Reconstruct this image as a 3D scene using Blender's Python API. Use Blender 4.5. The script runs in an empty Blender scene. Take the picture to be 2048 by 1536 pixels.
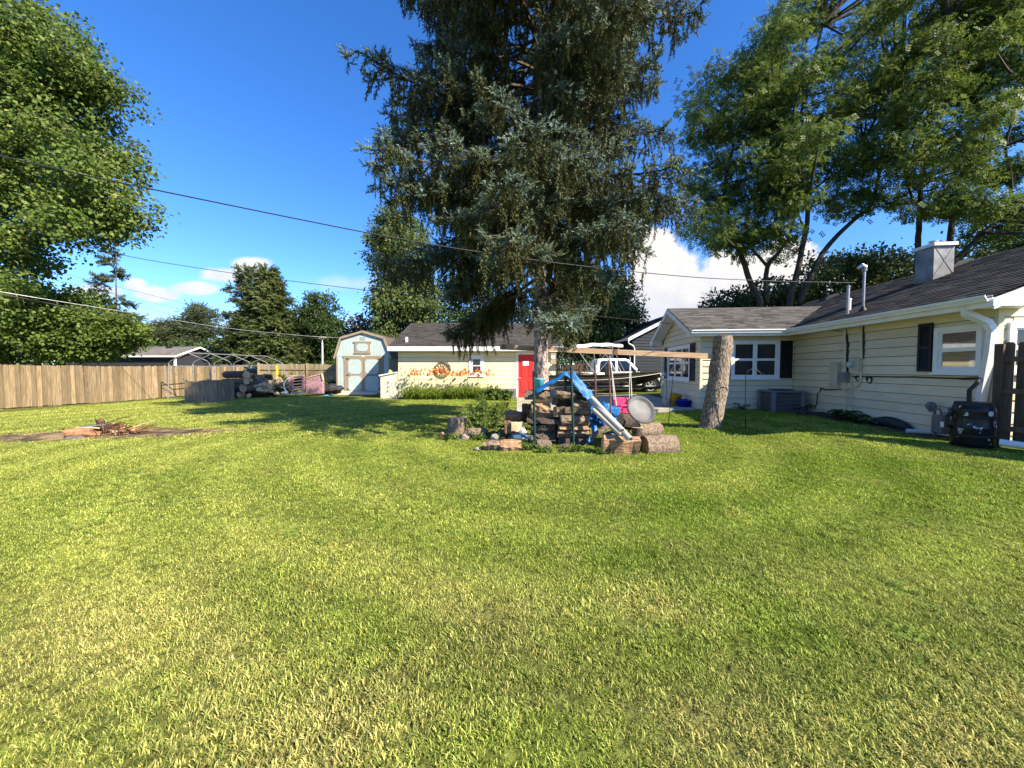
import bpy, math, random
import numpy as np
from mathutils import Vector, Matrix

random.seed(7)
rng = np.random.default_rng(7)
scene = bpy.context.scene
C = scene.collection
R = math.radians

# ------------------------------------------------------------------ camera
F, PITCH, CAMZ = 770.0, R(2.305), 1.5
cam_d = bpy.data.cameras.new('camera')
cam = bpy.data.objects.new('camera', cam_d)
C.objects.link(cam)
cam_d.sensor_width = 36
cam_d.lens = 36 * F / 2048
cam_d.clip_start, cam_d.clip_end = 0.05, 3000
cam.location = (0, 0, CAMZ)
cam.rotation_euler = (R(90) - PITCH, 0, 0)
scene.camera = cam

# ------------------------------------------------------------------ sun and sky
SUN_AZ, SUN_EL = R(35), R(36)            # to the right and behind the camera
SD = Vector((math.cos(SUN_AZ) * math.cos(SUN_EL), -math.sin(SUN_AZ) * math.cos(SUN_EL), math.sin(SUN_EL)))
sl = bpy.data.lights.new('sun', 'SUN')
sl.energy, sl.angle, sl.color = 5.0, R(0.53), (1.0, 0.90, 0.74)
sun = bpy.data.objects.new('sun', sl)
C.objects.link(sun)
sun.rotation_euler = SD.to_track_quat('Z', 'Y').to_euler()

world = bpy.data.worlds.new('World')
scene.world = world
world.use_nodes = True
wt = world.node_tree
wt.nodes.clear()


def build_world():
    N, L = wt.nodes, wt.links

    def mth(op, a, b=None, c=None, clamp=False):
        n = N.new('ShaderNodeMath')
        n.operation = op
        n.use_clamp = clamp
        for i, x in enumerate((a, b, c)):
            if x is None:
                continue
            if isinstance(x, (int, float)):
                n.inputs[i].default_value = x
            else:
                L.new(x, n.inputs[i])
        return n.outputs[0]

    sky = N.new('ShaderNodeTexSky')
    sky.sky_type = 'NISHITA'
    sky.sun_disc = False
    sky.sun_elevation = SUN_EL
    sky.sun_rotation = math.atan2(SD.x, SD.y)
    sky.air_density, sky.dust_density, sky.ozone_density = 1.0, 0.35, 2.2
    sky.altitude = 200
    hs = N.new('ShaderNodeHueSaturation')
    hs.inputs['Saturation'].default_value = 1.15
    hs.inputs['Value'].default_value = 1.0
    deep = N.new('ShaderNodeMixRGB')
    deep.blend_type = 'MULTIPLY'
    deep.inputs[0].default_value = 1
    deep.inputs[2].default_value = (0.68, 0.80, 1.08, 1)
    L.new(sky.outputs[0], deep.inputs[1])
    L.new(deep.outputs[0], hs.inputs['Color'])
    tc = N.new('ShaderNodeTexCoord')
    sep = N.new('ShaderNodeSeparateXYZ')
    L.new(tc.outputs['Generated'], sep.inputs[0])
    yy = mth('MAXIMUM', sep.outputs[1], 0.02)
    p = mth('DIVIDE', sep.outputs[0], yy)
    q = mth('DIVIDE', sep.outputs[2], yy)
    cmb = N.new('ShaderNodeCombineXYZ')
    L.new(p, cmb.inputs[0])
    L.new(q, cmb.inputs[1])

    def noise(sc, det, rough=0.55, off=0.0):
        n = N.new('ShaderNodeTexNoise')
        n.inputs['Scale'].default_value = sc
        n.inputs['Detail'].default_value = det
        n.inputs['Roughness'].default_value = rough
        mp = N.new('ShaderNodeMapping')
        mp.inputs['Location'].default_value = (off, off * 0.7, 0)
        L.new(cmb.outputs[0], mp.inputs[0])
        L.new(mp.outputs[0], n.inputs['Vector'])
        return n.outputs['Fac']

    n1 = noise(9, 8, 0.6)
    n2 = noise(26, 6, 0.6, 3.1)

    def blob(px, py, rx, ry, w=1.0):
        a, b = (px - 1024) / F, (737 - py) / F
        dx = mth('MULTIPLY', mth('SUBTRACT', p, a), F / rx)
        dy = mth('MULTIPLY', mth('SUBTRACT', q, b), F / ry)
        d = mth('SQRT', mth('ADD', mth('MULTIPLY', dx, dx), mth('MULTIPLY', dy, dy)))
        return mth('MULTIPLY', mth('SUBTRACT', 1.0, d), w)

    def cluster(bl, amp, lo, hi):
        m = bl[0]
        for b in bl[1:]:
            m = mth('MAXIMUM', m, b)
        t = mth('ADD', m, mth('MULTIPLY', mth('SUBTRACT', n1, 0.5), amp))
        t = mth('ADD', t, mth('MULTIPLY', mth('SUBTRACT', n2, 0.5), amp * 0.55))
        mr = N.new('ShaderNodeMapRange')
        mr.interpolation_type = 'SMOOTHSTEP'
        mr.inputs['From Min'].default_value = lo
        mr.inputs['From Max'].default_value = hi
        L.new(t, mr.inputs['Value'])
        return mr.outputs[0]

    big = cluster([blob(1300, 505, 62, 50), blob(1330, 545, 85, 70), blob(1360, 590, 120, 70), blob(1300, 610, 110, 80),
                   blob(1480, 570, 130, 75), blob(1560, 560, 90, 90), blob(1640, 600, 160, 60), blob(1270, 650, 200, 60)],
                  0.95, 0.02, 0.26)
    left = cluster([blob(510, 532, 54, 20), blob(455, 552, 62, 20), blob(395, 578, 68, 17), blob(320, 590, 66, 18), blob(276, 572, 30, 16),
                    blob(200, 585, 80, 18)], 1.0, 0.02, 0.50)
    thin = cluster([blob(700, 570, 120, 22), blob(440, 655, 260, 30), blob(620, 655, 160, 26), blob(1150, 660, 160, 70)], 0.9, 0.0, 1.1)
    mask = mth('MAXIMUM', big, mth('MAXIMUM', mth('MULTIPLY', left, 0.9), mth('MULTIPLY', thin, 0.5)))
    front = mth('GREATER_THAN', sep.outputs[1], 0.05)
    mask = mth('MULTIPLY', mask, front, clamp=True)
    # lit tops, lavender undersides
    sh = mth('ADD', mth('MULTIPLY', n1, 0.9), mth('MULTIPLY', mth('SUBTRACT', q, 0.16), 2.6))
    ramp = N.new('ShaderNodeValToRGB')
    ramp.color_ramp.elements[0].position, ramp.color_ramp.elements[0].color = 0.22, (2.5, 2.75, 3.45, 1)
    ramp.color_ramp.elements[1].position, ramp.color_ramp.elements[1].color = 0.72, (3.95, 3.8, 3.65, 1)
    L.new(sh, ramp.inputs[0])
    mix = N.new('ShaderNodeMixRGB')
    L.new(mask, mix.inputs[0])
    L.new(hs.outputs[0], mix.inputs[1])
    L.new(ramp.outputs[0], mix.inputs[2])
    bg = N.new('ShaderNodeBackground')
    bg.inputs['Strength'].default_value = 0.108
    L.new(mix.outputs[0], bg.inputs['Color'])
    out = N.new('ShaderNodeOutputWorld')
    L.new(bg.outputs[0], out.inputs[0])


build_world()
scene.view_settings.view_transform = 'Standard'
scene.view_settings.look = 'None'
scene.view_settings.gamma = 1
scene.view_settings.exposure = 1.33
scene.view_settings.use_curve_mapping = False
try:
    scene.cycles.max_bounces = 6
    scene.cycles.transparent_max_bounces = 4
    scene.cycles.use_denoising = True
except Exception:
    pass

# ------------------------------------------------------------------ geometry helpers
CAM = Vector((0, 0, CAMZ))


def ray(px, py):
    a, b = (px - 1024) / F, (768 - py) / F
    return Vector((a, math.cos(PITCH) + b * math.sin(PITCH), -math.sin(PITCH) + b * math.cos(PITCH)))


def W(px, py, Y):
    d = ray(px, py)
    return CAM + d * (Y / d.y)


def hit(px, py, p0, n):
    d = ray(px, py)
    return CAM + d * ((Vector(p0) - CAM).dot(n) / d.dot(n))


def ss(t):
    t = np.clip(t, 0, 1)
    return t * t * (3 - 2 * t)


def hgt(x, y):
    x, y = np.asarray(x, float), np.asarray(y, float)
    h = 0.20 * ss((x - 3.5) / 3.5)
    h = h + 0.025 * np.sin(x * 0.55 + 1.3) * np.sin(y * 0.45) + 0.012 * np.sin(x * 1.7) * np.sin(y * 1.3 + 0.6)
    return h


def G(px, py):
    z = 0.0
    for _ in range(12):
        p = hit(px, py, (0, 0, z), Vector((0, 0, 1)))
        z = float(hgt(p.x, p.y))
    return p


def gz(x, y):
    return Vector((x, y, float(hgt(x, y))))


class MB:
    """Collects shapes in world space and links them as ONE mesh object."""

    def __init__(s, frame=None):
        s.v, s.f, s.fr = [], [], frame

    def add(s, pts, faces):
        o = len(s.v)
        for p in pts:
            p = Vector(p)
            s.v.append(s.fr @ p if s.fr is not None else p)
        for f in faces:
            s.f.append([o + i for i in f])

    def box(s, c, size, rz=0.0, M=None):
        hx, hy, hz = size[0] / 2, size[1] / 2, size[2] / 2
        if M is None:
            M = Matrix.Rotation(rz, 3, 'Z')
        c = Vector(c)
        P = [c + M @ Vector((sx * hx, sy * hy, sz * hz)) for sz in (-1, 1) for sy in (-1, 1) for sx in (-1, 1)]
        s.add(P, [(0, 2, 3, 1), (4, 5, 7, 6), (0, 1, 5, 4), (2, 6, 7, 3), (0, 4, 6, 2), (1, 3, 7, 5)])
        return s

    def bx(s, lo, hi):
        lo, hi = Vector(lo), Vector(hi)
        return s.box((lo + hi) / 2, hi - lo)

    def beam(s, a, b, w, h, up=(0, 0, 1)):
        a, b = Vector(a), Vector(b)
        d = (b - a)
        ln = d.length
        d.normalize()
        sd = d.cross(Vector(up))
        if sd.length < 1e-4:
            sd = d.cross(Vector((1, 0, 0)))
        sd.normalize()
        u = sd.cross(d)
        M = Matrix((d, sd, u)).transposed()
        return s.box((a + b) / 2, (ln, w, h), M=M)

    def tube(s, pts, r, n=8, cap=True, wob=0.0):
        pts = [Vector(p) for p in pts]
        k = len(pts)
        rr = list(r) if hasattr(r, '__len__') else [r] * k
        t0 = (pts[1] - pts[0]).normalized()
        ref = t0.orthogonal().normalized()
        P = []
        for i in range(k):
            t = (pts[min(i + 1, k - 1)] - pts[max(i - 1, 0)])
            t = t.normalized() if t.length > 1e-9 else t0
            ref = (ref - t * ref.dot(t))
            ref = ref.normalized() if ref.length > 1e-6 else t.orthogonal().normalized()
            b = t.cross(ref)
            for j in range(n):
                a = 2 * math.pi * j / n
                q = rr[i] * (1 + (random.uniform(-wob, wob) if wob else 0))
                P.append(pts[i] + (ref * math.cos(a) + b * math.sin(a)) * q)
        Fc = []
        for i in range(k - 1):
            for j in range(n):
                a, b = i * n + j, i * n + (j + 1) % n
                Fc.append((a, b, b + n, a + n))
        if cap:
            Fc.append(tuple(range(n - 1, -1, -1)))
            Fc.append(tuple((k - 1) * n + j for j in range(n)))
        s.add(P, Fc)
        return s

    def lathe(s, prof, c, axis=(0, 0, 1), n=24, close=True):
        ax = Vector(axis).normalized()
        u = ax.orthogonal().normalized()
        w = ax.cross(u)
        c = Vector(c)
        P = []
        for (r, z) in prof:
            for j in range(n):
                a = 2 * math.pi * j / n
                P.append(c + ax * z + (u * math.cos(a) + w * math.sin(a)) * r)
        Fc = []
        for i in range(len(prof) - 1):
            for j in range(n):
                a, b = i * n + j, i * n + (j + 1) % n
                Fc.append((a, b, b + n, a + n))
        if close:
            Fc.append(tuple(range(n - 1, -1, -1)))
            Fc.append(tuple((len(prof) - 1) * n + j for j in range(n)))
        s.add(P, Fc)
        return s

    def poly(s, pts):
        s.add(pts, [tuple(range(len(pts)))])
        return s

    def prism(s, pts, vec):
        n = len(pts)
        vec = Vector(vec)
        P = [Vector(p) for p in pts] + [Vector(p) + vec for p in pts]
        Fc = [tuple(range(n - 1, -1, -1)), tuple(range(n, 2 * n))]
        for i in range(n):
            j = (i + 1) % n
            Fc.append((i, j, j + n, i + n))
        s.add(P, Fc)
        return s

    def build(s, name, mat, parent=None, smooth=False, org=None, kind=None, bevel=0):
        o0 = Vector((0, 0, 0))
        if parent is not None:
            o0 = wloc(parent)
        elif org is not None:
            o0 = Vector(org)
        me = bpy.data.meshes.new(name)
        me.from_pydata([tuple(p - o0) for p in s.v], [], s.f)
        if mat is not None:
            me.materials.append(mat)
        if smooth:
            me.polygons.foreach_set('use_smooth', [True] * len(me.polygons))
        me.update()
        o = bpy.data.objects.new(name, me)
        C.objects.link(o)
        fix_normals(me)
        if parent is not None:
            o.parent = parent
        else:
            o.location = o0
        if kind:
            o['kind'] = kind
        if bevel:
            b = o.modifiers.new('bevel', 'BEVEL')
            b.width, b.segments, b.limit_method = bevel, 2, 'ANGLE'
        return o


def fix_normals(me):
    import bmesh
    b = bmesh.new()
    b.from_mesh(me)
    bmesh.ops.recalc_face_normals(b, faces=b.faces)
    b.to_mesh(me)
    b.free()


def wloc(o):
    p = Vector((0, 0, 0))
    while o is not None:
        p = p + o.location
        o = o.parent
    return p


def tag(o, label=None, cat=None, group=None, kind=None):
    if label:
        o['label'] = label
    if cat:
        o['category'] = cat
    if group:
        o['group'] = group
    if kind:
        o['kind'] = kind
    return o


def thing(name, label, cat, loc=(0, 0, 0), group=None):
    o = bpy.data.objects.new(name, None)
    o.empty_display_size = 0.1
    C.objects.link(o)
    o.location = loc
    return tag(o, label, cat, group)


def piece(name, me, parent, loc=(0, 0, 0), rot=None, scl=None):
    o = bpy.data.objects.new(name, me)
    C.objects.link(o)
    o.parent = parent
    o.location = loc
    if rot is not None:
        o.rotation_euler = rot
    if scl is not None:
        o.scale = scl
    return o


def copy_tree(o, parent=None):
    c = o.copy()
    C.objects.link(c)
    if parent is not None:
        c.parent = parent
    for ch in list(o.children):
        copy_tree(ch, c)
    return c


def np_mesh(name, V, Fc, mats, fattr=None, smooth=False):
    V = np.ascontiguousarray(V, np.float32)
    Fc = np.ascontiguousarray(Fc, np.int32)
    n, k = Fc.shape
    me = bpy.data.meshes.new(name)
    me.vertices.add(len(V))
    me.vertices.foreach_set('co', V.ravel())
    me.loops.add(n * k)
    me.loops.foreach_set('vertex_index', Fc.ravel())
    me.polygons.add(n)
    me.polygons.foreach_set('loop_start', np.arange(0, n * k, k, dtype=np.int32))
    if smooth:
        me.polygons.foreach_set('use_smooth', np.ones(n, bool))
    me.update(calc_edges=True)
    for m in mats:
        me.materials.append(m)
    if fattr is not None:
        a = me.attributes.new('tint', 'FLOAT', 'FACE')
        a.data.foreach_set('value', np.ascontiguousarray(fattr, np.float32))
    return me


def np_obj(name, V, Fc, mats, parent=None, fattr=None, smooth=False, org=None):
    o0 = np.array(wloc(parent) if parent is not None else (org or (0, 0, 0)), float)
    me = np_mesh(name, V - o0, Fc, mats, fattr, smooth)
    o = bpy.data.objects.new(name, me)
    C.objects.link(o)
    if parent is not None:
        o.parent = parent
    else:
        o.location = o0
    return o


def scatter(tv, tf, Ms, P):
    """template verts (k,3), faces (m,j), matrices (n,3,3), positions (n,3)"""
    n, k = len(P), len(tv)
    V = np.einsum('nij,kj->nki', Ms, tv) + P[:, None, :]
    Fc = tf[None, :, :] + (np.arange(n) * k)[:, None, None]
    return V.reshape(-1, 3), Fc.reshape(-1, tf.shape[1])


def norm(a):
    return a / np.maximum(np.linalg.norm(a, axis=-1, keepdims=True), 1e-9)


def frames(d, up):
    """rotation matrices whose x axis is d and z axis near up"""
    d = norm(d)
    s = np.cross(up, d)
    bad = np.linalg.norm(s, axis=1) < 1e-3
    s[bad] = np.cross(np.array([1.0, 0.3, 0.1]), d[bad])
    s = norm(s)
    u = np.cross(d, s)
    return np.stack([d, s, u], axis=2)


# ------------------------------------------------------------------ materials
def nodes_of(name):
    m = bpy.data.materials.new(name)
    m.use_nodes = True
    nt = m.node_tree
    return m, nt, nt.nodes['Principled BSDF']


def Mt(name, col, rough=0.8, var=0.18, scale=6.0, bump=0.0, metal=0.0, spec=0.3, col2=None, stretch=(1, 1, 1), island=0.0,
       detail=6, lo=0.35, hi=0.65, bscale=None, objrand=0.0):
    m, nt, b = nodes_of(name)
    N, L = nt.nodes, nt.links
    tc = N.new('ShaderNodeTexCoord')
    oi = N.new('ShaderNodeObjectInfo')
    mp = N.new('ShaderNodeMapping')
    mp.inputs['Scale'].default_value = stretch
    vm = N.new('ShaderNodeVectorMath')
    vm.operation = 'SCALE'
    vm.inputs[0].default_value = (31, 17, 23)
    L.new(oi.outputs['Random'], vm.inputs['Scale'])
    L.new(vm.outputs[0], mp.inputs['Location'])
    L.new(tc.outputs['Object'], mp.inputs[0])
    nz = N.new('ShaderNodeTexNoise')
    nz.inputs['Scale'].default_value = scale
    nz.inputs['Detail'].default_value = detail
    nz.inputs['Roughness'].default_value = 0.6
    L.new(mp.outputs[0], nz.inputs['Vector'])
    rp = N.new('ShaderNodeValToRGB')
    c = col
    d = col2 if col2 else tuple(x * (1 + var) for x in c)
    a = c if col2 else tuple(x * (1 - var) for x in c)
    rp.color_ramp.elements[0].position, rp.color_ramp.elements[0].color = lo, (*a, 1)
    rp.color_ramp.elements[1].position, rp.color_ramp.elements[1].color = hi, (*d, 1)
    L.new(nz.outputs['Fac'], rp.inputs[0])
    out = rp.outputs[0]
    if island or objrand:
        hs = N.new('ShaderNodeHueSaturation')
        mr = N.new('ShaderNodeMapRange')
        k = island or objrand
        mr.inputs['To Min'].default_value = 1 - k
        mr.inputs['To Max'].default_value = 1 + k
        if island:
            ge = N.new('ShaderNodeNewGeometry')
            L.new(ge.outputs['Random Per Island'], mr.inputs['Value'])
        else:
            L.new(oi.outputs['Random'], mr.inputs['Value'])
        L.new(mr.outputs[0], hs.inputs['Value'])
        L.new(out, hs.inputs['Color'])
        out = hs.outputs[0]
    L.new(out, b.inputs['Base Color'])
    b.inputs['Roughness'].default_value = rough
    b.inputs['Metallic'].default_value = metal
    b.inputs['Specular IOR Level'].default_value = spec
    if bump:
        bp = N.new('ShaderNodeBump')
        bp.inputs['Strength'].default_value = min(1.0, bump)
        bp.inputs['Distance'].default_value = 0.02
        if bscale:
            n2 = N.new('ShaderNodeTexNoise')
            n2.inputs['Scale'].default_value = bscale
            n2.inputs['Detail'].default_value = 5
            L.new(mp.outputs[0], n2.inputs['Vector'])
            L.new(n2.outputs['Fac'], bp.inputs['Height'])
        else:
            L.new(nz.outputs['Fac'], bp.inputs['Height'])
        L.new(bp.outputs[0], b.inputs['Normal'])
    return m


def leafmat(name, stops, trans=0.35, rough=0.55, spec=0.25, big=0.5, use_tint=False, tcol=1.3):
    """leaf colour from random-per-leaf plus slow noise; part of the light passes through"""
    m, nt, b = nodes_of(name)
    N, L = nt.nodes, nt.links
    ge = N.new('ShaderNodeNewGeometry')
    tc = N.new('ShaderNodeTexCoord')
    nz = N.new('ShaderNodeTexNoise')
    nz.inputs['Scale'].default_value = 0.7
    nz.inputs['Detail'].default_value = 3
    L.new(tc.outputs['Object'], nz.inputs['Vector'])
    if use_tint:
        at = N.new('ShaderNodeAttribute')
        at.attribute_name = 'tint'
        src = at.outputs['Fac']
    else:
        src = ge.outputs['Random Per Island']
    mx = N.new('ShaderNodeMath')
    mx.operation = 'MULTIPLY_ADD'
    mx.inputs[1].default_value = 1 - big
    ml = N.new('ShaderNodeMath')
    ml.operation = 'MULTIPLY_ADD'
    ml.inputs[1].default_value = big * 2.2
    ml.inputs[2].default_value = -big * 0.6
    L.new(nz.outputs['Fac'], ml.inputs[0])
    L.new(src, mx.inputs[0])
    L.new(ml.outputs[0], mx.inputs[2])
    rp = N.new('ShaderNodeValToRGB')
    e = rp.color_ramp.elements
    e[0].position, e[0].color = stops[0][0], (*stops[0][1], 1)
    e[1].position, e[1].color = stops[-1][0], (*stops[-1][1], 1)
    for p, c in stops[1:-1]:
        x = e.new(p)
        x.color = (*c, 1)
    L.new(mx.outputs[0], rp.inputs[0])
    L.new(rp.outputs[0], b.inputs['Base Color'])
    b.inputs['Roughness'].default_value = rough
    b.inputs['Specular IOR Level'].default_value = spec
    tr = N.new('ShaderNodeBsdfTranslucent')
    hs = N.new('ShaderNodeHueSaturation')
    hs.inputs['Value'].default_value = tcol
    hs.inputs['Hue'].default_value = 0.485
    L.new(rp.outputs[0], hs.inputs['Color'])
    L.new(hs.outputs[0], tr.inputs['Color'])
    ms = N.new('ShaderNodeMixShader')
    ms.inputs[0].default_value = trans
    L.new(b.outputs[0], ms.inputs[1])
    L.new(tr.outputs[0], ms.inputs[2])
    L.new(ms.outputs[0], nt.nodes['Material Output'].inputs[0])
    return m


def plain(name, col, rough=0.5, metal=0.0, spec=0.4):
    return Mt(name, col, rough, 0.08, 5.0, 0.0, metal, spec)


def glassmat(name, col=(0.02, 0.022, 0.025)):
    return Mt(name, col, 0.06, 0.3, 1.5, 0.0, 0.0, 0.55)


m_white = Mt('white_paint', (0.78, 0.78, 0.76), 0.5, 0.05, 3)
m_trim = Mt('trim_paint', (0.68, 0.68, 0.66), 0.5, 0.06, 4)
m_siding = Mt('cream_siding', (0.64, 0.57, 0.41), 0.65, 0.07, 2.0, 0.1, stretch=(1, 1, 5), objrand=0.05)
m_gsiding = Mt('yellow_siding', (0.74, 0.655, 0.40), 0.65, 0.06, 2.0, 0.1, stretch=(1, 1, 5), objrand=0.04)
m_black = Mt('black_paint', (0.012, 0.012, 0.013), 0.55, 0.2, 4)
m_glass = glassmat('window_glass')
m_shingle = Mt('dark_shingles', (0.058, 0.055, 0.053), 0.95, 0.35, 30, 0.5, island=0.45, spec=0.1)
m_shingle_b = Mt('brown_shingles', (0.105, 0.098, 0.088), 0.95, 0.3, 30, 0.5, island=0.40, spec=0.1)
m_shingle_g = Mt('garage_shingles', (0.065, 0.058, 0.052), 0.95, 0.3, 30, 0.5, island=0.30, spec=0.1)
m_wood_fence = Mt('fence_wood', (0.15, 0.105, 0.052), 0.85, 0.3, 3.0, 0.3, col2=(0.275, 0.20, 0.115), stretch=(9, 9, 0.8), objrand=0.38)
m_wood_back = Mt('back_fence_wood', (0.20, 0.15, 0.08), 0.85, 0.3, 3.0, 0.3, col2=(0.31, 0.25, 0.15), stretch=(9, 9, 0.8), objrand=0.2)
m_wood_dark = Mt('stained_fence_wood', (0.075, 0.047, 0.030), 0.85, 0.3, 3.0, 0.3, col2=(0.125, 0.082, 0.052), stretch=(9, 9, 0.8), objrand=0.2)
m_wood_grey = Mt('weathered_wood', (0.135, 0.10, 0.066), 0.9, 0.3, 3.0, 0.4, col2=(0.28, 0.215, 0.145), stretch=(8, 8, 0.7), objrand=0.15)
m_concrete = Mt('concrete', (0.40, 0.36, 0.30), 0.9, 0.2, 2.5, 0.2, detail=9)
m_galv = Mt('galvanised_steel', (0.36, 0.36, 0.36), 0.4, 0.15, 8, 0.0, 0.8)
m_wire = plain('cable_black', (0.02, 0.02, 0.022), 0.6)
m_wire_l = plain('cable_bare', (0.45, 0.45, 0.45), 0.5, 0.4)
m_bark = Mt('grey_bark', (0.05, 0.04, 0.032), 0.95, 0.4, 9, 1.0, col2=(0.12, 0.10, 0.085), stretch=(1, 1, 0.35))
m_bark_dark = Mt('dark_bark', (0.030, 0.025, 0.021), 0.95, 0.4, 9, 0.8, col2=(0.062, 0.052, 0.045), stretch=(1, 1, 0.35))
m_spruce_bark = Mt('spruce_bark', (0.17, 0.115, 0.095), 0.95, 0.4, 20, 1.0, col2=(0.50, 0.39, 0.33), stretch=(1, 1, 0.6), lo=0.4, hi=0.6)
m_post_bark = Mt('peeling_bark', (0.085, 0.064, 0.046), 0.95, 0.4, 34, 1.0, col2=(0.34, 0.265, 0.195), stretch=(1, 1, 0.4), lo=0.40, hi=0.60, detail=9)
m_log_bark = Mt('log_bark', (0.085, 0.06, 0.04), 0.95, 0.4, 26, 1.0, col2=(0.27, 0.20, 0.14), lo=0.36, hi=0.66, objrand=0.3)
m_log_dark = Mt('dark_log_bark', (0.04, 0.031, 0.024), 0.95, 0.4, 26, 1.0, col2=(0.12, 0.095, 0.075), lo=0.36, hi=0.66, objrand=0.25)
m_cut = Mt('cut_wood', (0.42, 0.27, 0.14), 0.85, 0.3, 9, 0.3, col2=(0.60, 0.44, 0.27), objrand=0.15)
m_split = Mt('split_wood', (0.15, 0.085, 0.045), 0.9, 0.4, 14, 1.0, col2=(0.40, 0.24, 0.13), stretch=(0.4, 3, 3), objrand=0.3, lo=0.38, hi=0.62)
m_timber = Mt('new_timber', (0.30, 0.185, 0.105), 0.7, 0.2, 3, 0.15, col2=(0.46, 0.31, 0.19), stretch=(0.5, 8, 8))
m_rust = Mt('rusty_steel', (0.10, 0.045, 0.025), 0.9, 0.4, 12, 0.4, col2=(0.20, 0.10, 0.06))

m_lap_shade = Mt('wall_sheathing', (0.045, 0.04, 0.033), 0.95, 0.2, 4)  # dark wall backing, seen through board gaps as painted lap shadow lines
# ------------------------------------------------------------------ ground and lawn
def grass_color(nt, scl=1.0):
    """world-space patches of fresh, yellowed and dry turf; returns a colour socket"""
    N, L = nt.nodes, nt.links
    ge = N.new('ShaderNodeNewGeometry')

    def noise(sc, det, off, rough=0.6):
        mp = N.new('ShaderNodeMapping')
        mp.inputs['Location'].default_value = (off, off, 0)
        L.new(ge.outputs['Position'], mp.inputs[0])
        n = N.new('ShaderNodeTexNoise')
        n.inputs['Scale'].default_value = sc
        n.inputs['Detail'].default_value = det
        n.inputs['Roughness'].default_value = rough
        L.new(mp.outputs[0], n.inputs['Vector'])
        return n.outputs['Fac']

    def ramp(f, a, b, ca, cb):
        r = N.new('ShaderNodeValToRGB')
        r.color_ramp.elements[0].position, r.color_ramp.elements[0].color = a, (*ca, 1)
        r.color_ramp.elements[1].position, r.color_ramp.elements[1].color = b, (*cb, 1)
        L.new(f, r.inputs[0])
        return r.outputs[0]

    def mix(f, a, b):
        m = N.new('ShaderNodeMixRGB')
        L.new(f, m.inputs[0])
        for i, x in ((1, a), (2, b)):
            if isinstance(x, tuple):
                m.inputs[i].default_value = (*x, 1)
            else:
                L.new(x, m.inputs[i])
        return m.outputs[0]
    g = ramp(noise(0.55, 4, 3.0), 0.36, 0.64, (0.125 * scl, 0.195 * scl, 0.020 * scl), (0.205 * scl, 0.262 * scl, 0.040 * scl))
    f1 = ramp(noise(1.6, 5, 11.0), 0.52, 0.80, (0, 0, 0), (0.65, 0.65, 0.65))
    c1 = mix(f1, g, (0.30 * scl, 0.285 * scl, 0.082 * scl))
    f2 = ramp(noise(0.23, 3, 27.0), 0.44, 0.70, (0, 0, 0), (0.45, 0.45, 0.45))
    c2 = mix(f2, c1, (0.285 * scl, 0.30 * scl, 0.070 * scl))
    # the yard nearer the left fence is paler, the corner by the house greener
    sp = N.new('ShaderNodeSeparateXYZ')
    L.new(ge.outputs['Position'], sp.inputs[0])
    mr = N.new('ShaderNodeMapRange')
    mr.inputs['From Min'].default_value, mr.inputs['From Max'].default_value = 4.0, -9.0
    mr.inputs['To Min'].default_value, mr.inputs['To Max'].default_value = 0.0, 0.5
    L.new(sp.outputs[0], mr.inputs['Value'])
    c3 = mix(mr.outputs[0], c2, (0.31 * scl, 0.315 * scl, 0.082 * scl))
    # worn, drier turf nearest the camera end of the yard
    mr2 = N.new('ShaderNodeMapRange')
    mr2.inputs['From Min'].default_value, mr2.inputs['From Max'].default_value = 4.0, 1.6
    mr2.inputs['To Min'].default_value, mr2.inputs['To Max'].default_value = 0.0, 1.0
    L.new(sp.outputs[1], mr2.inputs['Value'])
    dry = N.new('ShaderNodeMath')
    dry.operation = 'MULTIPLY'
    L.new(mr2.outputs[0], dry.inputs[0])
    L.new(ramp(noise(1.1, 4, 41.0), 0.36, 0.62, (0.1, 0.1, 0.1), (0.75, 0.75, 0.75)), dry.inputs[1])
    c3 = mix(dry.outputs[0], c3, (0.27 * scl, 0.25 * scl, 0.085 * scl))
    wv = N.new('ShaderNodeTexWave')
    wv.wave_type = 'RINGS'
    wv.rings_direction = 'Z'
    wv.inputs['Scale'].default_value = 0.30
    wv.inputs['Distortion'].default_value = 1.6
    wv.inputs['Detail'].default_value = 2
    wv.inputs['Detail Scale'].default_value = 0.8
    mpw = N.new('ShaderNodeMapping')
    mpw.inputs['Location'].default_value = (-1.0, -8.2, 0)
    L.new(ge.outputs['Position'], mpw.inputs[0])
    L.new(mpw.outputs[0], wv.inputs['Vector'])
    band = ramp(wv.outputs['Fac'], 0.2, 0.8, (0.90, 0.92, 0.88), (1.12, 1.10, 1.12))
    mb_ = N.new('ShaderNodeMixRGB')
    mb_.blend_type = 'MULTIPLY'
    mb_.inputs[0].default_value = 1
    L.new(c3, mb_.inputs[1])
    L.new(band, mb_.inputs[2])
    c3 = mb_.outputs[0]
    f4 = ramp(noise(14, 4, 5.0), 0.35, 0.7, (0.72, 0.72, 0.72), (1.15, 1.15, 1.15))
    mu = N.new('ShaderNodeMixRGB')
    mu.blend_type = 'MULTIPLY'
    mu.inputs[0].default_value = 1
    L.new(c3, mu.inputs[1])
    L.new(f4, mu.inputs[2])
    return mu.outputs[0]


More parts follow.
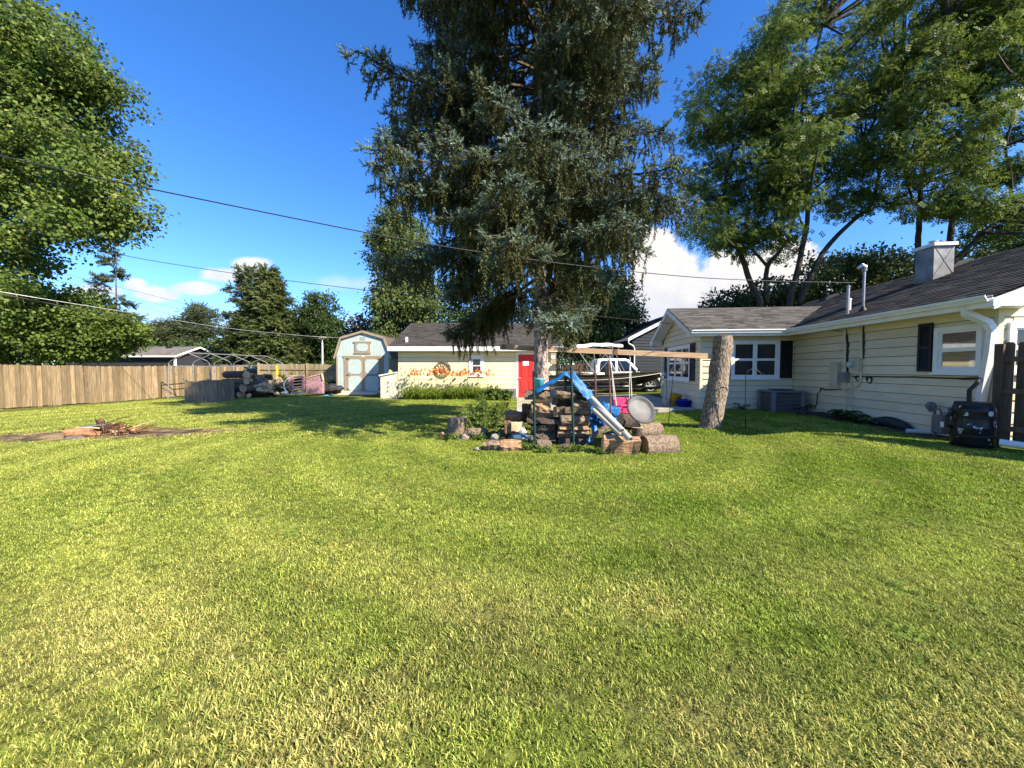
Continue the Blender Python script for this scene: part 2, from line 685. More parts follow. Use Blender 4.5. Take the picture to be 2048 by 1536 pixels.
def lawn_material():
    m, nt, b = nodes_of('lawn_turf')
    N, L = nt.nodes, nt.links
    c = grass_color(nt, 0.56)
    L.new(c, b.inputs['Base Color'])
    b.inputs['Roughness'].default_value = 0.95
    b.inputs['Specular IOR Level'].default_value = 0.05
    ge = N.new('ShaderNodeNewGeometry')
    n = N.new('ShaderNodeTexNoise')
    n.inputs['Scale'].default_value = 22
    n.inputs['Detail'].default_value = 6
    L.new(ge.outputs['Position'], n.inputs['Vector'])
    bp = N.new('ShaderNodeBump')
    bp.inputs['Strength'].default_value = 0.9
    bp.inputs['Distance'].default_value = 0.05
    L.new(n.outputs['Fac'], bp.inputs['Height'])
    L.new(bp.outputs[0], b.inputs['Normal'])
    return m


def blade_material():
    m, nt, b = nodes_of('grass_blades')
    N, L = nt.nodes, nt.links
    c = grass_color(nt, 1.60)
    ge = N.new('ShaderNodeNewGeometry')
    oi = N.new('ShaderNodeObjectInfo')
    ad = N.new('ShaderNodeMath')
    ad.operation = 'ADD'
    L.new(ge.outputs['Random Per Island'], ad.inputs[0])
    L.new(oi.outputs['Random'], ad.inputs[1])
    fr = N.new('ShaderNodeMath')
    fr.operation = 'FRACT'
    L.new(ad.outputs[0], fr.inputs[0])
    rp = N.new('ShaderNodeValToRGB')
    e = rp.color_ramp.elements
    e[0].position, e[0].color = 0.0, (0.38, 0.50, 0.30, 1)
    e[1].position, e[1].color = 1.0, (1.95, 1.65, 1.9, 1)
    x = e.new(0.55)
    x.color = (1.0, 1.0, 1.0, 1)
    L.new(fr.outputs[0], rp.inputs[0])
    mu = N.new('ShaderNodeMixRGB')
    mu.blend_type = 'MULTIPLY'
    mu.inputs[0].default_value = 1
    L.new(c, mu.inputs[1])
    L.new(rp.outputs[0], mu.inputs[2])
    L.new(mu.outputs[0], b.inputs['Base Color'])
    b.inputs['Roughness'].default_value = 0.6
    b.inputs['Specular IOR Level'].default_value = 0.1
    tr = N.new('ShaderNodeBsdfTranslucent')
    L.new(mu.outputs[0], tr.inputs[0])
    ms = N.new('ShaderNodeMixShader')
    ms.inputs[0].default_value = 0.33
    L.new(b.outputs[0], ms.inputs[1])
    L.new(tr.outputs[0], ms.inputs[2])
    L.new(ms.outputs[0], nt.nodes['Material Output'].inputs[0])
    return m


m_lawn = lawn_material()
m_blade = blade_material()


def make_ground():
    xs = np.concatenate([np.array([-900, -300, -120, -60, -40]), np.arange(-30, 30.01, 0.5), np.array([40, 60, 120, 300, 900])])
    ys = np.concatenate([np.array([-300, -60, -20]), np.arange(-6, 40.01, 0.5), np.array([50, 70, 110, 200, 400, 1500])])
    X, Y = np.meshgrid(xs, ys)
    V = np.stack([X, Y, hgt(X, Y)], -1).reshape(-1, 3)
    nx, ny = len(xs), len(ys)
    I = np.arange(nx * ny).reshape(ny, nx)
    Fc = np.stack([I[:-1, :-1], I[:-1, 1:], I[1:, 1:], I[1:, :-1]], -1).reshape(-1, 4)
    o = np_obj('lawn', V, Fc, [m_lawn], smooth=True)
    tag(o, 'mown lawn, green to yellow in patches, filling the yard', None, None, 'structure')


make_ground()

PADS = []          # polygons without grass: (xmin, xmax, ymin, ymax) in world


def in_pads(P):
    bad = np.zeros(len(P), bool)
    for (cx, cy, rx, ry, a) in PADS:
        dx, dy = P[:, 0] - cx, P[:, 1] - cy
        u, v = dx * math.cos(a) + dy * math.sin(a), -dx * math.sin(a) + dy * math.cos(a)
        bad |= (u / rx) ** 2 + (v / ry) ** 2 < 1
    return bad


def tuft(seed, nb, rad, hlo, hhi, w):
    r = np.random.default_rng(seed)
    V, Fc = [], []
    for i in range(nb):
        a, d = r.uniform(0, 6.283), rad * math.sqrt(r.uniform())
        base = np.array([math.cos(a) * d, math.sin(a) * d, -0.006])
        h = r.uniform(hlo, hhi)
        b = r.uniform(0, 6.283)
        lean = np.array([math.cos(b), math.sin(b), 0]) * r.uniform(0.25, 1.15)
        side = np.array([-math.sin(b + r.uniform(-.9, .9)), math.cos(b), 0]) * w * r.uniform(0.7, 1.3) / 2
        m1 = base + lean * h * 0.28 + np.array([0, 0, h * 0.55])
        m2 = base + lean * h * 0.62 + np.array([0, 0, h * 0.86])
        tip = base + lean * h * 1.05 + np.array([0, 0, h * r.uniform(0.75, 1.0)])
        o = len(V)
        V += [base - side * .7, base + side * .7, m1 - side, m1 + side, m2 - side * .8, m2 + side * .8, tip]
        Fc += [(o, o + 1, o + 3), (o, o + 3, o + 2), (o + 2, o + 3, o + 5), (o + 2, o + 5, o + 4), (o + 4, o + 5, o + 6)]
    return np.array(V), np.array(Fc)


def grass_layer(name, tufts, P, S, kind_label, mat=None):
    mat = mat or m_blade
    col = bpy.data.collections.new(name + '_source')
    for i, (v, f) in enumerate(tufts):
        o = bpy.data.objects.new('tuft', np_mesh('tuft', v, f, [mat]))
        col.objects.link(o)
    n = len(P)
    me = bpy.data.meshes.new(name)
    me.vertices.add(n)
    me.vertices.foreach_set('co', np.ascontiguousarray(P, np.float32).ravel())
    a = me.attributes.new('rot', 'FLOAT_VECTOR', 'POINT')
    rot = np.stack([rng.normal(0, 0.10, n), rng.normal(0, 0.10, n), rng.uniform(0, 6.283, n)], -1)
    a.data.foreach_set('vector', np.ascontiguousarray(rot, np.float32).ravel())
    a = me.attributes.new('scl', 'FLOAT', 'POINT')
    a.data.foreach_set('value', np.ascontiguousarray(S, np.float32))
    a = me.attributes.new('pick', 'INT', 'POINT')
    a.data.foreach_set('value', rng.integers(0, len(tufts), n).astype(np.int32))
    me.materials.append(mat)
    o = bpy.data.objects.new(name, me)
    C.objects.link(o)
    ng = bpy.data.node_groups.new(name, 'GeometryNodeTree')
    ng.interface.new_socket('Geometry', in_out='INPUT', socket_type='NodeSocketGeometry')
    ng.interface.new_socket('Geometry', in_out='OUTPUT', socket_type='NodeSocketGeometry')
    N, L = ng.nodes, ng.links
    gi, go = N.new('NodeGroupInput'), N.new('NodeGroupOutput')
    mp = N.new('GeometryNodeMeshToPoints')
    ip = N.new('GeometryNodeInstanceOnPoints')
    ci = N.new('GeometryNodeCollectionInfo')
    ci.inputs['Collection'].default_value = col
    ci.inputs['Separate Children'].default_value = True
    ci.inputs['Reset Children'].default_value = True

    def attr(nm, ty):
        x = N.new('GeometryNodeInputNamedAttribute')
        x.data_type = ty
        x.inputs['Name'].default_value = nm
        return [s for s in x.outputs if s.enabled and s.name == 'Attribute'][0]
    L.new(gi.outputs[0], mp.inputs['Mesh'])
    L.new(mp.outputs[0], ip.inputs['Points'])
    L.new(ci.outputs[0], ip.inputs['Instance'])
    ip.inputs['Pick Instance'].default_value = True
    L.new(attr('pick', 'INT'), ip.inputs['Instance Index'])
    er = N.new('FunctionNodeEulerToRotation')
    L.new(attr('rot', 'FLOAT_VECTOR'), er.inputs[0])
    L.new(er.outputs[0], ip.inputs['Rotation'])
    L.new(attr('scl', 'FLOAT'), ip.inputs['Scale'])
    L.new(ip.outputs[0], go.inputs[0])
    md = o.modifiers.new('scatter', 'NODES')
    md.node_group = ng
    tag(o, kind_label, None, None, 'stuff')
    return o


def sample_wedge(y0, y1, dens, margin=0.8):
    A = 1.34 * (y1 * y1 - y0 * y0) + 2 * margin * (y1 - y0)
    n = int(A * dens)
    yy = np.sqrt(rng.uniform(y0 * y0, y1 * y1, n))
    xx = rng.uniform(-1, 1, n) * (1.34 * yy + margin)
    return np.stack([xx, yy, hgt(xx, yy)], -1)


def make_grass():
    near = [tuft(100 + i, 34, 0.055, 0.012, 0.034, 0.0040) for i in range(8)]
    mid = [tuft(200 + i, 40, 0.085, 0.012, 0.032, 0.0052) for i in range(8)]
    far = [tuft(300 + i, 44, 0.17, 0.014, 0.032, 0.009) for i in range(8)]
    P = [sample_wedge(1.1, 3.8, 760), sample_wedge(3.8, 8.0, 330), sample_wedge(8.0, 19.5, 95, 0.2)]
    for p, t, nm, lb in zip(P, (near, mid, far), ('grass', 'grass', 'grass'),
                            ('short blades of grass in the foreground', 'short grass across the middle of the lawn', 'short grass in front of the buildings')):
        p = p[~(in_pads(p) & (rng.uniform(size=len(p)) < .93))]
        # uneven mowing: clumps of taller growth
        s = 0.85 + 0.35 * np.sin(p[:, 0] * 2.1 + np.sin(p[:, 1] * 1.7)) * np.sin(p[:, 1] * 2.6 + 1.0) * 0.6 + rng.normal(0, 0.14, len(p))
        keep = (p[:, 0] > -17.2) & ~((p[:, 0] > 8.0) & (p[:, 1] < 12.5)) & ~((p[:, 1] > 12.2) & (p[:, 0] > 1.8)) & ~((p[:, 1] > 18.9) & (p[:, 0] > -6.4))
        grass_layer(nm, t, p[keep], np.clip(s[keep], 0.45, 1.5), lb)


def make_clover():
    r = np.random.default_rng(77)
    T = []
    for k in range(5):
        V, Fc = [], []
        for i in range(16):
            a, d = r.uniform(0, 6.283), .07 * math.sqrt(r.uniform())
            c = np.array([math.cos(a) * d, math.sin(a) * d, r.uniform(.016, .034)])
            for j in range(3):
                b = r.uniform(0, 6.283) if j == 0 else b + 2.09
                dx, sx_ = np.array([math.cos(b), math.sin(b), r.uniform(-.2, .3)]), np.array([-math.sin(b), math.cos(b), 0])
                o = len(V)
                L_ = r.uniform(.010, .016)
                V += [c, c + dx * L_ * .6 - sx_ * L_ * .5, c + dx * L_ * 1.1, c + dx * L_ * .6 + sx_ * L_ * .5]
                Fc += [(o, o + 1, o + 2), (o, o + 2, o + 3)]
        T.append((np.array(V), np.array(Fc)))
    P = []
    for i in range(40):
        y = math.sqrt(r.uniform(1.3 ** 2, 7.5 ** 2))
        x = r.uniform(-1, 1) * 1.34 * y
        n = r.integers(2, 8)
        q = r.normal(0, .22, (n, 2)) + (x, y)
        P.append(q)
    P = np.concatenate(P)
    P = np.concatenate([P, hgt(P[:, 0], P[:, 1])[:, None]], 1)
    grass_layer('clover', T, P, r.uniform(.7, 1.3, len(P)), 'clover patches mixed in the short lawn', m_clover)


# ------------------------------------------------------------------ trees
def leaf_tmpl(kind, seed=0):
    """leaf outline in x (length) / y (width), slightly folded"""
    if kind == 'maple':
        V = np.array([[0, 0, 0], [.25, -.30, .05], [.42, -.52, -.02], [.52, -.22, .04], [1.0, 0, -.10], [.52, .22, .04], [.42, .52, -.02], [.25, .30, .05]], float)
        Fc = np.array([[0, 1, 3], [1, 2, 3], [0, 3, 5], [3, 4, 5], [0, 5, 7], [7, 5, 6]])
    elif kind == 'kite':
        V = np.array([[0, 0, 0], [.38, -.46, .06], [1, 0, -.12], [.38, .46, .06], [.45, 0, -.03]], float)
        Fc = np.array([[0, 1, 4], [1, 2, 4], [2, 3, 4], [3, 0, 4]])
    elif kind == 'oval':
        V = np.array([[0, 0, 0], [.5, -.27, .05], [1, 0, -.08], [.5, .27, .05]], float)
        Fc = np.array([[0, 1, 3], [1, 2, 3]])
    elif kind == 'pinnate':
        V, Fc = [], []
        for i in range(3):
            x = 0.10 + i * 0.30
            for s in (-1, 1):
                o = len(V)
                z = -0.16 * x * x
                V += [[x - .02, 0, z], [x - .04, s * .20, z + .02], [x + .15, s * .44, z - .06], [x + .22, s * .14, z + .01]]
                Fc += [[o, o + 1, o + 2], [o, o + 2, o + 3]]
        V, Fc = np.array(V, float), np.array(Fc)
    elif kind == 'needles':
        r = np.random.default_rng(seed)
        V, Fc = [], []
        n = 13
        for i in range(n):
            x = 0.02 + 0.92 * (i + r.uniform(-.3, .3)) / n
            a = i * 2.4 + r.uniform(-.5, .5)
            dr = np.array([0, math.cos(a), math.sin(a)])
            tg = np.array([0, -math.sin(a), math.cos(a)])
            ln = r.uniform(.22, .33) * (1 - 0.30 * x)
            b = np.array([x, 0, 0])
            w = 0.064
            o = len(V)
            V += [b - tg * w + [0.02, 0, 0], b + tg * w - [0.02, 0, 0], b + dr * ln + np.array([ln * 1.0, 0, 0])]
            Fc += [[o, o + 1, o + 2]]
        V, Fc = np.array(V, float), np.array(Fc)
    return V, Fc


def inside(poly, pts):
    x, y = pts[:, 0], pts[:, 1]
    c = np.zeros(len(pts), bool)
    n = len(poly)
    for i in range(n):
        x1, y1 = poly[i]
        x2, y2 = poly[(i + 1) % n]
        cond = ((y1 > y) != (y2 > y))
        xx = (x2 - x1) * (y - y1) / ((y2 - y1) if y2 != y1 else 1e-9) + x1
        c ^= cond & (x < xx)
    return c


def limb_mesh(mb, pts, r0, r1, n=9, jit=0.0):
    P = [Vector(p) for p in pts]
    Q, k = [], len(P)
    for i in range(k - 1):                       # Catmull-Rom smoothing
        p0, p1, p2, p3 = P[max(i - 1, 0)], P[i], P[i + 1], P[min(i + 2, k - 1)]
        for s in range(4):
            t = s / 4
            q = 0.5 * ((2 * p1) + (p2 - p0) * t + (2 * p0 - 5 * p1 + 4 * p2 - p3) * t * t + (3 * p1 - p0 - 3 * p2 + p3) * t ** 3)
            Q.append(q + Vector((random.uniform(-jit, jit), random.uniform(-jit, jit), 0)))
    Q.append(P[-1])
    m = len(Q)
    mb.tube(Q, [r0 + (r1 - r0) * (i / (m - 1)) ** 0.8 for i in range(m)], n)
    return Q


def crown(root, clumps, limbpts, leaf, lmat, lsize, sub_per, leaf_per, sub_r, tmb, up=0.5, outw=0.5, rnd=0.8, droop=0.0, twig_r=0.012,
          flat=0.7, name='crown', tcenter=None, shell=0.45, wind=None, twig_share=0.5):
    """clumps (centre, radii) -> sub clusters -> leaves, with twigs that join them to the limbs"""
    tv, tf = leaf
    pos, dirs, ups = [], [], []
    LP = np.array([tuple(p) for p in limbpts]) if limbpts else None
    cc = np.mean([np.array(c) for c, _ in clumps], axis=0) if tcenter is None else np.array(tcenter)
    for c, rad in clumps:
        c, rad = np.array(c, float), np.array(rad, float)
        d = norm(rng.normal(size=(sub_per, 3)))
        r = rng.uniform(shell, 1.0, (sub_per, 1)) ** 0.6
        sp = c + d * r * rad
        if LP is not None:
            dist = np.linalg.norm(LP - c, axis=1) + np.maximum(0, LP[:, 2] - c[2]) * 1.5
            b = LP[np.argmin(dist)]
            mid = (b + c) / 2 + np.array([0, 0, -0.06 * np.linalg.norm(c - b)])
            L = np.linalg.norm(c - b)
            tmb.tube([b, mid, c], [twig_r * (1.5 + L * .55), twig_r * (1.3 + L * .3), twig_r], 5, cap=False)
            for s in sp[rng.uniform(size=sub_per) < twig_share]:
                m2 = (c * 0.45 + s * 0.55) + rng.normal(0, 0.05, 3)
                tmb.tube([c * 0.8 + s * 0.2, m2, s], [twig_r * .8, twig_r * .55, twig_r * .3], 3, cap=False)
        n = sub_per * leaf_per
        S = np.repeat(sp, leaf_per, axis=0)
        off = rng.normal(0, 1, (n, 3)) * sub_r * np.array([1, 1, flat])
        pos.append(S + off)
        o = norm(norm(S + off - c) + 0.5 * norm(S - cc))
        nrm = norm(np.array([0, 0, 1.0]) * up + o * outw + rng.normal(0, 1, (n, 3)) * rnd * 0.6)
        dd = norm(o * 0.7 + rng.normal(0, 1, (n, 3)) * 0.7 + np.array([0, 0, -droop]) + (np.array(wind) if wind else 0))
        dirs.append(dd)
        ups.append(nrm)
    pos, dirs, ups = np.concatenate(pos), np.concatenate(dirs), np.concatenate(ups)
    Ms = frames(dirs, ups) * (lsize * rng.uniform(0.65, 1.3, len(pos)))[:, None, None]
    V, Fc = scatter(tv, tf, Ms, pos)
    o = np_obj(name, V, Fc, [lmat], root)
    o['kind'] = 'stuff'
    return o


def px_clumps(poly, n, Y, Ys, r, seed=0, rflat=0.75):
    """clump centres inside a pictured outline, spread in real depth"""
    g = np.random.default_rng(seed)
    poly = np.array(poly, float)
    lo, hi = poly.min(0), poly.max(0)
    out, pts = [], []
    tries = 0
    while len(out) < n and tries < n * 60:
        tries += 1
        q = g.uniform(lo, hi)
        if not inside(poly, q[None])[0]:
            continue
        if pts and np.min(np.hypot(*(np.array(pts) - q).T)) < g.uniform(0.2, 0.75) * r * F / Y:
            continue
        y = Y + g.normal() * Ys
        rr = r * g.uniform(0.65, 1.25)
        out.append((W(q[0], q[1], y), (rr, rr, rr * rflat)))
        pts.append(q)
    return out


# ---- the big spruce
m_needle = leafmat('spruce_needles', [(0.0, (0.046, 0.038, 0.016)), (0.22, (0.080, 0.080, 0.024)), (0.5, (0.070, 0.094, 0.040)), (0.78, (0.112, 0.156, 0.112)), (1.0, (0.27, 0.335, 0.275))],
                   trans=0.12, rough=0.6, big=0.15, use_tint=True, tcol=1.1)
SPR = gz(0.70, 9.35)


def make_spruce():
    root = thing('spruce_tree', 'tall blue spruce with drooping branches and a bare lower trunk behind the woodpile', 'tree', SPR)
    tb = MB()
    H = 14.2
    limb_mesh(tb, [SPR + Vector((0, 0, -0.2)), SPR + Vector((.01, 0, 1.5)), SPR + Vector((-.02, .02, 4)), SPR + Vector((0, 0, 8)), SPR + Vector((0, .02, 12)), SPR + Vector((0, 0, H))], 0.235, 0.03, 16, 0.006)
    tb.build('trunk', m_spruce_bark, root, smooth=True)
    bb = MB()
    pos, dirs, ups, tint, size = [], [], [], [], []

    def Rz(z):
        return float(np.interp(z, [2.4, 3.3, 5, 8, 10.4, 12, 13.2, 14.2], [1.9, 2.8, 3.3, 3.45, 3.3, 2.4, 1.2, 0.2]))

    def twig(p, d, up_, tn, sz):
        pos.append(np.array(p))
        dirs.append(norm(np.array(d)))
        ups.append(up_)
        tint.append(float(np.clip(tn, 0, 1)))
        size.append(sz)

    def strand(p, nseg, spread, t0):
        h = np.array(p)
        dd = np.array([random.uniform(-spread, spread), random.uniform(-spread, spread), -1.0])
        for m in range(nseg):
            twig(h, dd + np.random.normal(0, .16, 3), [random.uniform(-1, 1), random.uniform(-1, 1), .2], t0 + random.uniform(-.14, .16), random.uniform(.19, .27))
            if random.random() < .45:
                twig(h, dd + np.random.normal(0, .55, 3), [random.uniform(-1, 1), random.uniform(-1, 1), .2], t0 + random.uniform(-.1, .2), random.uniform(.12, .18))
            h = h + norm(dd) * .135
    nb = 185
    for i in range(nb):
        u = (i + 0.5) / nb
        z0 = 3.30 + (H - 0.5 - 3.30) * u ** 1.05 + random.uniform(-.15, .15)
        az = i * 2.39996 + random.uniform(-.35, .35)
        L = Rz(z0) * (1.03 - .10 * math.cos(az)) * random.choice((0.55, 0.75, 0.9, 1.0, 1.08)) * random.uniform(.93, 1.06)
        if z0 < 4.0 and math.sin(az) < -.15 and random.random() < .9:
            continue
        L *= 1 - (.42 * max(0, math.cos(az)) + .08 * max(0, -math.cos(az))) * float(np.interp(z0, [4.2, 6.0], [1, 0]))
        dh = np.array([math.cos(az), math.sin(az), 0.0])
        sl = np.interp(z0, [3, 5.5, 9, 13, 15], [-.22, -.08, 0.12, 0.45, 0.9]) + random.uniform(-.10, .10)
        sag = np.interp(z0, [3, 9, 15], [0.26, 0.22, 0.05])
        base = np.array(SPR) + np.array([0, 0, z0])
        wig = random.uniform(-.14, .14)
        sd = np.array([-dh[1], dh[0], 0])

        def axis(t):
            return base + dh * L * t + sd * (wig * L * math.sin(t * 2.6)) + np.array([0, 0, L * (sl * t - sag * t * t + 0.13 * t ** 5)])
        ts = np.linspace(0, 1, 9)
        bb.tube([axis(t) for t in ts], [0.012 + (0.020 + L * 0.006) * (1 - t) for t in ts], 5, cap=False)
        # side boughs: each ends in a puff of blue tips and carries olive strands that hang
        nbough = max(3, int(L * 5.2))
        for k in range(nbough):
            t = 0.22 + 0.78 * (k + random.random()) / nbough
            if t < .36 and random.random() < .35:
                continue
            p = axis(t)
            fw = norm(axis(min(t + .03, 1.03)) - axis(t - .03))
            s = 1 if (k + i) % 2 else -1
            l2 = (L * 0.30 * (1.05 - t) ** .7 + .16) * random.uniform(.55, 1.2)
            d2 = norm(fw * random.uniform(.55, 1.0) + sd * s * random.uniform(.45, 1.1) + np.array([0, 0, random.uniform(-.28, .10)]))
            e = p + d2 * l2 + np.array([0, 0, -.10 * l2])
            bb.tube([p, (p + e) / 2 + np.array([0, 0, .03]), e], [.011, .008, .004], 3, cap=False)
            nseg = max(2, int(l2 / .11))
            for j in range(nseg + 1):
                f = j / nseg
                q = p + (e - p) * f
                out = .35 * f + .5 * t
                for _ in range(2):
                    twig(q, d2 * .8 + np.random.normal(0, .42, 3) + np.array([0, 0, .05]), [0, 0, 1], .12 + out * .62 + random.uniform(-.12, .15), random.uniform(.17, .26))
                if random.random() < .54:
                    strand(q, random.choice((1, 2, 2, 3, 3, 4, 5)) if t > .35 else random.choice((2, 3, 4)), .25, .10 + .22 * out)
            # puff of upturned blue tips
            if t > .45 or random.random() < .3:
                for _ in range(random.choice((5, 7, 9))):
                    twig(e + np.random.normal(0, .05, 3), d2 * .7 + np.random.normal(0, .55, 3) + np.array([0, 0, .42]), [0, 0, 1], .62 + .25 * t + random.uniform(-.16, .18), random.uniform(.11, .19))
        for _ in range(9):
            twig(axis(random.uniform(.86, 1.0)) + np.random.normal(0, .05, 3), dh + np.random.normal(0, .55, 3) + np.array([0, 0, .25]), [0, 0, 1], random.uniform(.6, 1.0), random.uniform(.13, .21))
        for _ in range(3):
            strand(axis(random.uniform(.7, 1.0)), random.choice((2, 3, 4, 5)), .2, .25)
    # dead inner twigs
    for i in range(260):
        z0 = random.uniform(2.5, 9.0)
        az = random.uniform(0, 6.283)
        b = np.array(SPR) + np.array([0, 0, z0])
        d = np.array([math.cos(az), math.sin(az), random.uniform(-.5, .1)])
        L = random.uniform(.5, 1.7)
        e = b + d * L
        bb.tube([b + d * .2, (b + e) / 2 + np.random.normal(0, .05, 3), e + np.array([0, 0, -.2 * L])], [.009, .006, .003], 3, cap=False)
    bb.build('branch', m_rust_branch, root)['kind'] = 'stuff'
    pos, dirs, ups = np.array(pos), np.array(dirs), np.array(ups, float)
    tint, size = np.array(tint), np.array(size)
    Vs, Fs, Ts, off = [], [], [], 0
    pick = rng.integers(0, 4, len(pos))
    for kk in range(4):
        tv, tf = leaf_tmpl('needles', 40 + kk)
        s = pick == kk
        Ms = frames(dirs[s], ups[s]) * size[s][:, None, None]
        V, Fc = scatter(tv, tf, Ms, pos[s])
        Vs.append(V)
        Fs.append(Fc + off)
        off += len(V)
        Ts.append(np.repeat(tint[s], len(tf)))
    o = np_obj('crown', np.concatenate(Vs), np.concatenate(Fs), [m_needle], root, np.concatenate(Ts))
    o['kind'] = 'stuff'
    print('spruce twigs', len(pos), 'tris', len(o.data.polygons))


m_rust_branch = Mt('spruce_twig_bark', (0.05, 0.036, 0.026), 0.95, 0.3, 9, 0.0, col2=(0.13, 0.10, 0.08))
np.random.seed(5)
make_spruce()

# ---- honey locusts behind the house
m_locust = leafmat('locust_leaves', [(0.0, (0.038, 0.075, 0.016)), (0.45, (0.070, 0.120, 0.022)), (0.75, (0.125, 0.170, 0.030)), (1.0, (0.21, 0.23, 0.05))], trans=0.38, big=0.35, tcol=1.25)
T_PIN = leaf_tmpl('pinnate')
T_OVAL = leaf_tmpl('oval')
T_MAPLE = leaf_tmpl('maple')
T_OVAL2 = (np.array([[0, 0, 0], [.45, -.42, .07], [1, 0, -.10], [.45, .42, .07]], float), np.array([[0, 1, 3], [1, 2, 3]]))


def Zt(zx, zy):
    return 1340 + zx / 2.4774, zy / 2.4774


def locust(label, limbs, poly, Y, Ys, n, seed, bark=m_bark_dark, sub=17, per=11):
    b0 = Zt(*limbs[0][0][0])
    base = W(b0[0], b0[1], Y)
    base = gz(base.x, base.y)
    root = thing('locust_tree', label, 'tree', base, 'honey locusts behind the house')
    tb, lp = MB(), []
    first = True
    for pts, r0, r1, dy in limbs:
        P = []
        for k, (zx, zy) in enumerate(pts):
            px, py = Zt(zx, zy)
            P.append(W(px, py, Y + dy * k / max(1, len(pts) - 1)))
        if first:
            P = [base + Vector((0, 0, -.2))] + P
            first = False
        Q = limb_mesh(tb, P, r0 * .68 * Y / 19, r1 * 1.1, 9, 0.02)
        lp += Q[len(Q) // 3:]
    tb.build('trunk', bark, root, smooth=True)
    cl = px_clumps(poly, n, Y, Ys, 1.05 * Y / 19, seed, 0.42)
    br = MB()
    crown(root, cl, lp, T_PIN, m_locust, 0.34, sub, per, 0.25 * Y / 19, br, up=0.9, outw=0.3, rnd=0.8, droop=0.45, twig_r=0.022, flat=0.6, shell=0.2, wind=(0.35, 0.1, 0.1))
    br.build('branch', bark, root)['kind'] = 'stuff'
    return root


locust('leftmost honey locust rising over the sunroom with a crooked double stem',
       [([(450, 1530), (395, 1390), (345, 1240), (300, 1100), (268, 960), (285, 850), (340, 640), (420, 470)], .26, .05, 0.5),
        ([(480, 1500), (480, 1330), (540, 1250), (590, 1170), (620, 1050)], .20, .05, 1.0),
        ([(482, 1320), (430, 1260), (370, 1195), (300, 1120)], .12, .05, -1.0),
        ([(290, 860), (220, 760), (170, 620)], .07, .03, -1.5)],
       [(1372, 300), (1385, 190), (1445, 130), (1500, 110), (1560, 150), (1600, 300), (1590, 430), (1560, 520), (1480, 500), (1420, 520), (1390, 450), (1375, 380)], 27, 2.2, 66, 1)
locust('second honey locust from the left with a straight stem dividing above the roof',
       [([(590, 1520), (630, 1350), (660, 1200), (682, 1080), (668, 960), (620, 800), (640, 600), (700, 350), (760, 120)], .25, .05, 0.5),
        ([(640, 1500), (760, 1250), (900, 1100), (1000, 1010), (1035, 870), (1090, 700), (1130, 480)], .20, .05, 1.5),
        ([(680, 970), (760, 900), (880, 820), (960, 700)], .10, .04, -1.0),
        ([(660, 900), (560, 700), (520, 450), (560, 250)], .09, .03, 1.0)],
       [(1500, 110), (1540, 40), (1610, -20), (1640, -180), (1800, -200), (1820, 20), (1800, 200), (1790, 350), (1740, 425), (1640, 440), (1570, 450), (1540, 300)], 26, 2.6, 92, 2)
locust('honey locust with an upright stem standing behind the metal chimney',
       [([(1225, 1300), (1235, 1100), (1248, 900), (1275, 700), (1290, 500), (1340, 330), (1380, 100)], .21, .05, 0.5),
        ([(1240, 1020), (1200, 980), (1150, 780), (1110, 560), (1120, 320)], .11, .04, 1.0),
        ([(1270, 700), (1350, 560), (1420, 380)], .07, .03, -1.0)],
       [(1800, 60), (1850, 20), (1880, -150), (2000, -180), (2010, 60), (1980, 260), (1960, 390), (1900, 425), (1800, 430), (1745, 410), (1790, 250)], 24, 2.2, 78, 3)
locust('rightmost honey locust with a long limb reaching over the dark roof',
       [([(1395, 1330), (1390, 1200), (1402, 1050), (1440, 950), (1500, 850), (1550, 720), (1590, 580), (1640, 400), (1700, 150)], .23, .05, 0.5),
        ([(1390, 1310), (1520, 1185), (1650, 1065), (1760, 975), (1900, 900)], .17, .05, -.5),
        ([(1690, 1030), (1690, 880), (1665, 720), (1740, 480), (1800, 250)], .11, .04, -1),
        ([(1692, 880), (1760, 815), (1900, 700)], .08, .03, 0)],
       [(1960, 60), (1990, 0), (2020, -180), (2330, -180), (2350, 440), (2200, 460), (2060, 460), (1970, 470), (1930, 430), (1980, 300)], 23, 2.2, 100, 4)

# low trees seen beyond the roof under the locusts
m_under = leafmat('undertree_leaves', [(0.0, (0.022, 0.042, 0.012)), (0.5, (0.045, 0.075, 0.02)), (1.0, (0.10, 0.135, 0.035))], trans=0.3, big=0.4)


def bushy(name, label, cat, poly, Y, Ys, n, r, mat, lsize, sub, per, seed, trunk=True, group=None, leaf=None, bark=None, sub_r=None, tr=0.16, shell=0.45, up=.5, rnd=.8, droop=.1, flat=.7):
    cl = px_clumps(poly, n, Y, Ys, r, seed)
    poly = np.array(poly, float)
    cx = poly[:, 0].mean()
    p = W(cx, 700, Y)
    base = gz(p.x, p.y)
    root = thing(name, label, cat, base, group)
    lp = []
    bm = bark or m_bark
    if trunk:
        top = W(cx, poly[:, 1].min() * 0.75 + poly[:, 1].max() * 0.25, Y)
        tb = MB()
        Q = limb_mesh(tb, [base + Vector((0, 0, -.2)), base.lerp(top, .35) + Vector((.1, 0, 0)), base.lerp(top, .7), top], tr, tr * .2, 8, 0.03)
        tb.build('trunk', bm, root, smooth=True)
        lp = Q[len(Q) // 4:]
    br = MB()
    crown(root, cl, lp, leaf or T_OVAL, mat, lsize, sub, per, sub_r or r * .22, br, up=up, rnd=rnd, droop=droop, shell=shell, flat=flat, twig_share=0.3)
    if br.v:
        br.build('branch', bm, root)['kind'] = 'stuff'
    return root


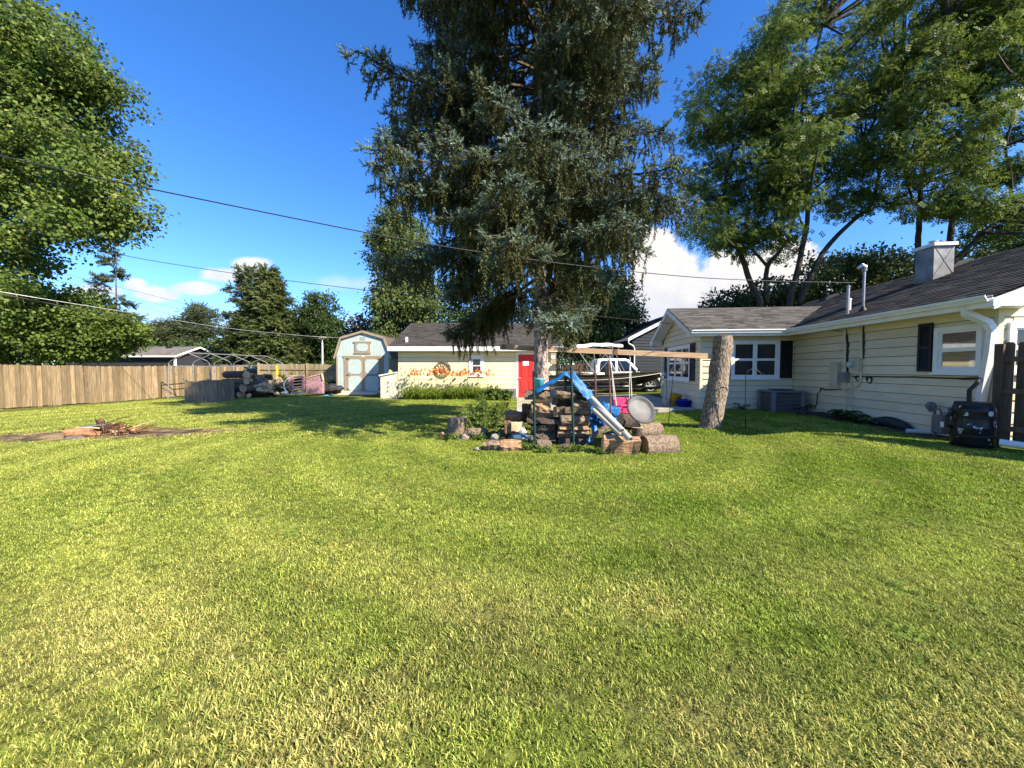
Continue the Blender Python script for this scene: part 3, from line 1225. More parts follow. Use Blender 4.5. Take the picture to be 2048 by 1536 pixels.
bushy('broadleaf_tree', 'low dark tree peeping over the sunroom ridge', 'tree', [(1405, 605), (1440, 590), (1500, 588), (1580, 560), (1620, 590), (1620, 640), (1405, 640)], 33, 1.2, 30, 1.3, m_under, .30, 20, 16, 11, group='low trees beyond the roofs')
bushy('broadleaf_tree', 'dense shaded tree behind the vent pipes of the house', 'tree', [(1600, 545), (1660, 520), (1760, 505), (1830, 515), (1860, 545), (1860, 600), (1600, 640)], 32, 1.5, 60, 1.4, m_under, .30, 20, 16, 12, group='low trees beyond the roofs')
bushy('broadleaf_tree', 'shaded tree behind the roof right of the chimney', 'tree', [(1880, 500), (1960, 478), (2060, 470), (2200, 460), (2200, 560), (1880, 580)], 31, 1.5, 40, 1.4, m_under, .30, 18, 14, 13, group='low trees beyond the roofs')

# ---- maple and its lower neighbour at the left
m_maple = leafmat('maple_leaves', [(0.0, (0.050, 0.095, 0.018)), (0.45, (0.095, 0.150, 0.026)), (0.8, (0.165, 0.215, 0.040)), (1.0, (0.29, 0.30, 0.085))], trans=0.36, big=0.35)


def make_maple():
    base = gz(-29.0, 19.8)
    root = thing('maple_tree', 'towering leafy maple overhanging the tan fence at the left', 'tree', base)
    tb = MB()
    lp = []
    for pts, r0, r1 in (([(-60, 760), (-50, 560), (-30, 400), (20, 250), (60, 120)], .38, .08),
                        ([(-48, 540), (30, 470), (120, 410), (210, 380)], .18, .05),
                        ([(-40, 470), (40, 500), (120, 480), (220, 460)], .16, .05),
                        ([(0, 330), (80, 270), (160, 220)], .13, .04), ([(-45, 500), (-150, 330), (-200, 150)], .2, .06)):
        P = [W(a, b, 20.0) for a, b in pts]
        if r0 > .3:
            P = [Vector((P[0].x, P[0].y, -.2))] + P
        lp += limb_mesh(tb, P, r0, r1, 10, .03)[2:]
    tb.build('trunk', m_bark, root, smooth=True)
    poly = [(-420, 250), (-300, -60), (-60, -40), (10, 10), (60, 40), (130, 75), (180, 100), (215, 150), (232, 210), (245, 290), (265, 330), (268, 400), (300, 455), (262, 478), (215, 475), (185, 490), (140, 470), (100, 520), (40, 560), (-100, 600), (-400, 560)]
    cl = px_clumps(poly, 165, 20.0, 1.7, 1.40, 21)
    br = MB()
    crown(root, cl, lp, T_OVAL2, m_maple, .165, 30, 36, .29, br, up=.5, outw=.6, rnd=.8, droop=.25, twig_r=.014, shell=.35)
    br.build('branch', m_bark, root)['kind'] = 'stuff'


make_maple()
bushy('maple_sapling_tree', 'low spreading bright leafy tree hugging the fence under the maple', 'tree', [(-350, 560), (0, 570), (60, 575), (120, 595), (190, 612), (232, 632), (258, 655), (270, 682), (240, 694), (170, 708), (0, 712), (-350, 712)], 20.0, .6, 120, .95, m_maple, .155, 28, 34, 22, leaf=T_OVAL2, tr=.2, shell=.35)

# ---- trees along the back
m_cedar = leafmat('cedar_sprays', [(0.0, (0.030, 0.045, 0.012)), (0.5, (0.055, 0.078, 0.020)), (1.0, (0.125, 0.135, 0.035))], trans=.12, big=.35)
m_pine = leafmat('pine_sprays', [(0.0, (0.040, 0.055, 0.022)), (0.6, (0.075, 0.095, 0.04)), (1.0, (0.13, 0.15, 0.07))], trans=.12, big=.35)
m_willow = leafmat('willow_leaves', [(0.0, (0.045, 0.075, 0.018)), (0.5, (0.08, 0.115, 0.03)), (1.0, (0.17, 0.20, 0.06))], trans=.35, big=.35)
m_back = leafmat('backyard_leaves', [(0.0, (0.022, 0.048, 0.012)), (0.5, (0.042, 0.078, 0.018)), (1.0, (0.10, 0.135, 0.035))], trans=.3, big=.3)


def conifer(label, px_c, top, bot, halfw, Y, mat, nlev, seed, gaps=0.0, droop=0.25, name='cedar_tree', lean=1.0, tw=.42, group=None, bark=None, low=None, stw=1.0):
    """whorled branches with flat sprays; halfw(t) gives the half width in pixels, t 0 at the tip"""
    g = np.random.default_rng(seed)
    pt, pb = W(px_c, top, Y), W(px_c, bot, Y)
    base = gz(pb.x, Y)
    root = thing(name, label, 'tree', base, group)
    tb = MB()
    limb_mesh(tb, [base + Vector((0, 0, -.2)), (base + pt) / 2, pt], .03 * (pt.z) ** .9 * .6, .02, 7, .02)
    tb.build('trunk', bark or m_bark, root, smooth=True)
    bm, pos, dirs = MB(), [], []
    zlo = pb.z if low is None else low
    for i in range(nlev):
        t = (i + .5) / nlev
        z = pt.z + (zlo - pt.z) * t
        for k in range(int(5 + 4 * t)):
            if g.uniform() < gaps:
                continue
            az = g.uniform(0, 6.283)
            L = halfw(t) * Y / F * g.uniform(.65, 1.12)
            d = np.array([math.cos(az), math.sin(az), lean * (.5 - t) * .8 - droop * .3 + g.uniform(-.12, .12)])
            b = np.array([base.x, Y, z])
            e = b + d * L
            m = (b + e) / 2 + np.array([0, 0, .08 * L])
            bm.tube([b, m, e], [.035, .025, .01], 4, cap=False)
            ns = max(3, int(L * 13 * stw))
            for s in g.uniform(.15, 1, ns):
                p = b * (1 - s) ** 2 + 2 * m * s * (1 - s) + e * s * s
                w = .26 * L * (1.15 - s)
                pos.append(p + g.normal(0, 1, 3) * np.array([w, w, .07]) * .8)
                dirs.append(norm(d + g.normal(0, .55, 3) + np.array([0, 0, -.1])))
    bm.build('branch', bark or m_bark, root)['kind'] = 'stuff'
    pos, dirs = np.array(pos), np.array(dirs)
    tv, tf = leaf_tmpl('needles', seed)
    Ms = frames(dirs, np.tile([0, 0, 1.0], (len(pos), 1)) + g.normal(0, .2, (len(pos), 3))) * (tw * g.uniform(.6, 1.3, len(pos)))[:, None, None]
    V, Fc = scatter(tv * np.array([1, 1.5, 1.2]), tf, Ms, pos)
    o = np_obj('crown', V, Fc, [mat], root)
    o['kind'] = 'stuff'
    return root


conifer('dark green cedar, broad at the foot, behind the back fence', 540, 540, 728, lambda t: 5 + 82 * t ** .9, 31, m_cedar, 40, 31, droop=.2, tw=.62, stw=1.5)
conifer('paler feathery top of a conifer rising behind the cedar', 508, 540, 730, lambda t: 20 + 55 * t, 35, m_pine, 26, 32, gaps=.35, name='pine_tree', tw=.6, droop=-.1)
bushy('arborvitae_tree', 'rounded dense green tree between the cedar and the blue shed', 'tree', [(612, 620), (632, 597), (650, 600), (672, 635), (684, 690), (680, 730), (605, 730), (604, 660)], 33, .9, 60, .95, m_back, .22, 22, 16, 33)
# open flat-topped pines beyond the neighbour's roof
for lab, poly, cx, sd in (('open flat-topped pine standing above the neighbour\'s dark gable', [(330, 655), (375, 640), (392, 617), (415, 622), (430, 645), (440, 668), (400, 690), (345, 692), (330, 675)], 395, 41),
                          ('lower wispy pine left of the flat-topped one', [(302, 662), (335, 650), (350, 668), (345, 695), (300, 700)], 318, 42)):
    bushy('pine_tree', lab, 'tree', poly, 46, .7, 30, 1.1, m_pine, .5, 14, 10, sd, leaf=leaf_tmpl('needles', sd), group='pines beyond the neighbour', tr=.2, flat=.35, shell=.2)
conifer('thin half-bare spruce showing its trunk behind the left leafy trees', 232, 505, 720, lambda t: 12 + 42 * t, 44, m_pine, 20, 43, gaps=.5, name='spruce_tree', tw=.7, droop=-.2)
bushy('broadleaf_tree', 'low hedge-like tree closing the gap under the pines', 'tree', [(420, 690), (470, 672), (480, 730), (300, 728), (300, 696), (360, 692)], 42, .8, 40, 1.0, m_back, .3, 16, 12, 44, tr=.15)
bushy('redbud_tree', 'small brownish tree behind the gambrel roof of the shed', 'tree', [(688, 668), (705, 645), (730, 640), (752, 655), (762, 690), (700, 720), (686, 700)], 34, .6, 30, .9, Mt('purple_brown_leaves', (.10, .075, .05), .6, .3, 2, col2=(.19, .15, .09), island=.4), .24, 16, 14, 45, tr=.13)
bushy('willow_tree', 'tall pale birch-like tree rising behind the garage left of the spruce', 'tree', [(745, 640), (752, 560), (750, 480), (770, 430), (800, 420), (840, 450), (860, 540), (860, 690), (770, 690), (735, 680)], 33, 1.3, 100, 1.2, m_willow, .26, 20, 16, 46, tr=.25, droop=.8)
bushy('willow_tree', 'full green tree with hanging foliage behind the white truck', 'tree', [(1130, 560), (1180, 540), (1230, 555), (1262, 600), (1268, 630), (1250, 660), (1215, 680), (1165, 700), (1120, 700), (1110, 640)], 32, 1.3, 90, 1.2, m_willow, .26, 22, 16, 47, tr=.25, droop=.9)
bushy('broadleaf_tree', 'dark leafy tree seen beneath the spruce above the garage ridge', 'tree', [(860, 560), (920, 540), (1000, 560), (1060, 600), (1060, 670), (860, 680)], 35, 1.0, 50, 1.3, m_back, .3, 16, 12, 48, tr=.2)
# far tree line that closes the view
for k, (x0, x1, y0, lab) in enumerate(((-700, 300, 690, 'far treeline of mixed trees beyond the left roofs'), (560, 1250, 700, 'far treeline glimpsed between the garage and the sunroom'))):
    bushy('treeline', lab, 'trees', [(x0, y0 + 10), (x0 + 120, y0), ((x0 + x1) / 2, y0 + 8), (x1 - 120, y0 - 4), (x1, y0 + 8), (x1, 738), (x0, 738)], 75, 4, 90, 3.0, m_back, .8, 12, 10, 60 + k, trunk=False).__setitem__('kind', 'stuff')
# ------------------------------------------------------------------ building helpers
def siding(parent, mat, o, e, n, ln, z0, z1, expo, openings=(), clip=None, name='siding_board', th=0.030, seg=3.7, gap=.010):
    """lap boards, one object per board, split at openings and butt joints; clip(z) -> (s0, s1) for gables"""
    o, e, n = Vector(o), Vector(e).normalized(), Vector(n).normalized()
    up = Vector((0, 0, 1))
    z, k = z0, 0
    p0 = wloc(parent)
    while z < z1 - .02:
        zt = min(z + expo, z1)
        a0, b0 = (0, ln) if clip is None else clip(z)
        a1, b1 = (0, ln) if clip is None else clip(zt)
        cuts = [(a0, b0)]
        for (s0, s1, q0, q1) in openings:
            if q0 < zt - .01 and q1 > z + .01:
                nx = []
                for (a, b) in cuts:
                    if s0 > a + .01:
                        nx.append((a, min(b, s0)))
                    if s1 < b - .01:
                        nx.append((max(a, s1), b))
                    if s1 <= a or s0 >= b:
                        nx.append((a, b))
                cuts = sorted(set((round(a, 4), round(b, 4)) for a, b in nx if b - a > .01))
        parts = []
        for a, b in cuts:
            x = a
            j = seg * (0.35 + 0.65 * ((k * 0.618) % 1))
            while b - x > j + .6:
                parts.append((x, x + j - .002))
                x += j
                j = seg
            parts.append((x, b))
        for a, b in parts:
            ta = a1 if abs(a - a0) < 1e-3 and clip else a
            tb = b1 if abs(b - b0) < 1e-3 and clip else b
            if b - a < .02:
                continue
            mb = MB()
            zz, zu = z + gap, zt
            P = [o + e * a + up * zz, o + e * b + up * zz, o + e * b + up * zz + n * th, o + e * a + up * zz + n * th,
                 o + e * ta + up * zu, o + e * tb + up * zu, o + e * tb + up * zu + n * .004, o + e * ta + up * zu + n * .004]
            c = sum(P, Vector()) / 8
            mb.add(P, [(0, 1, 2, 3), (4, 7, 6, 5), (3, 2, 6, 7), (0, 4, 5, 1), (0, 3, 7, 4), (1, 5, 6, 2)])
            mb.build(name, mat, parent)
        for (s0, s1, q0, q1) in openings:            # short pieces above and below an opening
            for f0, f1 in ((q1, zt), (z + gap, q0)):
                if z < (f0 + f1) / 2 < zt and f1 - f0 > .015 and (q1 > z + .01 and q0 < zt - .01):
                    mb = MB()
                    P = [o + e * a + up * h + n * d for d in (.001, th * .6) for h in (f0, f1) for a in (s0, s1)]
                    mb.add(P, [(0, 2, 3, 1), (4, 5, 7, 6), (0, 1, 5, 4), (2, 6, 7, 3), (0, 4, 6, 2), (1, 3, 7, 5)])
                    mb.build(name, mat, parent)
        z = zt
        k += 1


def shingles(parent, mat, a, b, upv, rows, tab, keep=None, th=0.012):
    """courses of overlapping tabs over a roof slope; a,b eave ends; upv eave to ridge vector"""
    a, b, upv = Vector(a), Vector(b), Vector(upv)
    e = (b - a).normalized()
    L = (b - a).length
    nrm = e.cross(upv).normalized()
    if nrm.z < 0:
        nrm = -nrm
    r = random.Random(len(parent.name) + rows)
    mb = MB()
    for i in range(rows):
        f0, f1 = i / rows, (i + 1.12) / rows
        x = -tab * r.random()
        while x < L:
            w = tab * r.uniform(.55, 1.3)
            s0, s1 = max(0, x), min(L, x + w - .006)
            x += w
            if s1 - s0 < .03:
                continue
            c = a + e * ((s0 + s1) / 2) + upv * ((f0 + f1) / 2)
            if keep and not keep(c):
                continue
            t = th * r.uniform(.7, 1.5)
            P = [a + e * s0 + upv * f0 + nrm * (t + .004), a + e * s1 + upv * f0 + nrm * (t + .004), a + e * s1 + upv * f1 + nrm * .004, a + e * s0 + upv * f1 + nrm * .004,
                 a + e * s0 + upv * f0 + nrm * .001, a + e * s1 + upv * f0 + nrm * .001]
            mb.add(P, [(0, 1, 2, 3), (4, 5, 1, 0)])
    o = mb.build('shingles', mat, parent)
    o['kind'] = 'stuff'
    return o


def window(parent, o, e, n, w, h, casing=.09, rows=2, mull=0, fmat=None, gmat=None, sill=True, sash=.045, cd=.06):
    """o: lower left of the opening on the wall face; window > frame pieces, pane"""
    fmat, gmat = fmat or m_white, gmat or m_glass
    o, e, n = Vector(o), Vector(e).normalized(), Vector(n).normalized()
    u = Vector((0, 0, 1))

    def blk(mb, s0, s1, z0, z1, d0, d1):
        P = [o + e * s + u * z + n * d for d in (d0, d1) for z in (z0, z1) for s in (s0, s1)]
        mb.add(P, [(0, 2, 3, 1), (4, 5, 7, 6), (0, 1, 5, 4), (2, 6, 7, 3), (0, 4, 6, 2), (1, 3, 7, 5)])
    f = MB()
    c = casing
    blk(f, -c, 0, -c, h + c, .002, cd)
    blk(f, w, w + c, -c, h + c, .002, cd)
    blk(f, 0, w, h, h + c, .002, cd)
    blk(f, 0, w, -c, 0, .002, cd)
    fr = f.build('window', fmat, parent)
    sm = MB()
    cols = mull + 1
    cw = w / cols
    for i in range(cols):
        s0, s1 = i * cw + (.02 if i else 0), (i + 1) * cw - (.02 if i < mull else 0)
        for j in range(rows):
            z0, z1 = h * j / rows, h * (j + 1) / rows
            d = .030 if j == rows - 1 else .022
            blk(sm, s0, s0 + sash, z0, z1, d - .018, d)
            blk(sm, s1 - sash, s1, z0, z1, d - .018, d)
            blk(sm, s0 + sash, s1 - sash, z0, z0 + sash * .8, d - .018, d)
            blk(sm, s0 + sash, s1 - sash, z1 - sash * .8, z1, d - .018, d)
            p = MB()
            blk(p, s0 + sash - .004, s1 - sash + .004, z0 + sash * .7, z1 - sash * .7, d - .014, d - .008)
            p.build('pane', gmat, fr)
        if i < mull:
            blk(sm, (i + 1) * cw - .02, (i + 1) * cw + .02, 0, h, .003, .046)
    sm.build('sash', fmat, fr)
    if sill:
        q = MB()
        blk(q, -c - .02, w + c + .02, -c - .035, -c, .003, cd + .035)
        q.build('sill', fmat, fr)
    return fr


def fence(name, label, A, B, height, bw, gap, mat, side=1, rails=(.3, 1.3), posts=2.4, dog=True, seed=1, post_h=None, jitter=.02, th=.018):
    A, B = Vector(A), Vector(B)
    d = (B - A)
    d.z = 0
    L = d.length
    d.normalize()
    nrm = Vector((d.y, -d.x, 0)) * side
    ang = math.atan2(d.y, d.x)
    root = thing(name, label, 'fence', (A.x, A.y, float(hgt(A.x, A.y))))
    r = random.Random(seed)
    mes = []
    for k in range(5):
        m = MB()
        w = bw * (1, .98, 1.0, .97, 1.0)[k]
        h = height * (1, 1.006, .994, 1.01, 1.0)[k]
        pts = [(-w / 2, 0), (w / 2, 0), (w / 2, h - (.03 if dog else 0)), (w / 2 - .025, h), (-w / 2 + .025, h), (-w / 2, h - (.03 if dog else 0))]
        m.prism([(x, -th / 2, z) for x, z in pts], (0, th, 0))
        o = m.build('board', mat)
        mes.append(o.data)
        bpy.data.objects.remove(o)
    s = bw / 2
    while s < L:
        p = A + d * s
        z = float(hgt(p.x, p.y)) - root.location.z + .03
        piece('board', mes[r.randrange(5)], root, (d.x * s + nrm.x * r.uniform(-.004, .004), d.y * s + nrm.y * r.uniform(-.004, .004), z + r.uniform(-jitter, jitter)),
              (r.uniform(-.012, .012), r.uniform(-.008, .008), ang + r.uniform(-.02, .02)))
        s += bw + gap * r.uniform(.4, 2.2)
    for z in rails:
        m = MB()
        a = A + nrm * .045
        b = B + nrm * .045
        m.beam((a.x, a.y, float(hgt(a.x, a.y)) + z), (b.x, b.y, float(hgt(b.x, b.y)) + z), .04, .085)
        m.build('rail', mat, root)
    n = max(1, int(L / posts))
    for i in range(n + 1):
        p = A + d * (L * i / n) + nrm * .075
        g = float(hgt(p.x, p.y))
        m = MB()
        m.box((p.x, p.y, g + (post_h or height) / 2 - .1), (.095, .095, (post_h or height) + .2), ang)
        m.build('post', mat, root)
    return root


# ------------------------------------------------------------------ fences
fence('wooden_fence', 'long tan privacy fence of close vertical boards along the left side of the yard', (-19.6, 9.0, 0), (-16.9, 24.2, 0), 1.60, .14, .004, m_wood_fence, side=-1, seed=3, rails=(.3, 1.25))
fence('wooden_fence', 'greenish board fence with rails and posts showing, between the log pile and the shed', (-16.8, 25.6, 0), (-7.6, 26.4, 0), 1.76, .14, .012, m_wood_back, side=1, rails=(.4, 1.42), seed=4, post_h=1.86)
fence('wooden_fence', 'dark fence behind the boat between the garage and the charcoal house', (2.6, 28, 0), (8.2, 28, 0), 1.75, .14, .01, m_wood_dark, side=1, rails=(.4, 1.4), seed=5)
fence('wooden_fence', 'dark stained fence of spaced boards meeting the house corner at the right edge', (8.04, 6.34, 0), (9.80, 2.6, 0), 1.70, .135, .013, m_wood_dark, side=1, rails=(.32, .93, 1.45), seed=6, posts=1.9, jitter=.008)

# ------------------------------------------------------------------ cream house (local frame: u right along the sunroom front, v back)
HA = math.atan(.109)
HF = Matrix.Translation((6.02, 12.3, 0)) @ Matrix.Rotation(-HA, 4, 'Z')
HI = HF.inverted()
EU, EV = (HF.to_3x3() @ Vector((1, 0, 0))), (HF.to_3x3() @ Vector((0, 1, 0)))


def H(u, v, z):
    return HF @ Vector((u, v, z))


def wallhit(px, py, off=0.0):
    """pixel to a point on the long side wall, off metres proud of it"""
    return hit(px, py, H(2.78 - off, 0, 0), EU)


def wl(px, py, off=0.0):
    return HI @ wallhit(px, py, off)


U1, VN, ZB, ZE, SLO = 2.78, -5.52, 0.16, 2.62, 0.42
VB = 5.3
house = thing('house', 'low cream house with black shutters, dark roof and a sunroom wing', 'house', H(0, 0, .1))
# window positions measured on the wall
w_a, w_b = wl(1880, 737), wl(1962, 657)
win1 = (w_b.y, w_a.y, w_a.z, w_b.z)                      # v range, z range on the side wall (w_a is the farther end)
main_wall = MB(HF)
RID_U = 6.5
zr = ZE + .03 + SLO * (RID_U - 2.33)
main_wall.prism([(U1, 0, -.1), (2 * RID_U - U1, 0, -.1), (2 * RID_U - U1, 0, ZE + .12), (RID_U, 0, zr - .09), (U1, 0, ZE + .12)], (0, 0, 0.0)) if False else None
prof = [(U1, -.1), (2 * RID_U - U1, -.1), (2 * RID_U - U1, ZE + .10), (RID_U, zr - .12), (U1, ZE + .10)]
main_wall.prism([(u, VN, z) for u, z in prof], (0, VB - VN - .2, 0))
mw = main_wall.build('wall', m_lap_shade, house)
# side wall boards (seen in the shade)
lo = VN
siding(mw, m_siding, H(U1, VN, 0), EV, -EU, -VN - .02, ZB, ZE, .2, openings=[(win1[0] - VN, win1[1] - VN, win1[2], win1[3])])
# near gable end boards
HW = 2 * (RID_U - U1)


def gclip(z):
    t = max(0, (z - ZE - .02) / SLO)
    return (t, HW - t)


g1 = HI @ hit(2021, 735, H(0, VN, 0), EV)
g2 = HI @ hit(2110, 655, H(0, VN, 0), EV)
siding(mw, m_siding, H(U1, VN, 0), EU, -EV, HW, ZB, zr - .16, .2, openings=[(g1.x - U1, g2.x - U1, g1.z, g2.z)], clip=gclip)
# corner trim and gable-end window
t = MB(HF)
t.bx((U1 - .03, VN - .03, ZB), (U1 + .05, VN + .05, ZE))
t.build('corner_board', m_siding, house)
window(house, H(g1.x, VN, g1.z), EU, -EV, g2.x - g1.x, g2.z - g1.z)
# side wall window and its shutter
wv = win1[1] - win1[0]


def clearglass():
    m, nt, b = nodes_of('clear_glass')
    N, L = nt.nodes, nt.links
    gl, tr, mx = N.new('ShaderNodeBsdfGlossy'), N.new('ShaderNodeBsdfTransparent'), N.new('ShaderNodeMixShader')
    gl.inputs['Roughness'].default_value = .03
    tr.inputs[0].default_value = (.75, .78, .78, 1)
    mx.inputs[0].default_value = .22
    L.new(tr.outputs[0], mx.inputs[1])
    L.new(gl.outputs[0], mx.inputs[2])
    L.new(mx.outputs[0], nt.nodes['Material Output'].inputs[0])
    return m


m_clear = clearglass()
ww = window(house, H(U1, win1[0], win1[2]), EV, -EU, wv, win1[3] - win1[2], casing=.085, gmat=m_clear)
back = MB(HF)
back.bx((U1 - .006, win1[0], win1[2]), (U1 - .002, win1[1], win1[3]))
back.build('interior', Mt('dim_room', (.10, .08, .06), .9, .4, 3), ww)
cur = MB(HF)
nn = 14
hh = win1[3] - win1[2]
P, Fc = [], []
for i in range(nn + 1):
    s = i / nn
    sw = .16 * hh * math.sin(math.pi * s)
    x = U1 - .010 + .003 * math.sin(i * 2.2)
    v = win1[0] + wv * (.06 + .88 * s)
    zt = win1[3] - .26 * hh - sw * .25
    P += [(x, v, zt), (x, v, zt - .10 * hh - .13 * hh * (1 - math.sin(math.pi * s)) - (.02 if i % 2 else 0))]
    if i:
        Fc.append((2 * i - 2, 2 * i, 2 * i + 1, 2 * i - 1))
cur.add(P, Fc)
cur.build('curtain', Mt('curtain_cloth', (.55, .52, .47), .9, .15, 12), ww)
sa, sb = wl(1838.5, 743), wl(1871, 645)


def shutter(parent, o, e, n, w, h):
    o, e, n = Vector(o), Vector(e), Vector(n)
    u = Vector((0, 0, 1))
    f = MB()

    def blk(mb, s0, s1, z0, z1, d0, d1):
        Pq = [o + e * s + u * z + n * d for d in (d0, d1) for z in (z0, z1) for s in (s0, s1)]
        mb.add(Pq, [(0, 2, 3, 1), (4, 5, 7, 6), (0, 1, 5, 4), (2, 6, 7, 3), (0, 4, 6, 2), (1, 3, 7, 5)])
    b = min(.05, w * .18)
    blk(f, 0, b, 0, h, .028, .058)
    blk(f, w - b, w, 0, h, .028, .058)
    blk(f, b, w - b, 0, h, .029, .036)
    for z in (0, h / 2 - b / 2, h - b):
        blk(f, b, w - b, z, z + b, .037, .057)
    s = f.build('shutter', m_black, parent)
    l = MB()
    z = b
    while z < h - b - .03:
        Pq = [o + e * b + u * z + n * .053, o + e * (w - b) + u * z + n * .053, o + e * (w - b) + u * (z + .03) + n * .038, o + e * b + u * (z + .03) + n * .038]
        l.poly(Pq)
        z += .032
    q = l.build('louvres', m_black, s)
    q['kind'] = 'stuff'
    return s


shutter(house, H(U1, sb.y, sa.z), EV, -EU, sa.y - sb.y, sb.z - sa.z)

# sunroom wing
wing = MB(HF)
WD = 4.2
wr = ZE + .03 + SLO * (WD / 2 + .45)
prof = [(0, -.1), (WD, -.1), (WD, ZE + .10), (WD / 2, wr - .12), (0, ZE + .10)]
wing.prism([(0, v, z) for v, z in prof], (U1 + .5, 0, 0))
wg = wing.build('wall', m_lap_shade, house)
fw0 = HI @ hit(1466, 752, H(0, 0, 0), EV)
fw1 = HI @ hit(1553, 686, H(0, 0, 0), EV)
siding(wg, m_siding, H(0, 0, 0), EU, -EV, U1 - .02, ZB, ZE, .2, openings=[(.98, fw1.x, fw0.z, fw1.z)])
gw0 = HI @ hit(1337, 754, H(0, 0, 0), EU)
gw1 = HI @ hit(1385, 692, H(0, 0, 0), EU)


def wclip(z):
    tt = max(0, (z - ZE - .02) / SLO)
    return (tt, WD - tt)


gv0, gv1 = .95, 3.35
siding(wg, m_siding, H(0, 0, 0), EV, -EU, WD, ZB, wr - .16, .2, openings=[(gv0, gv1, 1.16, 2.24)], clip=wclip)
cb = MB(HF)
cb.bx((-.028, -.028, ZB), (.05, .05, ZE))
cb.build('corner_board', m_siding, house)
window(house, H(.98, 0, fw0.z), EU, -EV, fw1.x - .98, fw1.z - fw0.z, casing=.08, mull=1)
shutter(house, H(fw1.x + .11, 0, fw0.z - .06), EU, -EV, .34, fw1.z - fw0.z + .12)
shutter(house, H(.54, 0, fw0.z - .06), EU, -EV, .33, fw1.z - fw0.z + .12)
window(house, H(0, gv1, 1.16), -EV, -EU, gv1 - gv0, 1.08, casing=.09, mull=2)
shutter(house, H(0, gv0 - .11, 1.08), -EV, -EU, .42, 1.26)
shutter(house, H(0, gv1 + .53, 1.08), -EV, -EU, .42, 1.26)

# roofs
OV, NV = .45, -.35
E0 = 2.33


def roofz(u):
    return ZE + .03 + SLO * (u - E0)


rf = MB(HF)
rf.prism([(E0, VN + NV, roofz(E0) - .02), (RID_U, VN + NV, zr - .02), (2 * RID_U - E0, VN + NV, roofz(E0) - .02), (2 * RID_U - E0, VN + NV, roofz(E0) - .12), (RID_U, VN + NV, zr - .12), (E0, VN + NV, roofz(E0) - .12)], (0, VB + .35 - VN - NV, 0))
roof_o = rf.build('roof', m_shingle, house)


def keep_main(p):
    q = HI @ p
    if q.y > -.45 and q.y < 4.65:
        return q.x - E0 > min(q.y + .45, 4.65 - q.y) + .0
    return True


shingles(roof_o, m_shingle, H(E0 - .03, VN + NV - .02, roofz(E0 - .03)), H(E0 - .03, VB + .35, roofz(E0 - .03)), EU * (RID_U - E0 + .03) + Vector((0, 0, zr - roofz(E0 - .03))), 32, .33, keep_main)
rc = MB(HF)
v = VN + NV - .02
while v < VB + .3:
    rc.add([(RID_U - .13, v, zr - .045), (RID_U, v, zr + .022), (RID_U + .13, v, zr - .045), (RID_U - .13, v + .26, zr - .055), (RID_U, v + .26, zr + .012), (RID_U + .13, v + .26, zr - .055)], [(0, 1, 4, 3), (1, 2, 5, 4), (0, 2, 1)])
    v += .24
rc.build('ridge_caps', m_shingle, roof_o)['kind'] = 'stuff'
# rake board on the near gable, fascia and gutters
tr = MB(HF)
for s in (1, -1):
    a = (RID_U - s * (RID_U - E0), roofz(E0))
    P = [(a[0], VN + NV - .025, a[1] - .03), (RID_U, VN + NV - .025, zr - .03), (RID_U, VN + NV - .025, zr - .20), (a[0], VN + NV - .025, a[1] - .20)]
    tr.prism(P, (0, .022, 0))
tr.build('rake_board', m_white, house)
# boxed eave return with loose cable
br_ = MB(HF)
br_.prism([(E0 - .02, VN + NV - .03, ZE - .12), (E0 + .75, VN + NV - .03, ZE - .12), (E0 + .75, VN + NV - .03, ZE + .30), (E0 - .02, VN + NV - .03, ZE + .0)], (0, .35, 0))
br_.build('eave_return', m_white, house)
sf = MB(HF)
sf.bx((E0 + .02, VN + NV + .02, ZE - .10), (U1 + .01, -.45, ZE - .08))
sf.bx((-.43, -.43, ZE - .10), (E0 + .02, .01, ZE - .08))
sf.build('soffit', m_trim, house)
fs = MB(HF)
fs.bx((E0 - .004, VN + NV, ZE - .13), (E0 + .02, -.44, ZE + .02))
fs.bx((-.45, -.454, ZE - .13), (E0, -.43, ZE + .02))
fs.build('fascia', m_white, house)


def gutter(path_a, path_b, out, parent):
    a, b, out = Vector(path_a), Vector(path_b), Vector(out)
    u = Vector((0, 0, 1))
    pr = [(0, 0), (.075, 0), (.085, .03), (.115, .075), (.115, .105), (.10, .105), (.10, .09), (.075, .04), (.07, .015), (.01, .015), (.01, .10), (0, .10)]
    m = MB()
    m.prism([a + out * x + u * z for x, z in pr], b - a)
    return m.build('gutter', m_white, parent)


gutter(H(E0 - .006, VN + NV, ZE - .045), H(E0 - .006, -.57, ZE - .045), -EU, house)
gutter(H(-.45, -.458, ZE - .045), H(E0 - .02, -.458, ZE - .045), -EV, house)
gt = MB(HF)
gt.bx((E0 - .14, -.575, ZE - .05), (E0, -.45, ZE + .06))
gt.build('gutter_corner', m_white, house)
# wing roof
wf = MB(HF)
wz = lambda v: ZE + .03 + SLO * (v + .45)
WM = WD / 2
prof = [(-.45, wz(-.45) - .02), (WM, wr - .02), (WD + .45, wz(-.45) - .02), (WD + .45, wz(-.45) - .12), (WM, wr - .12), (-.45, wz(-.45) - .12)]
wf.prism([(-.45, v, z) for v, z in prof], (5.0, 0, 0))
wro = wf.build('roof', m_shingle_b, house)


def keep_wing(p):
    q = HI @ p
    return q.x - E0 < min(q.y + .45, 4.65 - q.y) + .12


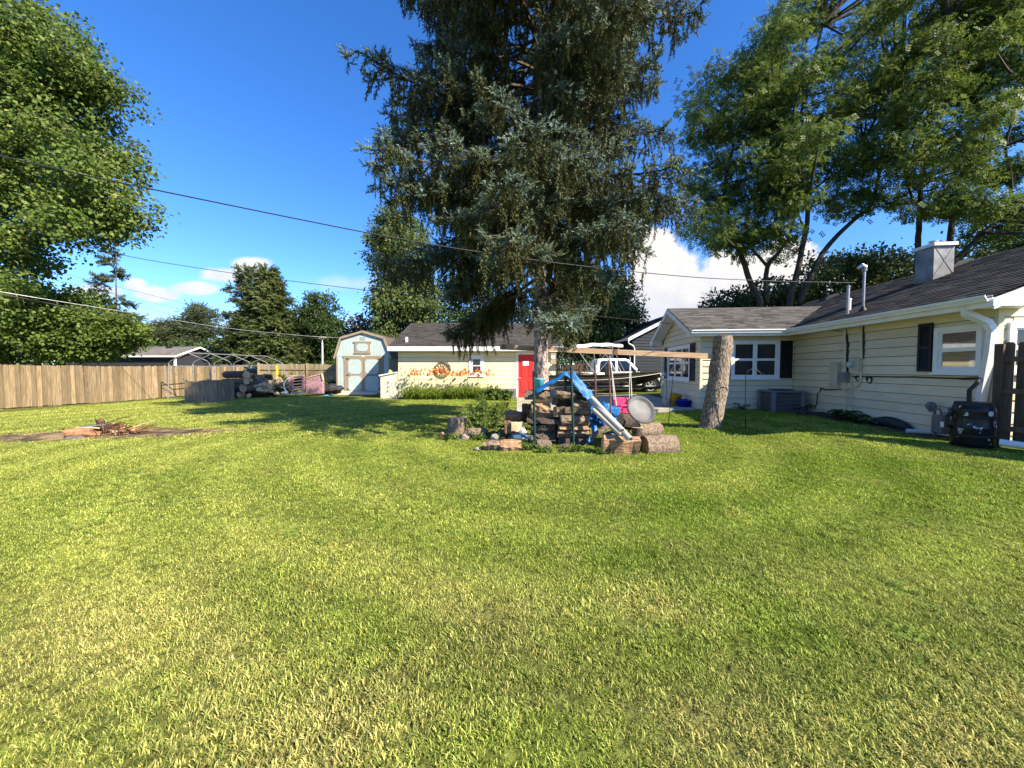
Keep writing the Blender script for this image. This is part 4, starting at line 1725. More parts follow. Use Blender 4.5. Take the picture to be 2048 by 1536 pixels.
shingles(wro, m_shingle_b, H(-.47, -.48, wz(-.48)), H(5.0, -.48, wz(-.48)), EV * (WM + .48) + Vector((0, 0, wr - wz(-.48))), 21, .33, keep_wing)
shingles(wro, m_shingle_b, H(-.47, WD + .48, wz(-.48)), H(5.0, WD + .48, wz(-.48)), -EV * (WM + .48) + Vector((0, 0, wr - wz(-.48))), 21, .33, keep_wing)
wt_ = MB(HF)
for s in (1, -1):
    a = WM - s * (WM + .45)
    P = [(-.475, a, wz(-.45) - .025), (-.475, WM, wr - .025), (-.475, WM, wr - .19), (-.475, a, wz(-.45) - .19)]
    wt_.prism(P, (.024, 0, 0))
    P = [(-.45, a + s * .02, wz(-.45) - .125), (-.45, WM, wr - .135), (0, WM, wr - .135), (0, a + s * .02, wz(-.45) - .125)]
    wt_.prism(P, (0, 0, .006))
wt_.prism([(-.472, -.45, ZE - .13), (-.472, -.04, ZE - .13), (-.472, -.04, ZE + .17), (-.472, -.45, ZE - .01)], (.42, 0, 0))
wt_.prism([(-.472, WD + .45, ZE - .13), (-.472, WD + .04, ZE - .13), (-.472, WD + .04, ZE + .17), (-.472, WD + .45, ZE - .01)], (.42, 0, 0))
wt_.build('rake_board', m_trim, house)
# downspout at the back corner of the sunroom
ds = MB(HF)
ds.tube([(-.40, WD + .42, ZE - .1), (-.36, WD + .30, ZE - .28), (-.10, WD + .06, ZE - .48), (-.06, WD - .02, ZE - .6), (-.06, WD - .02, .3)], .035, 8)
ds.build('downspout', m_trim, house)
# downspout near the window
pts = [HI @ wallhit(1931, 613, .42), HI @ wallhit(1934, 628, .40), HI @ wallhit(1975, 645, .16), HI @ wallhit(1985, 660, .12), HI @ wallhit(1980, 700, .11), HI @ wallhit(1962, 800, .11)]
dm = MB(HF)
for a, b in zip(pts[:-1], pts[1:]):
    d = (b - a).normalized()
    dm.beam(a - d * .03, b + d * .03, .085, .11, up=(1, 0, 0))
dm.build('downspout', m_trim, house)

# chimney, mast, pipes and vents on the roof
ch = MB(HF)
ch.bx((4.90, -1.91, roofz(4.9) - .2), (5.36, -1.40, 4.62))
cho = ch.build('chimney', Mt('sheet_metal', (.13, .13, .13), .5, .2, 3, 0, .3, col2=(.27, .26, .24)), house)
cr = MB(HF)
for (a, b) in (((4.92, -1.917, roofz(4.9) + .12), (5.34, -1.917, 4.58)), ((5.34, -1.917, roofz(5.3) + .02), (4.92, -1.917, 4.58))):
    cr.beam(a, b, .012, .004, up=(0, 1, 0))
cr.build('cross_brake', cho.data.materials[0], cho)
cc = MB(HF)
cc.bx((4.86, -1.96, 4.60), (5.40, -1.35, 4.68))
cc.build('cap', m_trim, cho)
cp = MB(HF)
cp.lathe([(.075, 4.68), (.075, 4.76), (.10, 4.765), (.10, 4.79), (.02, 4.80)], (5.1, -1.65, 0), n=14)
cp.build('flue', m_galv, cho)


def roof_at(u, v):
    return Vector((u, v, roofz(u)))


mu, mv = 2.997, -2.33
ms = MB(HF)
b0 = roof_at(mu, mv)
ms.tube([b0 + Vector((0, 0, -.1)), b0 + Vector((0, 0, 1.02))], .028, 10)
mast = ms.build('service_mast', m_galv, house)
m2 = MB(HF)
m2.tube([b0 + Vector((0, 0, .98)), b0 + Vector((0, 0, 1.08)), b0 + Vector((-.06, 0, 1.12)), b0 + Vector((-.14, .02, 1.06))], [.05, .06, .06, .045], 10)
m2.build('weatherhead', m_galv, mast)
m3 = MB(HF)
m3.lathe([(.10, 0), (.05, .10), (.03, .14)], b0 + Vector((0, 0, -.02)), n=12)
m3.build('flashing', m_black, mast)
MAST = HF @ (b0 + Vector((-.03, 0, .72)))
for (u, vv, hgt_, rad, mt) in ((2.94, -1.9, .72, .035, m_galv), (3.35, -1.35, .30, .045, m_white)):
    p = roof_at(u, vv)
    m = MB(HF)
    m.tube([p + Vector((0, 0, -.1)), p + Vector((0, 0, hgt_))], rad, 10)
    m.lathe([(rad * 1.25, 0), (rad * 1.3, .04), (rad * .3, .06)], p + Vector((0, 0, hgt_ - .02)), n=10)
    m.build('vent_pipe', mt, house)
for vv in (3.9, -1.3 + .3, -3.4):
    m = MB(HF)
    u = RID_U - .28
    p = roof_at(u, vv)
    m.prism([(u - .22, vv - .2, roofz(u - .22) + .01), (u + .2, vv - .2, roofz(u + .2) + .01), (u + .2, vv - .2, roofz(u + .2) + .10), (u - .1, vv - .2, roofz(u - .1) + .13), (u - .22, vv - .2, roofz(u - .22) + .08)], (0, .4, 0))
    m.build('roof_vent', m_black, house)

# fittings on the shaded side wall
m_box = Mt('painted_cabinet', (.50, .46, .34), .6, .08, 3)
m_gbox = Mt('grey_box', (.20, .20, .20), .6, .1, 3)


def wbox(px0, py0, px1, py1, d, name, mat, parent, off=.0, label=None):
    a, b = wl(px0, py1), wl(px1, py0)
    m = MB(HF)
    m.bx((U1 - .018 - off - d, min(a.y, b.y), min(a.z, b.z)), (U1 - .018 - off, max(a.y, b.y), max(a.z, b.z)))
    o = m.build(name, mat, parent, bevel=.006)
    if label:
        o['label'] = label
    return o


pb = wbox(1666, 724, 1684, 777, .09, 'breaker_panel', m_box, house)
wbox(1687, 744, 1702, 764, .12, 'junction_box', m_gbox, house)
mt = wbox(1714, 717, 1727, 741, .10, 'electric_meter', m_box, house)
c = wl(1713, 729)
q = MB(HF)
q.lathe([(.085, 0), (.085, .07), (.065, .10), (.0, .105)], (U1 - .118, c.y - .03, c.z), axis=(-1, 0, 0), n=16)
q.build('dial', Mt('meter_glass', (.45, .47, .46), .15, .1, 3), mt)
for (a, b, r) in (((1690, 655), (1691, 724), .03), ((1723, 650), (1723, 717), .035)):
    m = MB()
    m.tube([wallhit(*a, .05), wallhit(*b, .05)], r, 8)
    m.build('conduit', m_siding, house)
m = MB()
m.tube([wallhit(1722, 742, .05), wallhit(1721, 760, .05), wallhit(1714, 773, .05), wallhit(1700, 775, .05), wallhit(1690, 775, .05), wallhit(1690, 765, .05)], .022, 8)
m.build('conduit', m_siding, house)
for pts in ([(1692, 777), (1692, 818)], [(1698, 778), (1698.5, 810)], [(1704, 745), (1705, 820)]):
    m = MB()
    m.tube([wallhit(*p, .035) for p in pts], .012, 6)
    m.build('conduit', m_box, house)
for nm, pts, r in (('cable', [(1683, 778), (1650, 780), (1641, 776), (1641, 782), (1635, 787), (1634, 800), (1634, 806), (1629, 818)], .014),
                   ('cable', [(1691, 658), (1696, 690), (1694, 722), (1695, 744)], .030), ('cable', [(1726, 652), (1727.5, 680), (1726.5, 717)], .026),
                   ('cable', [(1703, 753), (1740, 753), (1790, 754), (1830, 754), (1880, 756), (1920, 757), (1955, 756)], .015),
                   ('cable', [(1900, 756), (1925, 759), (1945, 759), (1960, 757)], .008),
                   ('cable', [(1636, 656), (1650, 660), (1665, 661), (1688, 663)], .008)):
    m = MB()
    m.tube([wallhit(*p, .03) for p in pts], r, 6)
    m.build(nm, m_wire, house)
for px, py, r in ((1737, 760, .075), (1714, 757, .065)):
    m = MB()
    c = wallhit(px, py, .05)
    m.tube([c + EV * (math.cos(a) * r) + Vector((0, 0, math.sin(a) * r)) + EU * (.002 * k) for k, a in enumerate(np.linspace(0, 12.2, 26))], .014, 5)
    m.build('cable_coil', m_wire, house)
hb = MB()
p = wallhit(1405 + 236, 776, .05)
# lamp cable looped on the white gable return
c0 = H(E0 + .55, VN + NV - .045, ZE + .06)
lp_ = MB()
lp_.tube([c0 + EU * (.10 * math.cos(a) * (1.2 - .2 * a)) + Vector((0, 0, .09 * math.sin(a))) for a in np.linspace(0, 5.6, 20)], .007, 5)
lp_.build('cable_loop', m_trim, house)

# planting strip along the side wall
bed = MB(HF)
N_ = 26
pl, pr_ = [], []
for i in range(N_ + 1):
    v = -5.3 + 5.2 * i / N_
    w = .62 + .10 * math.sin(i * 1.1) + .05 * math.sin(i * 2.7)
    q = H(U1 - w, v, 0)
    pl.append((U1 - w, v, float(hgt(q.x, q.y)) + .008))
    pr_.append((U1 + .05, v, float(hgt(H(U1, v, 0).x, q.y)) + .03))
for i in range(N_):
    bed.add([pl[i], pr_[i], pr_[i + 1], pl[i + 1]], [(0, 1, 2, 3)])
bed_o = bed.build('planting_bed', Mt('bare_soil', (.045, .032, .022), .95, .4, 14, .6, col2=(.10, .075, .05)), None)
tag(bed_o, kind='structure')

# ------------------------------------------------------------------ yellow garage
GY = 19.5
GX0, GX1 = -5.75, 2.20
garage = thing('garage', 'small yellow garage with a red side door and a tiny window', 'garage', (-1.8, GY, 0))
gw = MB()
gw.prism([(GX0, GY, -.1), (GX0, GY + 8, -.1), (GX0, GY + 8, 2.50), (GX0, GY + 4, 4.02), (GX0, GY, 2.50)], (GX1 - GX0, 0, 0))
gwo = gw.build('wall', m_lap_shade, garage)
EX, NY = Vector((1, 0, 0)), Vector((0, -1, 0))


def gx(px, Y=GY):
    return (px - 1024) / F * Y


def gzz(py, Y=GY):
    return 1.5 + (737 - py) / F * Y


gwin = (gx(944.5), gx(961.5), gzz(745.5), gzz(717.5))
gdoor = (gx(1036.5), gx(1036.5) + .93, .05, gzz(709))
siding(gwo, m_gsiding, (GX0, GY + 8, 0), (0, -1, 0), (-1, 0, 0), 8, .03, 3.9, .226, clip=lambda z: (max(0, (z - 2.5) / .38), 8 - max(0, (z - 2.5) / .38)), th=.02)
siding(gwo, m_gsiding, (GX0, GY, 0), EX, NY, GX1 - GX0, .03, 2.44, .226, openings=[(gwin[0] - GX0, gwin[1] - GX0, gwin[2], gwin[3]), (gdoor[0] - GX0 - .1, gdoor[1] - GX0 + .1, -1, gdoor[3] + .09)], th=.02)
window(garage, (gwin[0], GY, gwin[2]), EX, NY, gwin[1] - gwin[0], gwin[3] - gwin[2], casing=.17, sash=.03, cd=.045)
# things on the inside sill behind the dark glass read only as reflections
gr = MB()
gr.prism([(GX0 - .38, GY - .42, 2.58), (GX0 - .38, GY + 4, 4.24), (GX0 - .38, GY + 8.42, 2.58), (GX0 - .38, GY + 8.42, 2.46), (GX0 - .38, GY + 4, 4.12), (GX0 - .38, GY - .42, 2.46)], (GX1 - GX0 + .70, 0, 0))
gro = gr.build('roof', m_shingle_g, garage)
shingles(gro, m_shingle_g, (GX0 - .39, GY - .44, 2.575), (GX1 + .33, GY - .44, 2.575), (0, 4.44, 1.67), 32, .33)
gf = MB()
gf.bx((GX0 - .40, GY - .455, 2.37), (GX1 + .34, GY - .425, 2.585))
gf.bx((GX0 - .38, GY - .425, 2.365), (GX1 + .32, GY, 2.385))
gf.build('fascia', m_white, garage)
gk = MB()
for x in (GX0 - .405, GX1 + .325):
    gk.prism([(x, GY - .42, 2.40), (x, GY - .42, 2.57), (x, GY + 4, 4.23), (x, GY + 8.4, 2.57), (x, GY + 8.4, 2.40), (x, GY + 4, 4.06)], (.024, 0, 0))
gk.build('rake_board', m_trim, garage)
gp = MB()
pr0 = hit(813, 684, (0, GY - .42, 2.58), Vector((0, -1.66, 4.42)).normalized())
gp.tube([pr0 + Vector((0, 0, -.1)), pr0 + Vector((0, 0, .25))], .075, 12)
gp.build('vent_pipe', m_white, garage)
# red panelled door
dr = MB()
dr.bx((gdoor[0], GY - .022, gdoor[2]), (gdoor[1], GY - .004, gdoor[3]))
m_red = Mt('red_door_paint', (.62, .035, .030), .4, .08, 3)
dro = dr.build('door', m_red, garage)
for i in range(2):
    x0 = gdoor[0] + .12 + i * .40
    for z0, z1 in ((.20, .86), (1.02, 1.86)):
        q = MB()
        f = .045
        z0, z1 = z0 + .05, z1 + .03
        q.add([(x0, GY - .0225, z0), (x0 + .29, GY - .0225, z0), (x0 + .29, GY - .0225, z1), (x0, GY - .0225, z1),
               (x0 + f, GY - .046, z0 + f), (x0 + .29 - f, GY - .046, z0 + f), (x0 + .29 - f, GY - .046, z1 - f), (x0 + f, GY - .046, z1 - f)],
              [(0, 1, 5, 4), (1, 2, 6, 5), (2, 3, 7, 6), (3, 0, 4, 7), (4, 5, 6, 7)])
        q.build('panel', m_red, dro)
q = MB()
q.lathe([(.012, 0), (.012, .05), (.034, .06), (.034, .09), (.01, .10)], (gdoor[0] + .07, GY - .02, 1.02), axis=(0, -1, 0), n=12)
q.build('handle', m_galv, dro)
sg = MB()
sg.bx((gx(1045.5), GY - .052, gzz(731)), (gx(1057.5), GY - .047, gzz(722)))
sgo = sg.build('sign', m_white, dro)
jb = MB()
jb.bx((gdoor[0] - .10, GY - .035, .02), (gdoor[0] - .003, GY - .001, gdoor[3] + .10))
jb.bx((gdoor[1] + .003, GY - .035, .02), (gdoor[1] + .10, GY - .001, gdoor[3] + .10))
jb.bx((gdoor[0] - .003, GY - .035, gdoor[3] + .003), (gdoor[1] + .003, GY - .001, gdoor[3] + .10))
jb.build('door_frame', m_white, garage)
st = MB()
st.bx((gdoor[0] - .05, GY - .10, -.02), (gdoor[1] + .05, GY - .002, .045))
st.build('threshold', m_rust, garage)
gb = MB()
gb.bx((gx(1008), GY - .14, -.05), (gx(1033), GY - .022, gzz(777)))
tag(gb.build('utility_cover', Mt('grey_panel', (.16, .165, .17), .7, .1, 3), None, org=(gx(1020), GY - .1, 0)), 'flat grey metal cover at the foot of the garage wall by the red door', 'cover')

# cream lean-to bin at the garage corner
bn = thing('lean_to_bin', 'pale cream bin with a sloping lid beside the garage corner', 'bin', (-6.2, GY + .5, 0))
bb_ = MB()
xa, xb = gx(762), GX0 - .06
bb_.prism([(xa, GY - .1, -.05), (xb, GY - .1, -.05), (xb, GY - .1, gzz(746)), (xa, GY - .1, gzz(752.5))], (0, .8, 0))
m_bin = Mt('cream_plywood', (.62, .54, .42), .8, .1, 3)
bb_.build('box', m_bin, bn)
bb_ = MB()
bb_.prism([(xa - .06, GY - .16, gzz(752.5) - .0), (xb, GY - .16, gzz(745.5)), (xb, GY - .16, gzz(743.5)), (xa - .06, GY - .16, gzz(750.5) + .02)], (0, .9, 0))
bb_.build('lid', m_trim, bn)
jg = thing('jug', 'small yellow jug standing on the lid of the cream bin', 'jug', (gx(777), GY + .25, gzz(749)))
q = MB()
q.lathe([(.075, 0), (.085, .02), (.085, .14), (.05, .19), (.03, .21), (.03, .24)], jg.location, n=14)
q.build('body', plain('yellow_plastic', (.75, .62, .06), .4), jg, smooth=True)
q = MB()
q.tube([jg.location + Vector((.05, 0, .19)), jg.location + Vector((.12, 0, .17)), jg.location + Vector((.12, 0, .08)), jg.location + Vector((.08, 0, .06))], .012, 6)
q.build('handle', plain('yellow_plastic_grip', (.70, .56, .05), .4), jg)

# wagon wheel hung on the garage wall
wc = Vector((gx(886.3), GY - .07, gzz(738.5)))
wh = thing('wagon_wheel', 'old wooden wagon wheel hanging on the yellow garage wall', 'wheel', wc)
m_whl = Mt('wheel_wood', (.085, .06, .032), .9, .3, 8, .3, col2=(.17, .125, .07))
q = MB()
q.lathe([(.36, -.025), (.405, -.025), (.405, .025), (.36, .025), (.36, -.025)], wc, axis=(0, -1, 0), n=36, close=False)
q.build('rim', m_whl, wh)
q = MB()
q.lathe([(.055, -.03), (.065, .04), (.04, .07), (.0, .07)], wc, axis=(0, -1, 0), n=14)
q.build('hub', m_whl, wh)
for i in range(12):
    a = 2 * math.pi * i / 12 + .1
    d = Vector((math.cos(a), 0, math.sin(a)))
    q = MB()
    q.tube([wc + d * .05, wc + d * .365], [.020, .016], 6)
    q.build('spoke', m_whl, wh)

# ------------------------------------------------------------------ blue gambrel shed
SY, SXc = 23.2, -8.95
shed = thing('garden_shed', 'pale blue gambrel shed with tan trimmed double doors', 'shed', (SXc, SY, 0))
m_blue = Mt('pale_blue_paint', (.41, .48, .45), .6, .05, 3)
m_tan = Mt('tan_trim', (.30, .235, .155), .65, .08, 4)
m_rb = Mt('brown_metal_roof', (.16, .13, .11), .5, .12, 4, 0, .3)
gam = [(-1.62, 0.10), (1.62, 0.10), (1.62, 2.26), (1.26, 3.32), (0, 3.68), (-1.26, 3.32), (-1.62, 2.26)]
q = MB()
q.prism([(SXc + x, SY, z) for x, z in gam], (0, 6.2, 0))
so = q.build('wall', m_blue, shed)
# vertical siding strips with grooves
q = MB()


def gam_top(x):
    return float(np.interp(abs(x), [0, 1.26, 1.62], [3.68, 3.32, 2.26]))


x = -1.60
while x < 1.6:
    x1 = min(x + .196, 1.61)
    for z0, z1 in ((.10, 2.21), (2.24, None)):
        if z1 is None:
            if min(gam_top(x), gam_top(x1)) < 2.3:
                continue
            q.prism([(SXc + x, SY - .001, z0), (SXc + x1, SY - .001, z0), (SXc + x1, SY - .001, gam_top(x1) - .03), (SXc + x, SY - .001, gam_top(x) - .03)], (0, -.012, 0))
        else:
            q.prism([(SXc + x, SY - .001, z0), (SXc + x1, SY - .001, z0), (SXc + x1, SY - .001, z1), (SXc + x, SY - .001, z1)], (0, -.012, 0))
    x += .203
q.build('siding_strips', m_blue, so)['kind'] = 'stuff'
# roof skin, overhanging slightly
q = MB()
ro = [(-1.76, 2.12), (-1.34, 3.38), (0, 3.77), (1.34, 3.38), (1.76, 2.12)]
ri = [(-1.69, 2.12), (-1.27, 3.32), (0, 3.69), (1.27, 3.32), (1.69, 2.12)]
q.prism([(SXc + x, SY - .10, z) for x, z in ro] + [(SXc + x, SY - .10, z) for x, z in ri[::-1]], (0, 6.4, 0))
sro = q.build('roof', m_rb, shed)
q = MB()
for sgn in (1,):
    for (a, b) in ((ro[2], ro[3]), (ro[3], ro[4])):
        y = SY
        while y < SY + 6.2:
            q.beam((SXc + a[0], y, a[1] + .012), (SXc + b[0], y, b[1] + .012), .03, .03, up=(0, 1, 0))
            y += .23
q.build('roof_ribs', m_rb, sro)['kind'] = 'stuff'
q = MB()
for a, b, c, d in zip(ro[:-1], ro[1:], ri[:-1], ri[1:]):
    k = .05
    q.prism([(SXc + a[0], SY - .13, a[1]), (SXc + b[0], SY - .13, b[1]), (SXc + d[0], SY - .13, d[1] - k), (SXc + c[0] + (k if c[0] < 0 else -k) * .6, SY - .13, c[1] - k)], (0, .03, 0))
q.build('rake_trim', m_tan, shed)
q = MB()
for x in (-1.62, 1.53):
    q.bx((SXc + x, SY - .03, .1), (SXc + x + .09, SY - .002, 2.22))
q.build('corner_board', m_tan, shed)


def octagon(x0, x1, z0, z1, k):
    return [(x0 + k, z0), (x1 - k, z0), (x1, z0 + k), (x1, z1 - k), (x1 - k, z1), (x0 + k, z1), (x0, z1 - k), (x0, z0 + k)]


def sx(px):
    return (px - 1024) / F * SY


def sz(py):
    return 1.5 + (737 - py) / F * SY


# doors: blue chamfered panels proud of the tan frame
for i, (pa, pb) in enumerate(((693, 726.5), (728, 764))):
    q = MB()
    q.bx((sx(pa), SY - .045, .18), (sx(pb), SY - .014, sz(716)))
    d = q.build('door', m_tan, shed)
    ps = ((697.5, 723.5), (731, 758))[i]
    for zz in ((sz(782), sz(752)), (sz(748), sz(719))):
        q = MB()
        q.prism([(x, SY - .046, z) for x, z in octagon(sx(ps[0]), sx(ps[1]), zz[0], zz[1], .14)], (0, -.014, 0))
        q.build('panel', m_blue, d)
    for zz in (sz(778), sz(750), sz(718)):
        q = MB()
        xh = sx(694) if i == 0 else sx(762)
        sg_ = 1 if i == 0 else -1
        q.prism([(xh, SY - .048, zz - .045), (xh + sg_ * .20, SY - .048, zz), (xh, SY - .048, zz + .045)], (0, -.008, 0))
        q.build('hinge', m_black, d)
q = MB()
q.bx((sx(689), SY - .04, .15), (sx(692.6), SY - .013, sz(716)))
q.bx((sx(764.5), SY - .04, .15), (sx(768), SY - .013, sz(716)))
q.bx((sx(687), SY - .05, sz(715.7)), (sx(769.5), SY - .013, sz(711.5)))
q.build('door_frame', m_tan, shed)
q = MB()
q.bx((sx(725), SY - .06, sz(714.2)), (sx(729), SY - .051, sz(712)))
q.build('latch', m_white, shed)
q = MB()
q.bx((sx(711), SY - .05, sz(705)), (sx(741.5), SY - .013, sz(685.5)))
lo_ = q.build('loft_window', m_tan, shed)
q = MB()
q.prism([(x, SY - .052, z) for x, z in octagon(sx(714.5), sx(737.5), sz(702.5), sz(687.5), .12)], (0, -.012, 0))
q.build('panel', m_blue, lo_)
q = MB()
q.bx((sx(708.5), SY - .062, sz(686)), (sx(744), SY - .013, sz(683)))
q.bx((sx(709.5), SY - .062, sz(707.5)), (sx(743), SY - .013, sz(704.5)))
q.build('trim', m_tan, lo_)
q = MB()
for k in range(5):
    q.bx((SXc - .16, SY - .03, 3.20 + k * .045), (SXc + .16, SY - .014, 3.225 + k * .045))
q.build('vent', m_blue, shed)
rp = MB()
rp.prism([(sx(686), SY - .02, .0), (sx(686), SY - .02, .14), (sx(680), SY - 1.2, .01), (sx(680), SY - 1.2, -.05)], (sx(764) - sx(682), 0, 0))
tag(rp.build('ramp', Mt('pale_ramp_board', (.55, .42, .32), .85, .1, 4), None, org=(SXc, SY - .6, 0)), 'pale wooden ramp leading up to the shed doors', 'ramp')

# ------------------------------------------------------------------ neighbours
m_char = Mt('charcoal_siding', (.030, .030, .034), .7, .15, 3, .1, stretch=(1, 1, 6))
m_char2 = Mt('slate_siding', (.022, .026, .032), .7, .15, 3, .1, stretch=(1, 1, 6))
m_groof = Mt('grey_shingles', (.18, .165, .15), .95, .3, 18, .4, island=.25, spec=.1)
na = thing('neighbour_garage', 'dark charcoal garage with a grey roof showing above the left fence', 'garage', (-33, 36, 0))
NX, NY0, NW = -29.9, 34.0, 5.1
q = MB()
q.prism([(NX, NY0 + .2, -.2), (NX, NY0 + NW, -.2), (NX, NY0 + NW, 2.62), (NX, NY0 + .2 + NW / 2, 3.42), (NX, NY0 + .2, 2.62)], (-9.5, 0, 0))
nwo = q.build('wall', m_char, na)
siding(nwo, m_char, (NX, NY0 + .2, 0), (0, 1, 0), (1, 0, 0), NW, .0, 3.3, .2, clip=lambda z: (max(0, (z - 2.6) / .33), NW - max(0, (z - 2.6) / .33)), seg=9, th=.016)
siding(nwo, m_char, (NX - 9.5, NY0 + .2, 0), (1, 0, 0), (0, -1, 0), 9.5, 1.0, 2.55, .2, seg=20)
q = MB()
q.prism([(NX + .3, NY0 - .15, 2.62), (NX + .3, NY0 + .1 + NW / 2, 3.56), (NX + .3, NY0 + NW + .4, 2.62), (NX + .3, NY0 + NW + .4, 2.52), (NX + .3, NY0 + .1 + NW / 2, 3.46), (NX + .3, NY0 - .15, 2.52)], (-10.4, 0, 0))
nr = q.build('roof', m_groof, na)
shingles(nr, m_groof, (NX - 10.1, NY0 - .17, 2.62), (NX + .3, NY0 - .17, 2.62), (0, NW / 2 + .27, .95), 18, .5)
q = MB()
q.bx((NX - 10.1, NY0 - .19, 2.50), (NX + .3, NY0 - .155, 2.63))
for s, a in ((1, NY0 - .15), (-1, NY0 + NW + .4)):
    q.prism([(NX + .305, a, 2.48), (NX + .305, a, 2.63), (NX + .305, NY0 + .1 + NW / 2, 3.57), (NX + .305, NY0 + .1 + NW / 2, 3.42)], (.03, 0, 0))
q.build('fascia', m_white, na)
q = MB()
q.bx((NX - .05, NY0 + .13, -.2), (NX + .12, NY0 + .24, 2.5))
q.build('corner_board', m_white, na)
for xx in (NX - 2.2, NX - 8.0):
    q = MB()
    q.box((xx, NY0 + 2.2, 3.46), (.45, .35, .16))
    q.build('roof_vent', m_black, na)

nb_ = thing('neighbour_house', 'charcoal house with white gable trim beyond the pickup', 'house', (12, 29, 0))
BX, BY = 7.85, 26.0
q = MB()
q.prism([(BX + .35, BY + .3, -.2), (BX + 6.95, BY + .3, -.2), (BX + 6.95, BY + .3, 3.5), (BX + 3.65, BY + .3, 5.26), (BX + .35, BY + .3, 3.5)], (0, 9, 0))
bwo = q.build('wall', m_char2, nb_)
siding(bwo, m_char2, (BX + .35, BY + .3, 0), (1, 0, 0), (0, -1, 0), 6.6, 1.2, 5.0, .2, clip=lambda z: (max(0, (z - 3.45) / .52), 6.6 - max(0, (z - 3.45) / .52)), seg=5)
q = MB()
q.prism([(BX - .05, BY - .05, 3.55), (BX + 3.65, BY - .05, 5.46), (BX + 7.3, BY - .05, 3.55), (BX + 7.3, BY - .05, 3.40), (BX + 3.65, BY - .05, 5.31), (BX - .05, BY - .05, 3.40)], (0, 9.6, 0))
bro = q.build('roof', m_shingle, nb_)
shingles(bro, m_shingle, (BX - .06, BY + 9.5, 3.55), (BX - .06, BY - .06, 3.55), (3.71, 0, 1.92), 20, .5)
q = MB()
q.prism([(BX - .05, BY - .08, 3.33), (BX - .05, BY - .08, 3.56), (BX + 3.65, BY - .08, 5.47), (BX + 3.65, BY - .08, 5.24)], (0, .03, 0))
q.build('rake_board', m_white, nb_)
q = MB()
q.bx((BX - .14, BY, 3.40), (BX - .05, BY + 9.4, 3.54))
q.build('gutter', m_trim, nb_)
q = MB()
q.tube([(BX - .05, BY - .02, 3.42), (BX + .02, BY + .02, 3.18), (BX + .38, BY + .20, 3.02), (BX + .46, BY + .22, 2.85), (BX + .46, BY + .22, .3)], .05, 8)
q.build('downspout', m_trim, nb_)
q = MB()
c = W(1313, 685, BY + .24)
q.box(c, (.26, .06, .34))
q.build('wall_vent', m_trim, nb_)

# ------------------------------------------------------------------ paved areas
m_drive = Mt('pale_driveway', (.42, .37, .30), .9, .15, 2, .1, detail=9)
q = MB()
q.prism([(2.55, 12.75, .03), (5.95, 12.35, .06), (6.4, 16.8, .10), (6.6, 19.0, .10), (2.4, 19.0, -.05)], (0, 0, .14))
tag(q.build('patio', m_concrete, None), kind='structure')
q = MB()
q.prism([(2.3, 19.02, -.05), (9.6, 19.02, -.05), (9.6, 30, -.05), (2.5, 30, -.05)], (0, 0, .17))
tag(q.build('driveway', m_drive, None), kind='structure')
q = MB()
q.prism([(.15, 12.9, -.06), (2.53, 12.7, -.06), (2.38, 19.0, -.06), (2.2, 19.35, -.06), (.25, 19.35, -.06)], (0, 0, .10))
tag(q.build('footpath', m_concrete, None), kind='structure')
# ------------------------------------------------------------------ yard helpers
m_tarp = Mt('blue_tarp', (.006, .075, .25), .5, .15, 6, .3, col2=(.018, .16, .40), spec=.3)
m_pvc = Mt('pvc_pipe', (.40, .375, .32), .4, .08, 3)
m_green_st = Mt('green_steel_post', (.018, .055, .045), .55, .2, 10)
m_stone = Mt('pale_stone', (.17, .155, .14), .9, .3, 9, .5, col2=(.32, .295, .26), objrand=.2)


